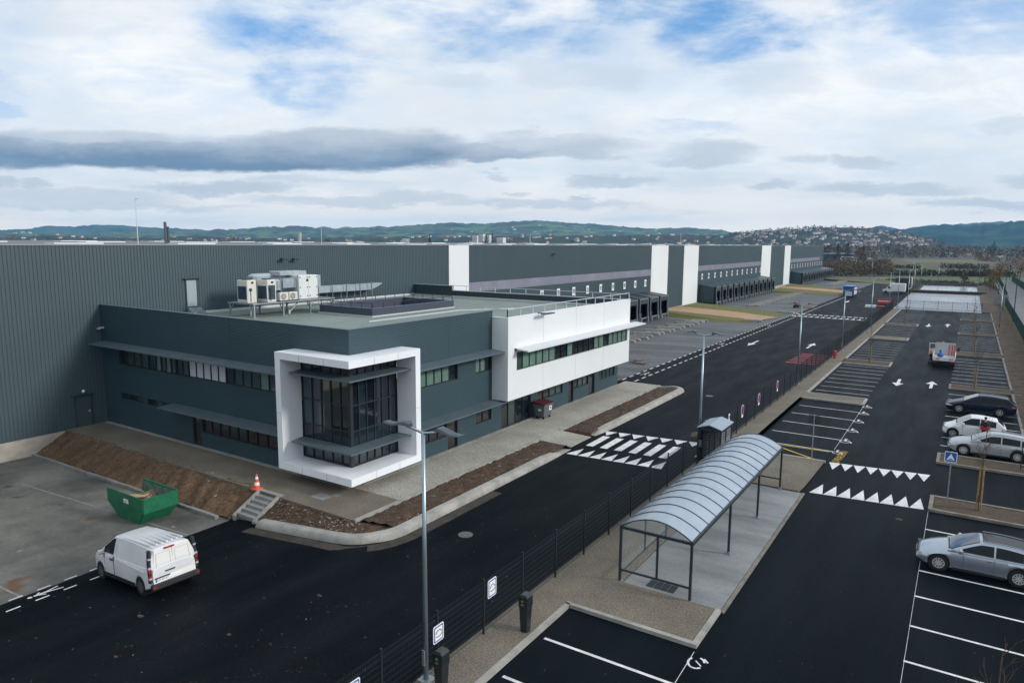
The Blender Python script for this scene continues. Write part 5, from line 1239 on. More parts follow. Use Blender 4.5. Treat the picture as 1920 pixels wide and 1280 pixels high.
# ------------------------------------------------------------------ works by the far road
t = thing('site_container', (-25.8, 200, 0), 'blue site container with white and red posters parked on the road', 'container')
cbl = mat('container_blue', (.008, .075, .28), .45, col2=(.006, .06, .24), vscale=1)
b = MB(); b.box(-27, -24.55, 198, 204.2, .15, 2.6)
for k in range(16): b.box(-24.55, -24.50, 198.1+.38*k, 198.1+.38*k+.2, .3, 2.5)
for k in range(6): b.box(-26.95+.4*k, -26.75+.4*k, 197.95, 198, .3, 2.5)
b.build('body', cbl, t)
b = MB(); b.face([(-27, 198, 2.61), (-24.55, 198, 2.61), (-24.55, 204.2, 2.61), (-27, 204.2, 2.61)]); b.build('roof', mat('container_top', (.03, .15, .42), .4), t)
for y in (198.6, 201.2):
    b = MB(); b.box(-24.49, -24.47, y, y+1.9, .5, 2.3); p = b.build('poster', white_pl, t); b = MB(); b.box(-24.465, -24.46, y+.3, y+1.6, 1.5, 1.9); b.build('print', red_pl, p)
b = MB(); b.box(-26.2, -24.9, 197.5, 197.9, .2, 1.3); b.build('hatch', mat('pale_hatch', (.55, .56, .56), .5), t)
def barrier(x, y, w, d, h, label):
    t = thing('barrier_stack', (x, y, 0), label, 'barrier', 'red works barriers'); rb = mat('barrier_red', (.42, .055, .035), .5)
    b = MB(); n = 5
    for k in range(n): b.box(x-w/2, x+w/2, y-d/2+d*k/n, y-d/2+d*k/n+.08, .1, h)
    b.build('panels', rb, t); b = MB(); b.box(x-w/2-.05, x+w/2+.05, y-d/2, y+d/2, .0, .1); b.build('feet', black_rub, t)
    b = MB(); b.box(x-w/2+.05, x+w/2-.05, y-d/2-.012, y-d/2-.005, h*.55, h*.7); b.build('reflective_band', white_pl, t)
barrier(-15.6, 177.5, 2.6, 1.6, 1.15, 'stack of red works barriers on the road near the white box van'); barrier(-14.4, 255, 2.4, 1.6, 1.8, 'red works box beside the left basin fence')
t = thing('works_pallet', (-16.2, 167, 0), 'low pallet of white and red works material against the fence', 'pallet'); b = MB(); b.box(-18.2, -16.2, 166.2, 167.6, 0, .45); b.build('white_load', white_pl, t); b = MB(); b.box(-16.0, -14.2, 166.4, 167.6, 0, .4); b.build('red_load', mat('dull_red', (.30, .07, .05), .7), t); b = MB(); b.box(-14.1, -13.2, 168, 169, 0, .7); b.build('tan_load', mat('tan_load', (.36, .2, .07), .8), t)
p = at(1494.5, 577, -.1)
t = thing('compactor', (p.x, p.y, -.2), 'small red and dark machine parked in the dock yard beside the lane', 'machine')
b = MB(); b.box(p.x-.7, p.x+.7, p.y-.5, p.y+.5, .05, .5); b.cyl((p.x-.5, p.y-.4, .15), (p.x-.5, p.y+.4, .15), .3); b.build('chassis', alu, t); b = MB(); b.box(p.x-.4, p.x+.5, p.y-.4, p.y+.4, .5, .95); b.build('hood', mat('machine_red', (.22, .06, .05), .5), t); b = MB()
for dx in (-.55, .45): b.beam((p.x+dx, p.y, .5), (p.x+dx, p.y, 1.45), .07)
b.beam((p.x-.55, p.y, 1.45), (p.x+.45, p.y, 1.45), .07); b.build('roll_bar', mat('machine_red', (.22, .06, .05), .5), t)
p = at(1514, 577.5, 0)
t = thing('timber_stack', (p.x, p.y, -.05), 'low stack of pale timber beside the lane in the dock yard', 'timber'); b = MB(); r = random.Random(9)
for k in range(10): b.box(p.x-1.3+r.uniform(-.3, .3), p.x+1.2+r.uniform(-.3, .3), p.y-.7+.14*k, p.y-.7+.14*k+.12, -.05+.0*k, .1+.12*(k % 3))
b.build('planks', mat('pale_wood', (.40, .31, .18), .8, var=.4, vscale=3), t)
# ------------------------------------------------------------------ vehicles (local axes: nose towards -x, origin under the front axle)
car_glass = mat('car_glass', (.006, .011, .015), .05, spec=.2)
tyre_m = mat('tyre', (.012, .012, .013), .8); rim_m = mat('rim', (.58, .59, .61), .3, metal=.4); rim_dk = mat('rim_dark', (.02, .021, .023), .5)
chrome = mat('chrome', (.6, .62, .64), .15, metal=.9); lens_w = mat('lens_clear', (.42, .46, .50), .08, spec=.9, coat=.6); lens_r = mat('lens_red', (.32, .012, .016), .15, spec=.8, coat=.5)
trim_m = mat('black_trim', (.014, .015, .017), .5); under_m = mat('underbody', (.006, .006, .007), .9)
def lerp(tab, x):
    if x <= tab[0][0]: return tab[0][1]
    for (a, u), (c, w_) in zip(tab[:-1], tab[1:]):
        if x <= c:
            t_ = (x-a)/(c-a); return u+(w_-u)*t_
    return tab[-1][1]
rim_van = mat('wheel_cover', (.10, .10, .105), .5)
def wheel(root, x, y, r_, wd, spokes, side):
    name_van = root.name.startswith('white_van')
    t = MB(); n = 24
    prof = [(r_*.66, -wd/2), (r_*.95, -wd/2), (r_, -wd*.3), (r_, wd*.3), (r_*.95, wd/2), (r_*.66, wd/2)]
    t.loft([[(x+p*cos(2*pi*k/n), y+q, r_+p*sin(2*pi*k/n)) for p, q in prof] for k in range(n+1)], True, False)
    o = shade_auto(t.build('wheel', tyre_m, root, local=True), 40)
    d = MB(); yo = y+side*wd*.36
    d.cyl((x, y+side*wd*.15, r_), (x, y+side*wd*.2, r_), r_*.68, r_*.68, 20); d.build('brake_disc', rim_dk, o, local=True)
    d = MB()
    for k in range(20):
        a0, a1 = 2*pi*k/20, 2*pi*(k+1)/20; d.beam((x+r_*.64*cos(a0), yo, r_+r_*.64*sin(a0)), (x+r_*.64*cos(a1), yo, r_+r_*.64*sin(a1)), .045, .05)
    for k in range(spokes):
        a = 2*pi*k/spokes+.3; d.beam((x+.04*cos(a), yo, r_+.04*sin(a)), (x+r_*.64*cos(a), yo, r_+r_*.64*sin(a)), .05 if spokes < 8 else .034, .05, up=(-sin(a), 0, cos(a)))
    d.cyl((x, yo-.02, r_), (x, yo+.02, r_), .065, .065, 10); d.build('rim', rim_van if name_van else rim_m, o, local=True)
    return o
def car(name, loc, rz, label, cat, paint, Ln, Wd, fo, wb, belt, roofh, cowl, xr0, xr1, tail, hood, spokes=10, rr=.33, roof_mat=None, group=None, sill=.20, side_win=None, rear_glass=True, rails=None, tilt=0):
    """Ln length, fo front overhang, wb wheelbase; x from -fo to Ln-fo. hood: table of top heights before the cowl"""
    t = thing(name, loc, label, cat, group, rz); t.rotation_euler = (0, tilt, rz)
    XA, XB = -fo, Ln-fo; hw = Wd/2; R = rr+.055
    def w_at(x):
        f = min(1, (x-XA)/.75); g = min(1, (XB-x)/.6)
        return hw*(1-.20*(1-max(f, 0))**2.2)*(1-.13*(1-max(g, 0))**2.2)
    def zb(x):
        z = sill+.10*max(0, 1-(x-XA)/.35)+.16*max(0, 1-(XB-x)/.5)
        for xc in (0, wb):
            if abs(x-xc) < R: z = max(z, rr+sqrt(R*R-(x-xc)**2))
        return z
    def top(x): return lerp(hood, x) if x < cowl else (lerp([(cowl, hood[-1][1]), (cowl+.5, belt), (XB-.12, belt+.02), (XB, belt-.06)], x))
    xs = sorted({XA, XA+.04, XA+.12, XB-.12, XB-.04, XB, *[XA+.1+i*(Ln-.2)/56 for i in range(57)], *[c+s*R*f for c in (0, wb) for s in (-1, 1) for f in (1.001, .995, .93, .8, .6, .3)]})
    rings = []
    for x in xs:
        w, z0, zt = w_at(x), zb(x), top(x); sh_ = max(z0+.02, zt-.10); mid = z0+(sh_-z0)*.45
        endf = max(0, 1-(x-XA)/.12)*.06+max(0, 1-(XB-x)/.12)*.03
        half = [(w-.07, z0+endf), (w-.012, min(z0+.05, mid)+endf*.6), (w, mid), (w-.008, sh_-(sh_-mid)*.35), (w-.035, sh_), (w-.13, zt-.025-endf), (w*.55, zt-endf*.8+.006), (0, zt+.016-endf*.8)]
        rings.append([(x, y, z) for y, z in half]+[(x, -y, z) for y, z in half[-2::-1]])
    b = MB(); b.loft(rings, False, False)
    for rg in (rings[0], rings[-1]): b.face(rg)
    shade_auto(b.build('body', paint, t, local=True), 38)
    b = MB(); b.box(XA+.15, XB-.15, -hw+.12, hw-.12, sill+.02, .55)
    for xc in (0, wb): b.cyl((xc, -hw+.03, rr+.01), (xc, hw-.03, rr+.01), R-.005, R-.005, 20)
    b.build('underbody', under_m, t, local=True)
    # greenhouse
    def zr(x):
        if x <= xr0: return belt-.06+(roofh-belt+.06)*max(0, (x-cowl)/(xr0-cowl))**.85
        if x >= xr1: return roofh-.07-(roofh-.07-belt)*((x-xr1)/(tail-xr1))**1.1
        u = (x-xr0)/(xr1-xr0); return roofh+.055*sin(pi*min(1, u*1.15)**.9)*.6-.07*u**2
    gw = hw-.06; rw = hw*.70
    def ins(x, z): return gw+(rw-gw)*max(0, min(1, (z-belt)/(roofh-belt)))
    gx = sorted({cowl, xr0, xr1, tail, *[cowl+(tail-cowl)*i/30 for i in range(31)]})
    rings = []
    for x in gx:
        z = zr(x); w0 = gw-.02*max(0, 1-(x-cowl)/.3); w1 = ins(x, z)
        half = [(w0, belt-.10), (w0-.004, belt-.02), (w1+.01, max(belt-.015, z-.045)), (w1-.06, max(belt-.01, z-.004)), (w1*.5, z+.012), (0, z+.018)]
        rings.append([(x, y, q) for y, q in half]+[(x, -y, q) for y, q in half[-2::-1]])
    b = MB(); b.loft(rings, False, False)
    for rg in (rings[0], rings[-1]): b.face(rg)
    shade_auto(b.build('cabin', roof_mat or paint, t, local=True), 40)
    for s in (-1, 1):                             # side windows
        for (xa, xb) in side_win:
            b = MB(); n = 12; lo = []; hi = []
            for k in range(n+1):
                x = xa+(xb-xa)*k/n; zt_ = zr(x)-.085; z0_ = belt+.012
                if zt_ < z0_+.01: zt_ = z0_+.01
                lo.append((x, s*(gw+.004), z0_)); hi.append((x, s*(ins(x, zt_)+.016), zt_))
            for k in range(n): b.face([lo[k], lo[k+1], hi[k+1], hi[k]])
            b.build('side_window', car_glass, t, local=True)
    def slope(x0_, x1_, name, off, m_=car_glass, wf=.88):
        b = MB(); n = 8
        def pt(i, j):
            x = x0_+(x1_-x0_)*j/n; z = zr(x); w1 = (ins(x, z)-.05)*wf; u = -1+2*i/8
            return (x-off*.6, w1*u, z+.022+off*.6-.012*abs(u)**2.5)
        b.grid(pt, 8, n); b.build(name, m_ or car_glass, t, smooth=True, local=True)
    slope(cowl+.10, xr0-.02, 'windscreen', .012, mat('windscreen', (.012, .018, .022), .05, spec=.9, coat=.5), .97)
    if rear_glass: slope(xr1+.06, tail-.12, 'rear_window', -.014, None, .92)
    for x in (0, wb):
        for s in (-1, 1): wheel(t, x, s*(hw-.115), rr, .21, spokes, s)
    ztn = lerp(hood, XA+.3)
    for s in (-1, 1):
        b = MB(); n = 6                            # headlights wrap round the corners
        zz = lerp(hood, XA+.25)-.10
        pts0 = [(XA+.03+.085*k, s*(w_at(XA+.03+.085*k)+.006-.03*max(0, 3-k)*.2), zz-.075+.006*k) for k in range(n)]; 
        for k in range(n-1):
            p, q = pts0[k], pts0[k+1]; h0, h1 = .13*(1-k/(n)), .13*(1-(k+1)/n); b.face([p, q, (q[0], q[1]-s*.03, q[2]+h1), (p[0], p[1]-s*.03, p[2]+h0)])
        b.face([(XA-.004, s*w_at(XA)*.98, zz-.07), (XA-.004, s*w_at(XA)*.55, zz-.05), (XA+.01, s*w_at(XA)*.55, zz+.03), (XA+.02, s*w_at(XA)*.96, zz+.05)])
        b.build('headlight', lens_w, t, local=True)
        if not rear_glass: pass
        b = MB(); zz = belt-.16
        xk = [XB-.30+.06*k for k in range(6)]
        for k in range(5): b.face([(xk[k], s*(w_at(xk[k])+.006), zz-.02), (xk[k+1], s*(w_at(xk[k+1])+.006), zz-.04), (xk[k+1], s*(w_at(xk[k+1])-.012), zz+.12), (xk[k], s*(w_at(xk[k])-.01), zz+.06)])
        b.face([(XB+.006, s*w_at(XB)*.98, zz-.04), (XB+.006, s*w_at(XB)*.6, zz-.03), (XB+.004, s*w_at(XB)*.6, zz+.07), (XB+.004, s*w_at(XB)*.97, zz+.11)])
        if rear_glass: b.build('tail_light', lens_r, t, local=True)
        b = MB(); b.rbox(cowl+.36, cowl+.52, min(s*(hw-.04), s*(hw+.17)), max(s*(hw-.04), s*(hw+.17)), belt-.01, belt+.13, .03); b.build('mirror', paint, t, local=True)
        b = MB()
        for xh in (side_win[0][1]-.22, side_win[min(1, len(side_win)-1)][1]-.25): b.box(xh, xh+.17, min(s*(hw-.03), s*(hw+.012)), max(s*(hw-.03), s*(hw+.012)), belt-.17, belt-.14)
        b.build('handle', chrome if paint.name != 'car_white' else paint, t, local=True)
        b = MB()                                  # door gaps
        for xg in [side_win[0][0]+.05]+[w_[1]+.03 for w_ in side_win[:-1]]:
            b.box(xg-.006, xg+.006, min(s*(hw-.05), s*(hw-.001)), max(s*(hw-.05), s*(hw-.001)), sill+.14, belt-.08)
        b.build('door_gap', trim_m, t, local=True)
        b = MB(); b.box(R+.05, wb-R-.05, min(s*(hw-.06), s*(hw-.005)), max(s*(hw-.06), s*(hw-.005)), sill-.02, sill+.09); b.build('sill_trim', trim_m, t, local=True)
        if rails:
            b = MB(); pts = [(x, s*(ins(x, zr(x))-.05), zr(x)+.045) for x in [xr0+.1+(xr1-xr0-.15)*k/10 for k in range(11)]]
            for p, q in zip(pts[:-1], pts[1:]): b.beam(p, q, .03)
            b.build('roof_rail', rails, t, local=True)
    b = MB(); b.box(XA-.012, XA+.05, -hw*.62, hw*.62, .32, .47); b.box(XA-.008, XA+.05, -hw*.5, hw*.5, ztn-.23, ztn-.13); b.build('grille', trim_m, t, local=True)
    b = MB(); b.box(XA-.02, XA-.012, -.26, .26, .42, .52); b.box(XB+.004, XB+.014, -.26, .26, .62, .73); b.build('number_plate', white_pl, t, local=True)
    b = MB(); b.box(cowl+.02, cowl+.10, -hw*.7, hw*.7, hood[-1][1]-.0, hood[-1][1]+.02); b.build('cowl_trim', trim_m, t, local=True)
    return t
def paintm(name, col, rough=.28, metal=.35): return mat(name, col, rough, metal=metal, spec=.6, coat=.7)
silver = paintm('car_silver', (.36, .42, .49), .26, .7); silver2 = paintm('car_grey_silver', (.36, .385, .41), .3, .5); navy = mat('car_navy', (.004, .010, .028), .22, spec=.25, coat=.15); cwhite = paintm('car_white', (.72, .74, .75), .35, 0)
HOODW = lambda fo, cw, a=.54, b_=.77, c=.95: [(-fo, a), (-fo+.15, a+.10), (-fo+.5, b_), (cw, c)]
c1 = car('parked_car', (-.14, 33.03, 0), radians(1.5), 'silver estate car with dark glass roof parked nearest, alone in the front bays', 'car', silver, 4.53, 1.79, .80, 2.68, .96, 1.42, .28, 1.36, 3.15, 3.66, HOODW(.80, .28), 10, .335, side_win=[(.78, 1.82), (1.88, 2.78), (2.85, 3.42)], rails=silver)
b = MB()
def _roof(i, j):
    x = 1.44+1.62*j/8; u = -1+2*i/6; return (x, .50*u, 1.42+.055*.6*sin(pi*min(1, ((x-1.36)/1.79)*1.15)**.9)-.07*((x-1.36)/1.79)**2+.034-.008*u*u)
b.grid(_roof, 6, 8); b.build('glass_roof', car_glass, c1, smooth=True, local=True)
car('parked_car', (.55, 52.5, 0), radians(.5), 'silver estate car parked right behind the planted island with the blue sign', 'car', silver2, 4.69, 1.83, .85, 2.79, .98, 1.45, .34, 1.38, 3.30, 3.80, HOODW(.85, .34, .60, .83, .97), 10, .33, side_win=[(.82, 1.9), (1.96, 2.88), (2.95, 3.55)], rails=chrome)
car('parked_car', (-.12, 56.85, 0), radians(1), 'small white hatchback with rear wing parked between the silver and navy estates', 'car', cwhite, 3.62, 1.68, .60, 2.49, 1.00, 1.52, .12, .98, 2.45, 2.98, HOODW(.60, .12, .66, .88, 1.02), 6, .31, side_win=[(.50, 1.50), (1.56, 2.42)])
car('parked_car', (.12, 65.85, 0), radians(1), 'dark navy estate car parked farthest of the row of three', 'car', navy, 4.63, 1.80, .90, 2.67, .97, 1.43, .22, 1.25, 3.15, 3.66, HOODW(.90, .22), 6, .33, side_win=[(.72, 1.8), (1.86, 2.75), (2.82, 3.42)], rails=silver)
# white panel van
vanw = mat('van_white', (.70, .72, .745), .38, spec=.5, coat=.4, col2=(.62, .635, .65), vscale=.8)
v = car('white_van', (-29.17, 14.78, gz(-29.17, 10)), radians(-3.5), 'white panel van with tall rear lamps and ribbed roof standing on the yard edge', 'van', vanw, 5.10, 1.92, .82, 3.40, 1.22, 1.90, -.02, 1.05, 4.16, 4.26, [(-.82, .72), (-.7, .92), (-.42, 1.08), (-.02, 1.20)], 9, .335, side_win=[(.42, 1.22)], rear_glass=False, sill=.26, tilt=-.104)
b = MB()
for k in range(7): y = -.60+.2*k; b.rbox(1.75, 3.95, y-.04, y+.04, 1.90, 1.948-.03*abs(y), .012)
b.build('roof_rib', vanw, v, local=True)
for s in (-1, 1):
    b = MB()
    for k in range(8):
        z0 = .62+.155*k; 
        x0 = 4.125; lean = .25*max(0, (z0-1.2))*.35
        b.box(x0, 4.265-.0*k, min(s*(.86-lean), s*(.955-lean)), max(s*(.86-lean), s*(.955-lean)), z0, z0+.155)
    tl = b.build('rear_column', trim_m, v, local=True)
    for z0, z1, m_ in ((.76, .83, lens_w), (.83, .90, lens_r), (1.02, 1.16, lens_r), (1.16, 1.24, lens_w), (1.52, 1.58, lens_w)):
        lean = .25*max(0, (z0-1.2))*.35; b = MB(); b.box(4.225, 4.277, min(s*(.862-lean), s*(.968-lean)), max(s*(.862-lean), s*(.968-lean)), z0, z1); b.box(4.145, 4.225, min(s*(.955-lean), s*(.966-lean)), max(s*(.955-lean), s*(.966-lean)), z0, z1); b.build('lamp_lens', m_, tl, local=True)
for s in (-1, 1):
    b = MB(); y0, y1 = (min(s*.01, s*.83), max(s*.01, s*.83))
    b.loft([[(4.290, y0, .56), (4.290, y1, .56), (4.260, y1-(.06 if s > 0 else 0), 1.2), (4.225, (s*.68 if s > 0 else y1), 1.80), (4.225, (y0 if s > 0 else -.68), 1.80), (4.260, y0+(.06 if s < 0 else 0), 1.2)], [(4.260, y0, .56), (4.260, y1, .56), (4.225, y1-.06 if s > 0 else y1, 1.2), (4.195, (s*.68 if s > 0 else y1), 1.80), (4.195, (y0 if s > 0 else -.68), 1.80), (4.225, y0+(.06 if s < 0 else 0), 1.2)]])
    d = b.build('rear_door', mat('van_door_white', (.74, .735, .71), .4, coat=.3), v, local=True)
    b = MB(); yy0, yy1 = (min(s*.10, s*.66), max(s*.10, s*.66))
    for p, q in (((yy0, 1.12), (yy1, 1.12)), ((yy1, 1.12), (yy1*.96, 1.66)), ((yy1*.96, 1.66), (yy0*.96, 1.66)), ((yy0*.96, 1.66), (yy0, 1.12)), ((yy0, .86), (yy1, .86))):
        xq = lambda z: 4.293-(z-.56)*.052; b.beam((xq(p[1]), *p), (xq(q[1]), *q), .012)
    b.build('door_crease', mat('crease', (.40, .40, .39), .5), d, local=True)
b = MB(); b.box(4.255, 4.310, -.36, .02, .90, .945); b.build('handle', trim_m, v, local=True)
b = MB(); b.box(4.225, 4.270, -.30, .10, 1.76, 1.82); b.build('high_brake_light', lens_r, v, local=True)
b = MB(); b.box(4.285, 4.325, -.78, -.20, .73, .77); b.build('plate_trim', trim_m, v, local=True)
b = MB(); b.box(4.291, 4.303, -.76, -.24, .605, .715); pl = b.build('number_plate', white_pl, v, local=True)
b = MB(); b.box(4.303, 4.305, -.76, -.71, .605, .715); b.build('plate_band', blue_pl, pl, local=True)
text_mesh('EM-402-RT', .095, 'plate_lettering', black_pl, pl, frame_mtx((4.305, -.475, .66), (0, 1, 0), (0, 0, 1)), local=True, thick=.0008)
b = MB(); b.rbox(4.205, 4.385, -.95, .95, .36, .56, .04); b.build('rear_bumper', trim_m, v, local=True); b = MB(); b.rbox(-.87, -.6, -.78, .78, .28, .52, .05); b.build('front_bumper', trim_m, v, local=True)
b = MB(); b.box(4.380, 4.390, -.92, -.78, .42, .49); b.box(4.380, 4.390, .78, .92, .42, .49); b.build('reflector', lens_r, v, local=True)
for s in (-1, 1):
    b = MB(); yy = s*.972
    for p, q in (((1.42, 1.70), (1.45, 1.25)), ((1.45, 1.25), (1.62, 1.10)), ((1.62, 1.10), (3.9, .98))): b.beam((p[0], yy-s*(.012 if p[1] < 1.2 else .06+.2*(p[1]-1.25)), p[1]), (q[0], yy-s*(.012 if q[1] < 1.2 else .03), q[1]), .028)
    b.build('side_crease', vanw, v, local=True)
    b = MB(); b.box(1.30, 1.312, min(s*.9, s*.972), max(s*.9, s*.972), .42, 1.16); b.build('door_gap', trim_m, v, local=True)
    b = MB(); b.box(1.05, 1.22, min(s*.93, s*.985), max(s*.93, s*.985), 1.0, 1.05); b.build('handle', trim_m, v, local=True)
    b = MB(); b.rbox(.30, .44, min(s*.93, s*1.10), max(s*.93, s*1.10), 1.16, 1.36, .03); b.build('mirror', trim_m, v, local=True)
    b = MB(); b.box(.45, 3.0, min(s*.92, s*.978), max(s*.92, s*.978), .26, .42); b.build('side_moulding', trim_m, v, local=True)

# flatbed works truck seen from behind (nose towards +y)
tk = thing('works_truck', (-1.63, 90.5, 0), 'white flatbed works truck with open driver door and red striped tailboard in the parking aisle', 'truck')
tw = mat('truck_white', (.66, .68, .69), .4, coat=.3); x0, x1 = -2.68, -.56
b = MB(); b.box(x0, x1, 88.5, 92.2, .86, .93); b.build('bed_floor', mat('bed_floor', (.42, .44, .45), .6, var=.2, vscale=2), tk)
for q in ((x0, x0+.05, 88.5, 92.2), (x1-.05, x1, 88.5, 92.2)): b = MB(); b.box(q[0], q[1], q[2], q[3], .93, 1.3); b.build('side_board', tw, tk)
b = MB(); b.box(x0+.05, x1-.05, 88.44, 88.5, .72, 1.1); tb = b.build('tail_board', tw, tk)
b = MB()
for c in (x0+.28, x1-.62):
    for k in range(3): b.face([(c+.14*k, 88.435, .78), (c+.14*k+.07, 88.435, .78), (c+.14*k+.14, 88.435, 1.03), (c+.14*k+.07, 88.435, 1.03)])
b.build('red_stripes', red_pl, tb)
b = MB(); b.loft([[(x, y0, .45), (x, y0, 1.25), (x, y0+.05, 2.05), (x, y0+.3, 2.16), (x, y0+1.0, 2.12), (x, y0+1.65, 1.45), (x, y0+2.35, 1.20), (x, y0+2.45, .45)] for x, y0 in ((-2.58, 92.3), (-.66, 92.3))]); b.build('cab', tw, tk)
b = MB(); b.box(-2.4, -.84, 92.29, 92.31, 1.4, 1.9); b.face([(-2.5, 93.34, 2.1), (-.74, 93.34, 2.1), (-.74, 93.93, 1.5), (-2.5, 93.93, 1.5)]); b.build('cab_window', car_glass, tk)
b = MB(); b.box(x0+.1, x1-.1, 92.1, 92.2, .93, 2.2); b.box(x0+.1, x1-.1, 92.1, 92.2, 2.2, 2.28); b.build('headboard', mat('headboard_grey', (.40, .43, .45), .5), tk)
b = MB(); b.box(-3.25, -2.60, 93.55, 93.62, .6, 1.4); b.box(-3.25, -3.17, 93.55, 93.62, 1.4, 2.0); b.box(-3.17, -2.60, 93.55, 93.62, 1.93, 2.0); b.box(-2.66, -2.60, 93.55, 93.62, 1.4, 1.93); b.build('open_door', tw, tk)
for x in (x0+.15, x1-.15):
    for y in (89.3, 93.5):
        b = MB(); b.cyl((x-.12, y, .36), (x+.12, y, .36), .36, .36, 18); b.build('wheel', tyre_m, tk)
b = MB(); b.box(x0+.2, x1-.2, 88.6, 92.4, .5, .86); b.box(x0+.15, x1-.15, 88.42, 88.5, .45, .6); b.build('chassis', under_m, tk)
for xa in (x0+.12, x1-.4): b = MB(); b.box(xa, xa+.28, 88.41, 88.44, .52, .66); b.build('tail_light', lens_r, tk)
b = MB(); b.box(-.50, -.28, 93.3, 93.4, 1.25, 1.6); b.build('mirror', trim_m, tk)
b = MB(); b.cyl((-1.9, 93.0, 2.16), (-1.9, 93.0, 2.3), .1, .1, 10); b.build('beacon', mat('amber', (.5, .16, .01), .3), tk)
t = thing('blue_sack', (-2.0, 89.6, .93), 'blue sack standing on the bed of the works truck', 'sack'); b = MB(); b.ball((-2.0, 89.6, 1.2), .33, 10, 6, .85); b.cyl((-2.0, 89.6, 1.4), (-2.02, 89.6, 1.75), .09, .12, 7); b.build('sack', mat('sack_blue', (.01, .12, .42), .6, var=.4, vscale=5), t)
for k, x in enumerate((-1.25, -.97, -.72)):
    t = thing('warning_post', (x, 91.6, .93), ('left red folding warning post leaning in the truck bed', 'middle red folding warning post leaning in the truck bed', 'right red folding warning post leaning in the truck bed')[k], 'warning post', 'red warning posts in the truck bed'); b = MB(); b.beam((x, 91.7, .95), (x+.02, 92.05, 2.1), .09, .05); b.build('shaft', red_pl, t)
# far box van, flat lorry behind it, pale car
bv = thing('box_van', (-17, 219.8, 0), 'white box van parked across the far road beside the lined basin', 'van')
b = MB(); b.loft([[(-19.9, y, .45), (-19.9, y, .95), (-19.2, y, 1.25), (-18.5, y, 2.1), (-17.6, y, 2.2), (-17.6, y, .45)] for y in (218.9, 220.9)]); b.build('cab', tw, bv)
b = MB(); b.rbox(-17.9, -14.4, 218.8, 221.0, .6, 2.75, .1); b.build('box', tw, bv)
b = MB(); b.box(-18.6, -17.75, 218.87, 218.9, 1.3, 2.0); b.face([(-19.2, 219.0, 1.27), (-19.2, 220.8, 1.27), (-18.52, 220.8, 2.1), (-18.52, 219.0, 2.1)]); b.build('window', car_glass, bv); b = MB(); b.box(-19.98, -19.85, 218.95, 220.85, .35, .85); b.build('bumper', trim_m, bv)
for x in (-19.1, -15.4):
    for y in (218.95, 220.85): b = MB(); b.cyl((x, y-.1, .36), (x, y+.1, .36), .36, .36, 14); b.build('wheel', tyre_m, bv)
lo = thing('dark_lorry', (-15.2, 236, 0), 'dark lorry with pale tailboard standing behind the white box van', 'lorry')
b = MB(); b.box(-18.2, -14.2, 235, 237.4, .9, 3.6); b.build('body', mat('lorry_dark', (.03, .032, .03), .6), lo); b = MB(); b.box(-14.2, -13.9, 235, 237.4, .7, 3.9); b.build('tailboard', mat('pale_board', (.5, .48, .42), .6), lo)
for x in (-17.3, -15.2): b = MB(); b.cyl((x, 234.95, .45), (x, 237.45, .45), .45, .45, 12); b.build('wheel', tyre_m, lo)
pv = dup(c1, (-17.8, 262, 0), radians(178), 'pale car crossing behind the dark lorry at the far end of the road')
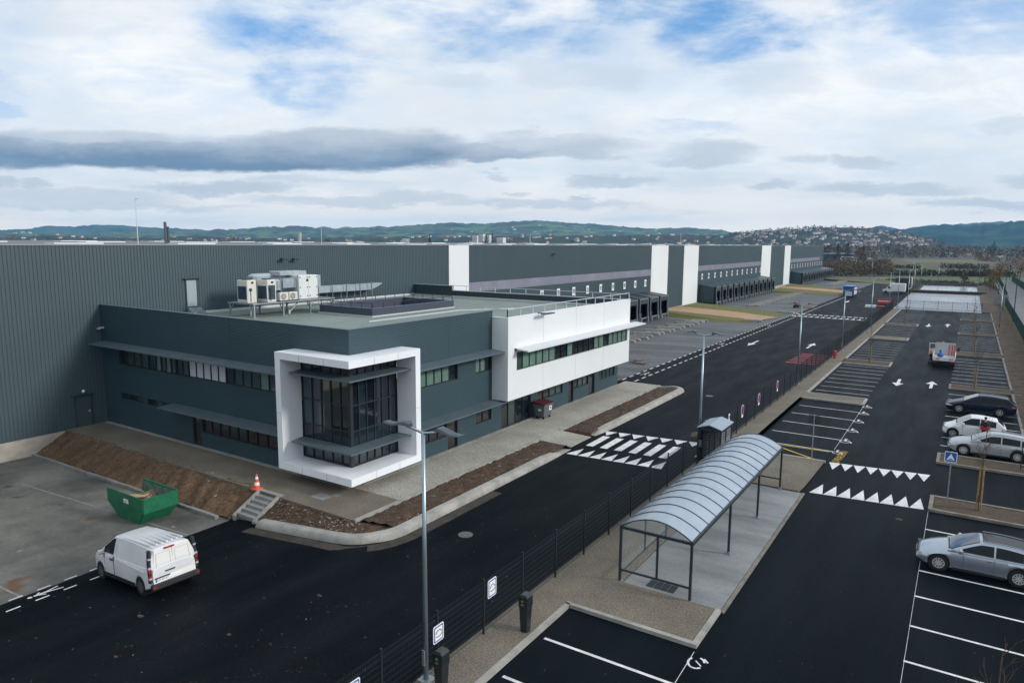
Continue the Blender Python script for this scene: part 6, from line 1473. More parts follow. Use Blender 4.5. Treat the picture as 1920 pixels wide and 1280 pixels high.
# ------------------------------------------------------------------ people
def person(loc, rz, label, jacket, trousers, hair, pose, cap=None, vest=None):
    t = thing('person', loc, label, 'person', None, rz)
    J = {'pel': (0, 0, .95), 'wai': (0, .0, 1.10), 'che': (0, .01, 1.32), 'nec': (0, .0, 1.48), 'nk2': (0, -.01, 1.55), 'hd1': (0, -.02, 1.63), 'hd2': (0, -.02, 1.74),
         'lh': (-.09, 0, .92), 'lk': (-.10, -.03, .50), 'la': (-.11, .02, .09), 'lt': (-.12, -.13, .05), 'rh': (.09, 0, .92), 'rk': (.10, -.02, .50), 'ra': (.11, .03, .09), 'rt': (.12, -.12, .05),
         'ls': (-.18, 0, 1.42), 'le': (-.24, .02, 1.14), 'lw': (-.22, -.12, .92), 'lp': (-.21, -.17, .86), 'rs': (.18, 0, 1.42), 're': (.24, .02, 1.14), 'rw': (.22, -.12, .92), 'rp': (.21, -.17, .86)}
    J.update(pose)
    def skin(name, chains, rad, m, lv=1, root=None):
        names = []; ed = []
        for c in chains:
            for a in c:
                if a not in names: names.append(a)
            ed += [(names.index(p), names.index(q)) for p, q in zip(c[:-1], c[1:])]
        me = bpy.data.meshes.new(name); me.from_pydata([J[n] for n in names], ed, []); me.materials.append(m)
        o = bpy.data.objects.new(name, me); COL.objects.link(o); o.parent = t
        o.modifiers.new('skin', 'SKIN').use_smooth_shade = True
        for i, n in enumerate(names): me.skin_vertices[0].data[i].radius = rad.get(n, (.05, .05)); me.skin_vertices[0].data[i].use_root = (i == 0)
        s_ = o.modifiers.new('subdivision', 'SUBSURF'); s_.levels = lv; s_.render_levels = lv
        return o
    skinm = mat('skin', (.42, .24, .17), .55)
    rd = {'pel': (.14, .10), 'wai': (.13, .095), 'che': (.16, .11), 'nec': (.07, .065), 'nk2': (.052, .052), 'hd1': (.075, .09), 'hd2': (.065, .08), 'lh': (.085, .09), 'rh': (.085, .09), 'lk': (.06, .06), 'rk': (.06, .06), 'la': (.045, .045), 'ra': (.045, .045), 'lt': (.04, .035), 'rt': (.04, .035),
          'ls': (.06, .06), 'rs': (.06, .06), 'le': (.042, .042), 're': (.042, .042), 'lw': (.03, .03), 'rw': (.03, .03), 'lp': (.035, .02), 'rp': (.035, .02)}
    body = skin('body', [('pel', 'wai', 'che', 'nec', 'nk2', 'hd1', 'hd2'), ('pel', 'lh', 'lk', 'la', 'lt'), ('pel', 'rh', 'rk', 'ra', 'rt'), ('che', 'ls', 'le', 'lw', 'lp'), ('che', 'rs', 're', 'rw', 'rp')], rd, skinm)
    g = {k: (a+.018, c+.018) for k, (a, c) in rd.items()}
    skin('jacket', [('pel', 'wai', 'che', 'nec'), ('che', 'ls', 'le', 'lw'), ('che', 'rs', 're', 'rw')], g, jacket)
    skin('trousers', [('pel', 'lh', 'lk', 'la'), ('pel', 'rh', 'rk', 'ra')], {k: (a+.014, c+.014) for k, (a, c) in rd.items()}, trousers)
    for a, b_ in (('la', 'lt'), ('ra', 'rt')):
        b = MB(); p, q = J[a], J[b_]; b.rbox(p[0]-.055, p[0]+.055, q[1]-.04, p[1]+.07, 0, .10, .025); b.build('shoe', black_rub, t, local=True)
    h = J['hd2']; b = MB(); b.ball((h[0], h[1]+.015, h[2]+.0), .098, 12, 7, .85); hair_o = b.build('cap' if cap else 'hair', cap or hair, t, smooth=True, local=True)
    f = J['hd1']; b = MB(); b.loft([[(f[0]-.014, f[1]-.085, f[2]-.01), (f[0]+.014, f[1]-.085, f[2]-.01), (f[0], f[1]-.085, f[2]+.05)], [(f[0]-.008, f[1]-.115, f[2]-.005), (f[0]+.008, f[1]-.115, f[2]-.005), (f[0], f[1]-.10, f[2]+.04)]]); b.build('nose', skinm, body, local=True)
    for s in (-1, 1):
        b = MB(); b.ball((f[0]+s*.032, f[1]-.083, f[2]+.055), .011, 6, 4); b.build('eye', black_pl, body, local=True)
        w, p = J['lw' if s < 0 else 'rw'], J['lp' if s < 0 else 'rp']; d = (Vector(p)-Vector(w)).normalized(); sd = d.cross(Vector((0, 1, 0)))
        sd = sd.normalized() if sd.length > .1 else Vector((1, 0, 0))
        b = MB()
        for k in range(4): q = Vector(p)+sd*(.027-.018*k); b.cyl(q, q+d*(.065+.01*(k in (1, 2))), .009, .007, 5)
        q = Vector(p)+sd*.035-d*.02; b.cyl(q, q+(d+sd*.8).normalized()*.05, .010, .008, 5); b.build('fingers', skinm, body, local=True)
    if vest:
        b = MB(); b.box(-.18, .18, -.135, .135, 1.12, 1.17); b.build('reflective_band', vest, t, local=True)
    return t
jk_o = mat('vest_orange', (.62, .10, .03), .7); tr_d = mat('trousers_dark', (.018, .02, .026), .85); hr = mat('hair_dark', (.02, .015, .012), .8); jk_n = mat('jacket_navy', (.012, .015, .03), .8); jk_r = mat('jacket_red', (.40, .02, .03), .7)
person((-2.95, 91.25, 0), radians(95), 'person in an orange vest standing at the open door of the works truck', jk_o, tr_d, hr, {'lw': (-.16, -.30, 1.12), 'lp': (-.15, -.36, 1.16), 'rw': (.15, -.32, 1.05), 'rp': (.14, -.38, 1.07), 'lk': (-.11, -.12, .52), 'la': (-.12, -.16, .09), 'lt': (-.12, -.3, .05), 'ra': (.1, .14, .1)}, vest=mat('reflective', (.6, .6, .56), .4))
pr = person((1.68, 55.55, 0), radians(170), 'person in a dark and red jacket standing by the small white hatchback', jk_n, tr_d, hr, {'lw': (-.13, -.24, 1.10), 'lp': (-.08, -.28, 1.12), 'rw': (.13, -.24, 1.10), 'rp': (.08, -.28, 1.12)})
b = MB()
for s in (-1, 1): b.rbox(min(s*.10, s*.27), max(s*.10, s*.27), -.15, .145, 1.0, 1.2, .03)
b.rbox(-.19, .19, -.13, .15, .92, 1.12, .03); b.build('red_panel', jk_r, pr, local=True)
person((-13.6, 222.5, 0), radians(200), 'person in a yellow green vest standing at the rear of the far white box van', mat('vest_green', (.20, .42, .05), .7), tr_d, hr, {})

# ------------------------------------------------------------------ planted trees with stakes
def sapling(x, y, h, seed, label, stake=2.0, stakes=2):
    r = random.Random(seed); t = thing('young_tree', (x, y, .1), label, 'tree', 'staked young trees in the parking islands')
    b = MB(); pts = [Vector((x, y, .1))]
    for k in range(1, 7): pts.append(Vector((x+r.uniform(-.05, .05), y+r.uniform(-.05, .05), .1+h*.72*k/6)))
    for k in range(6): b.cyl(pts[k], pts[k+1], .032*(1-k*.1), .032*(1-(k+1)*.1), 6, False)
    b.build('trunk', bark, t)
    b = MB()
    def br(p, d, L_, rad_, lv):
        q = p+d*L_; b.cyl(p, q, rad_, rad_*.55, 4, False)
        if lv: 
            for _ in range(3):
                nd_ = (d+Vector((r.uniform(-.7, .7), r.uniform(-.7, .7), r.uniform(-.05, .6)))).normalized(); br(p+d*L_*r.uniform(.35, 1), nd_, L_*r.uniform(.45, .7), rad_*.55, lv-1)
    for k in range(11):
        p = pts[3]+(pts[6]-pts[3])*r.uniform(.1, 1); a = r.uniform(0, 2*pi); br(p, Vector((cos(a)*.6, sin(a)*.6, r.uniform(.5, 1.1))).normalized(), h*r.uniform(.10, .17), .012, 2)
    br(pts[6], Vector((0, 0, 1)), h*.2, .02, 2)
    b.build('crown', bark, t)
    for s in ((-1, 1) if stakes == 2 else (1,)):
        b = MB(); b.cyl((x+s*.09, y-.07*s, .05), (x+s*.07, y-.05*s, stake+.1), .04, .04, 7); b.build('stake', stake_m, t)
    b = MB(); b.beam((x-.15, y+.05, stake-.05), (x+.15, y-.05, stake-.05), .05, .06); b.build('tie', stake_m, t)
sapling(1.3, 40.7, 4.9, 1, 'bare staked sapling behind the blue hump sign in the nearest island', 2.25)
sapling(1.2, 76.3, 4.3, 3, 'bare staked sapling in the island behind the navy estate', 2.0)
sapling(1.2, 100.4, 4.2, 4, 'bare staked sapling in the island right of the works truck')
sapling(1.2, 123.9, 4.2, 5, 'bare staked sapling on the right, second island from the far end'); sapling(1.2, 147.3, 4.2, 6, 'bare staked sapling on the right, last island before the pale slab')
sapling(-8.6, 86.7, 4.4, 7, 'bare staked sapling in the nearer soil island left of the aisle'); sapling(-8.3, 132.6, 4.2, 8, 'bare staked sapling in the farther soil island left of the aisle')
sapling(1.3, 17.6, 4.7, 9, 'bare twig tips of a sapling poking up at the bottom right corner')
# ------------------------------------------------------------------ far landscape
HORZ = lambda px: 640-FPX*math.tan(PITCH)+0*px
def azdir(px):
    d = ray(px, 455); v = Vector((d.x, d.y, 0)).normalized(); return v
def elev(px, py): d = ray(px, py); return d.z/hypot(d.x, d.y)
def tabl(tab, x): return lerp(tab, x)
from mathutils import noise as MN
LAY = {}
def hill(name, tab, dist, base, m, rough, step=4.0, nv=26, wob=1.0):
    """a ridge with its own distance and depth; tab gives its skyline"""
    x0, x1 = tab[0][0], tab[-1][0]; nu = int((x1-x0)/step)
    def ridge(px): return CAMZ+dist*elev(px, tabl(tab, px))+wob*rough*.35*MN.noise(Vector((px*.05, dist*.01, 0)))+wob*rough*.2*MN.noise(Vector((px*.17, dist*.01, 5)))
    def P(px, s):                                 # s 0 foot, 1 ridge, >1 behind
        d = base+(dist-base)*s; v = azdir(px)
        zr_ = ridge(px)
        if s <= 1: z = -1.8+(zr_+1.8)*(.55*s+.45*s*s*(3-2*s)) + rough*MN.noise(Vector((v.x*d/420, v.y*d/420, dist*.003)))*sin(pi*min(1, s))*1.2
        else: z = zr_-(s-1)*(zr_+2)*1.6
        return Vector((v.x*d, v.y*d, z))
    LAY[name+str(dist)] = P
    b = MB(); b.grid(lambda i, j: P(x0+(x1-x0)*i/nu, 1.5*j/nv), nu, nv)
    o = struct('hills', b, m, smooth=True); return P
def hillmat(name, a, c2, c3, sc):
    m = bpy.data.materials.new(name); m.use_nodes = True; t = m.node_tree; p = t.nodes['Principled BSDF']; p.inputs['Roughness'].default_value = .95; p.inputs['Specular IOR Level'].default_value = .1
    g = t.nodes.new('ShaderNodeNewGeometry')
    def nz(s, d=6):
        n = t.nodes.new('ShaderNodeTexNoise'); n.inputs['Scale'].default_value = s; n.inputs['Detail'].default_value = d; t.links.new(g.outputs['Position'], n.inputs['Vector']); return n.outputs['Fac']
    def mx(f, lo, hi, a_, b_):
        r_ = t.nodes.new('ShaderNodeMapRange'); t.links.new(f, r_.inputs[0]); r_.inputs[1].default_value = lo; r_.inputs[2].default_value = hi
        n = t.nodes.new('ShaderNodeMix'); n.data_type = 'RGBA'; t.links.new(r_.outputs[0], n.inputs[0])
        for i, v in ((6, a_), (7, b_)):
            if isinstance(v, tuple): n.inputs[i].default_value = (*v, 1)
            else: t.links.new(v, n.inputs[i])
        return n.outputs[2]
    c = mx(nz(sc, 7), .44, .56, a, c2); c = mx(nz(sc*2.7, 7), .50, .60, c, c3)
    t.links.new(c, p.inputs['Base Color']); return m
hm_far = hillmat('far_hill', (.05, .075, .05), (.08, .10, .06), (.03, .045, .035), .0016)
hm_mid = hillmat('mid_hill', (.125, .185, .095), (.085, .085, .075), (.030, .060, .058), .0062)
hm_town = hillmat('town_hill', (.040, .055, .025), (.075, .05, .032), (.018, .030, .018), .011)
hm_dark = hillmat('dark_hill', (.008, .032, .036), (.040, .080, .045), (.026, .036, .036), .0065)
hill('far', [(-150, 433), (0, 431), (60, 429), (90, 423), (140, 425), (175, 421), (230, 422), (280, 426), (330, 428), (400, 432), (520, 432), (640, 431), (760, 428), (820, 424), (880, 428), (1000, 440)], 6400, 5400, hm_far, 30)
hill('far', [(1540, 446), (1590, 436), (1625, 427), (1650, 423), (1690, 430), (1715, 426), (1745, 421), (1770, 424), (1800, 419), (1850, 416), (1900, 415), (1960, 412), (2100, 414)], 6400, 5400, hm_far, 30)
MID = hill('mid', [(-200, 438), (-40, 434), (60, 436), (160, 438), (250, 434), (340, 431), (430, 430), (500, 425), (560, 423.5), (620, 427), (680, 425.5), (740, 424), (800, 420), (850, 417), (900, 420), (960, 415), (1005, 412.5), (1060, 417), (1120, 420), (1180, 426), (1230, 428), (1290, 426), (1350, 432), (1400, 437), (1440, 441), (1500, 449)], 4200, 2700, hm_mid, 30)
RHT = hill('dark', [(1540, 456), (1600, 441), (1650, 433), (1700, 428), (1740, 424), (1765, 420.5), (1800, 421.5), (1850, 420), (1890, 417), (1920, 413), (2000, 409), (2120, 405)], 3700, 2300, hm_dark, 28)
TWN = hill('town', [(1290, 452), (1340, 445), (1400, 437), (1440, 432.5), (1480, 430), (1510, 427.5), (1560, 426.5), (1600, 427), (1640, 428.5), (1680, 435), (1720, 444.5), (1760, 455), (1800, 461)], 2500, 1650, hm_town, 15)
LOW = hill('low', [(-200, 447), (0, 445), (100, 441), (160, 445), (300, 446), (360, 441), (430, 446), (600, 447), (700, 444), (850, 444), (1000, 442), (1100, 441), (1250, 440), (1350, 441), (1460, 448)], 2300, 1600, hm_town, 10)
# houses: 300 as things, the rest of the town as one
wal = [mat('house_white', (.70, .68, .63), .8), mat('house_cream', (.58, .50, .40), .8), mat('house_pink', (.55, .42, .36), .8)]; tile = mat('roof_tile', (.19, .085, .055), .85, var=.3, vscale=.05); slate = mat('roof_grey', (.20, .19, .19), .8)
def house_into(b, w, l, h, rh, o=(0, 0, 0), a=0.0, wi=0, ri=1):
    c_, s_ = cos(a), sin(a)
    def T(x, y, z): return (o[0]+x*c_-y*s_, o[1]+x*s_+y*c_, o[2]+z)
    b.mi = wi; v = [T(x, y, z) for z in (-6, h) for x, y in ((-w, -l), (w, -l), (w, l), (-w, l))]
    b.idx(v, [(0, 1, 5, 4), (1, 2, 6, 5), (2, 3, 7, 6), (3, 0, 4, 7)])
    b.idx([T(-w, -l, h), T(w, -l, h), T(0, -l, h+rh), T(-w, l, h), T(w, l, h), T(0, l, h+rh)], [(0, 1, 2), (3, 5, 4)])
    b.mi = ri; e = .5; b.idx([T(-w-e, -l-e, h-.3), T(0, -l-e, h+rh+.1), T(0, l+e, h+rh+.1), T(-w-e, l+e, h-.3), T(w+e, -l-e, h-.3), T(w+e, l+e, h-.3)], [(0, 1, 2, 3), (1, 4, 5, 2)])
protos = []
for wi, (w, l, h, rh) in ((0, (3.4, 4.6, 4.2, 1.6)), (1, (3.2, 4.4, 4.4, 1.5)), (2, (3.4, 5, 3.6, 1.7)), (0, (5, 10, 5, 1.4)), (0, (2.8, 3.8, 3.4, 1.5))):
    b = MB(); house_into(b, w, l, h, rh); o = b.build('distant_house', [wal[wi], tile if w < 4.9 else slate], None); protos.append(o)
r = random.Random(31); used = set()
HL = 'small pale house with a low roof, one of many scattered over the far town hillsides'
def place_house(P, px, s, kinds):
    p = P(px, s); k = r.choice(kinds)
    if k in used: o = protos[k].copy(); COL.objects.link(o)
    else: o = protos[k]; used.add(k)
    o.location = p; o.rotation_euler = (0, 0, r.uniform(0, pi)); tag(o, HL, 'house', 'houses of the far town')
n = 0
while n < 215:
    px = r.uniform(1375, 1745); s = min(.98, abs(r.gauss(.25, .33)))
    if px > 1690 and s > .75: continue
    place_house(TWN, px, .02+s, (0, 0, 0, 1, 2, 4)); n += 1
while n < 285: place_house(LOW, r.choice((r.uniform(1000, 1440), r.uniform(60, 560), r.uniform(700, 1000))), r.uniform(.1, .95), (0, 0, 1, 2)); n += 1
while n < 297: place_house(RHT, r.choice((r.uniform(1780, 1850), r.uniform(1790, 1840))), r.uniform(.0, .06), (0, 2, 4)); n += 1
for k, o in enumerate(protos):
    if k not in used: tag(o, 'long white hall with a grey roof low in the far town', 'house', 'houses of the far town'); o.location = TWN(1606, .3); o.rotation_euler = (0, 0, .4)
b = MB()
for k in range(230):
    q = r.random()
    P = TWN if q < .45 else LOW if q < .8 else MID
    px = r.uniform(1360, 1735) if P is TWN else r.uniform(0, 1440) if P is LOW else r.choice((r.uniform(830, 1250), r.uniform(0, 120)))
    s = r.uniform(.05, .9) if P is not MID else r.uniform(.05, .6)
    p = P(px, s); house_into(b, r.uniform(2.8, 4), r.uniform(3.5, 7), r.uniform(3, 5), 1.5, p, r.uniform(0, pi), r.choice((0, 0, 1, 2)), 3)
o = b.build('distant_town', [*wal, tile], None); o['kind'] = 'stuff'
# white blocks of flats left of centre
for px, hgt, w in ((893, 26, 7), (905, 30, 6), (917, 28, 6), (940, 22, 9)):
    p = LOW(px, .2); t = thing('tower_block', (p.x, p.y, p.z), 'white block of flats in the far town, %s' % {893: 'leftmost of the group of four', 905: 'tallest of the group of four', 917: 'second from the right of the group', 940: 'rightmost and lowest of the group'}[px], 'tower block', 'white flats in the far town')
    b = MB(); b.box(p.x-w, p.x+w, p.y-7, p.y+7, p.z-8, p.z+hgt); b.build('walls', wal[0], t); b = MB()
    for k in range(int(hgt/3)-1): b.box(p.x-w-.1, p.x+w+.1, p.y-7.1, p.y-7, p.z+2+3*k, p.z+3.2+3*k)
    b.build('window_band', mat('far_window', (.2, .22, .25), .4), t); b = MB(); b.box(p.x-w-.2, p.x+w+.2, p.y-7.3, p.y+7.2, p.z+hgt, p.z+hgt+.6); b.build('roof', slate, t)
d_ = azdir(562)*900; t = thing('water_tower', (d_.x, d_.y, -1.6), 'pale flared concrete water tower on the horizon behind the roof plant', 'tower'); b = MB(); zt_ = CAMZ+900*elev(562, 436.5); b.cyl((d_.x, d_.y, -1.6), (d_.x, d_.y, zt_-8), 2.2, 2.2, 14); b.cyl((d_.x, d_.y, zt_-8), (d_.x, d_.y, zt_), 2.2, 2.9, 14); b.build('shaft', mat('tower_concrete', (.42, .42, .40), .8), t)

# ---- fields on the plain
def fieldpoly(name, pts, m, z):
    b = MB(); b.face([(*at(px, py, z).xy, z) for px, py in pts]); return struct(name, b, m)
fm1 = mat('field_olive', (.085, .082, .030), .95, col2=(.065, .056, .024), vscale=.02, grain=.2, gscale=.3); fm2 = mat('field_green', (.050, .095, .014), .95, col2=(.070, .088, .02), vscale=.03, grain=.2, gscale=.3)
fieldpoly('field', [(1655, 500), (1850, 502), (1905, 490), (1660, 485)], fm1, -1.58)
fieldpoly('field', [(1600, 513), (1880, 514), (1920, 507), (1640, 503)], fm2, -1.57)
fieldpoly('field', [(1640, 524), (2000, 535), (2000, 521), (1650, 518.5)], fm2, -1.56)
fieldpoly('field', [(1700, 492), (1860, 494), (1830, 487), (1690, 486)], mat('field_pale', (.13, .125, .05), .95, var=.3, vscale=.03), -1.54)
fieldpoly('far_road', [(1560, 520.5), (1850, 531), (1850, 529), (1560, 518.8)], mat('pale_road', (.30, .29, .28), .9), -1.4)
# ---- woods, thickets and hedges: leaf sized facets in crowns
fol = [mat('wood_brown', (.090, .062, .042), .95, col2=(.062, .046, .034), vscale=.05), mat('wood_dark', (.022, .036, .022), .95, col2=(.034, .044, .024), vscale=.05), mat('wood_rust', (.23, .090, .026), .95, col2=(.14, .07, .028), vscale=.05), mat('wood_olive', (.19, .145, .045), .95, col2=(.115, .095, .036), vscale=.05)]
def clump(b, r, x, y, z, rx, h, n, mi, kind='round', leaf=.9):
    for _ in range(n):
        b.mi = mi if r.random() < .82 else r.choice((0, 0, 3))
        v = r.random()
        if kind == 'cone': zz = h*(.08+.92*v); rr = rx*(1-v)*r.uniform(.4, 1)
        else:
            zz = h*(.12+.88*v); rr = rx*sqrt(max(0, 1-((v-.45)/.6)**2))*r.uniform(.35, 1.08)
        a = r.uniform(0, 2*pi); c = Vector((x+rr*cos(a), y+rr*sin(a), z+zz)); s = leaf*r.uniform(.5, 1.3)
        u = Vector((r.gauss(0, 1), r.gauss(0, 1), r.gauss(0, 1))).normalized()*s; w_ = Vector((r.gauss(0, 1), r.gauss(0, 1), r.gauss(0, 1))).normalized()*s*.8
        b.face([c-u*.6-w_*.4, c+u*.7-w_*.3, c+w_*.9])
r = random.Random(77)
b = MB()
for k in range(900):                              # belt across the plain on the right
    px = r.uniform(1535, 2060); d = r.choice((r.uniform(720, 860), r.uniform(980, 1300), r.uniform(1300, 1650))); v = azdir(px)
    if d < 900 and (px > 1650 or r.random() < .5): continue
    clump(b, r, v.x*d, v.y*d, -1.6, r.uniform(4, 7), r.uniform(7, 13) if d < 900 else r.uniform(9, 16), 16, r.choice((0, 0, 0, 0, 1, 3, 2) if px > 1620 else (0, 1, 1, 2, 0)), leaf=2.2)
for k in range(520):                              # tops showing over the warehouse roof
    px = r.uniform(-120, 1560); d = r.uniform(620, 1100); v = azdir(px); hh = 12+4*MN.noise(Vector((px*.02, 0, 0)))+r.uniform(-1.5, 2.5)
    clump(b, r, v.x*d, v.y*d, -1.6, r.uniform(4, 7), hh, 16, r.choice((0, 0, 1, 1, 3)), leaf=1.9)
for k in range(900):
    px = r.uniform(1330, 1770); s_ = r.uniform(.0, 1.0); p = TWN(px, s_); clump(b, r, p.x, p.y, p.z-1, r.uniform(4, 9), r.uniform(6, 11), 9, r.choice((1, 1, 0, 0, 3, 2)), leaf=3.4)
for k in range(500):
    P_ = r.choice((LOW, LOW, MID)); px = r.uniform(-60, 1440); p = P_(px, r.uniform(.0, .8)); clump(b, r, p.x, p.y, p.z-1, r.uniform(5, 11), r.uniform(6, 10), 8, r.choice((1, 0, 0, 3)), leaf=4)
o = b.build('distant_woodland', fol, None); o['kind'] = 'stuff'
b = MB()
for k in range(420):                              # leafless thicket past the end of the warehouse
    px = r.uniform(1545, 1668); py = r.uniform(498, 520)-(px-1545)*.02; p = at(px, py, -1.6)
    if p.length > 700: continue
    clump(b, r, p.x, p.y, -1.6, r.uniform(2, 4), r.uniform(3, 6.5), 30, r.choice((0, 0, 0, 0, 3)), leaf=.7)
o = b.build('thicket', fol, None); o['kind'] = 'stuff'
b = MB()
for (xa, ya, xb, yb, n, hh, kk) in ((1655, 502.5, 1720, 503.5, 40, 3.5, (0, 1)), (1765, 503, 1850, 505, 60, 5, (0, 1, 1)), (1690, 483.5, 1800, 483, 60, 6, (0, 0, 1)), (1730, 516.5, 1800, 517.5, 45, 4, (0, 1)), (1780, 517.5, 1900, 519, 80, 4.5, (1, 1, 0)), (1650, 516, 1735, 517, 50, 4, (0, 1, 0)), (1660, 529, 1850, 536, 80, 1.8, (0, 0, 3)), (1830, 490, 1960, 494, 90, 8, (0, 2, 0, 0)), (1600, 482, 1690, 483.5, 60, 5, (0, 3, 0)), (1560, 478, 1900, 480, 120, 5, (0, 0, 3)), (1900, 505, 1960, 510, 30, 7, (2, 0, 0))):
    for k in range(int(n*.8)):
        t_ = r.random(); p = at(xa+(xb-xa)*t_, ya+(yb-ya)*t_+r.uniform(-.5, .5), -1.6); clump(b, r, p.x, p.y, -1.6, r.uniform(1.6, 2.8), hh*r.uniform(.4, .8), 24, r.choice(kk), leaf=.8)
o = b.build('hedgerow', fol, None); o['kind'] = 'stuff'
# ---- trees one can tell apart
def tree(x, y, z, h, rx, mi, label, kind='round', seed=0, n=420, leaf=.34):
    r_ = random.Random(seed); t = thing('pine_tree' if kind == 'cone' else 'autumn_tree', (x, y, z), label, 'tree')
    b = MB(); b.cyl((x, y, z), (x, y, z+h*.55), h*.022, h*.012, 7); 
    for k in range(6): a = r_.uniform(0, 2*pi); b.cyl((x, y, z+h*r_.uniform(.3, .5)), (x+rx*.6*cos(a), y+rx*.6*sin(a), z+h*r_.uniform(.6, .85)), h*.008, h*.003, 5)
    b.build('trunk', bark, t)
    b = MB()
    for k in range(7 if kind != 'cone' else 1):
        if kind == 'cone': clump(b, r_, x, y, z, rx, h, n, mi, 'cone', leaf)
        else: a = r_.uniform(0, 2*pi); q = rx*.45*r_.random(); clump(b, r_, x+q*cos(a), y+q*sin(a), z+h*r_.uniform(.1, .35), rx*r_.uniform(.45, .7), h*r_.uniform(.45, .65), n//7, mi, 'round', leaf)
    b.build('crown', fol, t); return t
for k, (px, py, h, rx, mi, lab) in enumerate(((1856, 548, 7.5, 2.2, 3, 'yellow brown tree beside the side road, nearest of the row'), (1862, 541, 8.5, 2.6, 3, 'yellow brown tree beside the side road, second of the row'), (1868, 536, 9, 2.8, 2, 'rust tinged tree beside the side road in the middle of the row'), (1846, 533, 8, 3, 0, 'brown leafless tree left of the yellow row by the side road'), (1872, 531, 10, 3, 3, 'yellow brown tree at the far end of the row by the side road'), (1806, 536, 6, 2.2, 0, 'small brown leafless tree behind the lined basin'), (1912, 524, 9, 3.5, 2, 'rust coloured tree at the right edge beyond the side road'), (1893, 521, 10, 4, 0, 'bare brown tree right of the dark poles beyond the side road'))):
    p = at(px, py, -.5); tree(p.x, p.y, -.6, h, rx, mi, lab, seed=k+60)
for k, (px, d, top, rx, mi, kind, lab) in enumerate(((437, 420, 433, 5.2, 2, 'round', 'orange brown tree rising over the warehouse roof left of the roof plant'), (28, 600, 437, 5, 2, 'round', 'rust tree tips over the roof at the far left'), (152, 640, 443, 4, 3, 'round', 'small olive tree over the roof left of the tall mast'), (262, 560, 440, 4, 2, 'round', 'rust tree right behind the tall thin mast'), (910, 640, 440, 5, 0, 'round', 'reddish brown tree left of the paired conifers'), (923, 620, 437, 3, 1, 'cone', 'dark conifer over the roof, right one of the pair'), (912, 620, 438, 3, 1, 'cone', 'dark conifer over the roof, left one of the pair'), (806, 640, 440, 4, 1, 'cone', 'dark conifer over the roof left of the first white panel'), (612, 640, 441, 4, 1, 'round', 'dark bushy tree over the roof behind the air handling units'), (1328, 700, 446, 5, 2, 'round', 'rust tree over the roof beyond the second pair of white panels'),
        (1572, 640, 456, 4, 1, 'cone', 'dark conifer past the warehouse end, left of three'), (1590, 660, 455, 4.5, 1, 'cone', 'dark conifer past the warehouse end, middle of three'), (1620, 700, 462, 4, 1, 'cone', 'dark conifer left of the white house with red roof'), (1612, 690, 463, 5, 2, 'round', 'rust orange tree between dark conifers past the warehouse end'), (1864, 1100, 452, 6, 1, 'cone', 'lone dark conifer on the far plain at the right'))):
    v = azdir(px)*d; zt_ = CAMZ+d*elev(px, top); tree(v.x, v.y, -1.6, zt_+1.6, rx*1.15, mi, lab, kind, seed=k+90, n=520, leaf=.75)
# ---- buildings and vehicles on the plain
def farm(px, py, w, dp, h, rh, m, rm, label):
    p = at(px, py, -1.6); t = thing('farm_house', (p.x, p.y, -1.6), label, 'house'); a = atan2(p.y, p.x)
    t.rotation_euler = (0, 0, a-pi/2)
    b = MB(); b.box(-w, w, -dp, dp, 0, h); b.idx([(-w, -dp, h), (-w, dp, h), (-w, 0, h+rh), (w, -dp, h), (w, dp, h), (w, 0, h+rh)], [(0, 1, 2), (3, 5, 4)]); b.build('wall', m, t, local=True)
    b = MB(); e = .4; b.idx([(-w-e, -dp-e, h-.2), (w+e, -dp-e, h-.2), (w+e, 0, h+rh+.05), (-w-e, 0, h+rh+.05), (-w-e, dp+e, h-.2), (w+e, dp+e, h-.2)], [(0, 1, 2, 3), (3, 2, 5, 4)]); b.build('roof', rm, t, local=True)
    for k in range(4):
        for j in range(2 if h > 5 else 1): b = MB(); x = -w*.75+w*.5*k; b.box(x-.5, x+.5, -dp-.05, -dp, 1+2.7*j, 2.4+2.7*j); b.build('window', mat('far_window', (.2, .22, .25), .4), t, local=True)
farm(1638.5, 474, 7.2, 5, 5.6, 2.6, wal[0], mat('red_tile', (.34, .10, .06), .85), 'white farmhouse with red tiled roof at the edge of the wood')
farm(1659, 473, 5.5, 4, 3, 2, wal[0], tile, 'low white shed with brown roof right of the farmhouse'); farm(1671.5, 472.5, 4.5, 6, 3.5, 3, mat('shed_grey', (.4, .4, .41), .8), slate, 'grey gabled barn right of the farmhouse')
p = at(1572, 490, -1.6); t = thing('depot_building', (p.x, p.y, -1.6), 'low white and blue industrial building past the far end of the warehouse', 'building'); t.rotation_euler = (0, 0, atan2(p.y, p.x)-pi/2)
b = MB(); b.box(-16, 12, 0, 16, 0, 6.6); b.build('wall', mat('depot_blue', (.035, .055, .085), .5), t, local=True); b = MB(); b.box(1, 12.1, -.3, 0, .8, 4.6); b.build('white_wing', wal[0], t, local=True); b = MB(); b.box(-16.3, 12.3, -.2, 16.3, 6.6, 7.0); b.box(-8, 4, 1, 3, 7, 7.5); b.build('roof', mat('depot_roof', (.40, .44, .48), .5), t, local=True)
for k in range(4): b = MB(); b.box(2+2.5*k, 3.6+2.5*k, -.34, -.3, 2.4, 3.7); b.build('window', mat('far_window', (.2, .22, .25), .4), t, local=True)
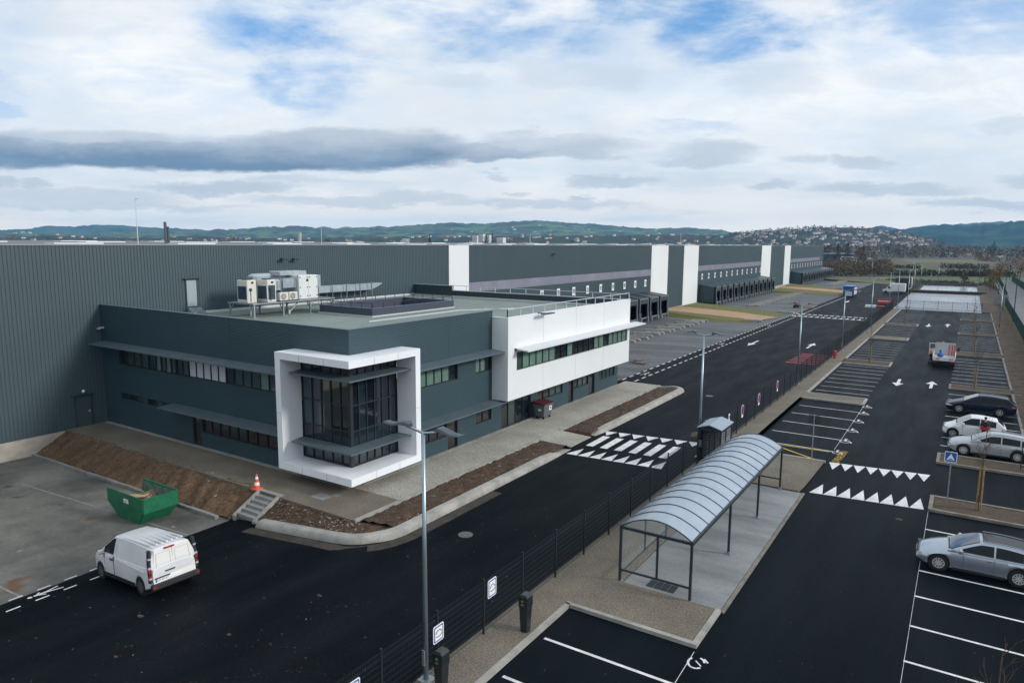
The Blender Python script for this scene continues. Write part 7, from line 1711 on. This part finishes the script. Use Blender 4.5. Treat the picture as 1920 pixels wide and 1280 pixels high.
def lorry(px, py, col, label, s=1.0, ang=0.0):
    p = at(px, py, -1.6); t = thing('distant_lorry', (p.x, p.y, -1.6), label, 'lorry'); t.rotation_euler = (0, 0, atan2(p.y, p.x)-pi/2+ang)
    b = MB(); b.box(-2*s, 3.2*s, -1.2*s, 1.2*s, .8*s, 3.4*s); b.build('box', wal[0], t, local=True); b = MB(); b.rbox(-3.9*s, -2.15*s, -1.1*s, 1.1*s, .5*s, 2.7*s, .2*s); b.build('cab', col, t, local=True)
    for x in (-3, -.3, 2.2): b = MB(); b.cyl((x*s, -1.25*s, .5*s), (x*s, 1.25*s, .5*s), .5*s, .5*s, 10); b.build('wheel', tyre_m, t, local=True)
lorry(1629, 490.5, mat('cab_teal', (.05, .30, .32), .4), 'white lorry with teal cab parked on the plain past the depot')
for px, lab in ((1775, 'first white lorry from the left in the far lorry park'), (1787, 'second white lorry from the left in the far lorry park'), (1816, 'white lorry before the tall grey box in the far lorry park'), (1850, 'white lorry right of centre in the far lorry park'), (1874, 'rightmost white lorry in the far lorry park')):
    lorry(px, 477.5+(px-1775)*.075, wal[0], lab, 1.0, .3)
for px, py, lab in ((1604, 491.5, 'pale car parked in front of the white depot wing'), (1617, 492, 'pale car between the depot and the teal lorry'), (1640, 492, 'blue grey car right of the teal lorry'), (1651, 492.5, 'dark car in the middle of the row right of the teal lorry'), (1659, 492.5, 'dark car at the end of the row right of the teal lorry')):
    p = at(px, py, -1.6); c = MB(); c.loft([[(-2.1, s, .3), (-2.1, s, .85), (-1.1, s, .95), (-.5, s*.85, 1.45), (1.2, s*.85, 1.45), (2.0, s, .95), (2.1, s, .3)] for s in (-.85, .85)])
    t = thing('distant_car', (p.x, p.y, -1.6), lab, 'car'); t.rotation_euler = (0, 0, atan2(p.y, p.x)-pi/2+.2); c.build('body', {1604: cwhite, 1617: silver, 1640: mat('car_bluegrey', (.08, .14, .2), .3)}.get(px, navy), t, local=True)
    b = MB(); b.box(-.45, 1.2, -.78, .78, 1.0, 1.38); b.build('windows', car_glass, t, local=True); b = MB()
    for x in (-1.3, 1.3): b.cyl((x, -.88, .32), (x, .88, .32), .32, .32, 10)
    b.build('wheels', tyre_m, t, local=True)
# ------------------------------------------------------------------ haze: even air round the whole scene
hz = bpy.data.materials.new('haze_air'); hz.use_nodes = True; t = hz.node_tree; t.nodes.clear()
vo = t.nodes.new('ShaderNodeVolumePrincipled'); vo.inputs['Color'].default_value = (.20, .58, 1.0, 1); vo.inputs['Density'].default_value = 1.0e-4; vo.inputs['Anisotropy'].default_value = .1
out = t.nodes.new('ShaderNodeOutputMaterial'); t.links.new(vo.outputs[0], out.inputs['Volume'])
b = MB(); b.box(-7600, 4600, -1500, 7600, -12, 305); o = b.build('haze', hz, None); o['kind'] = 'stuff'
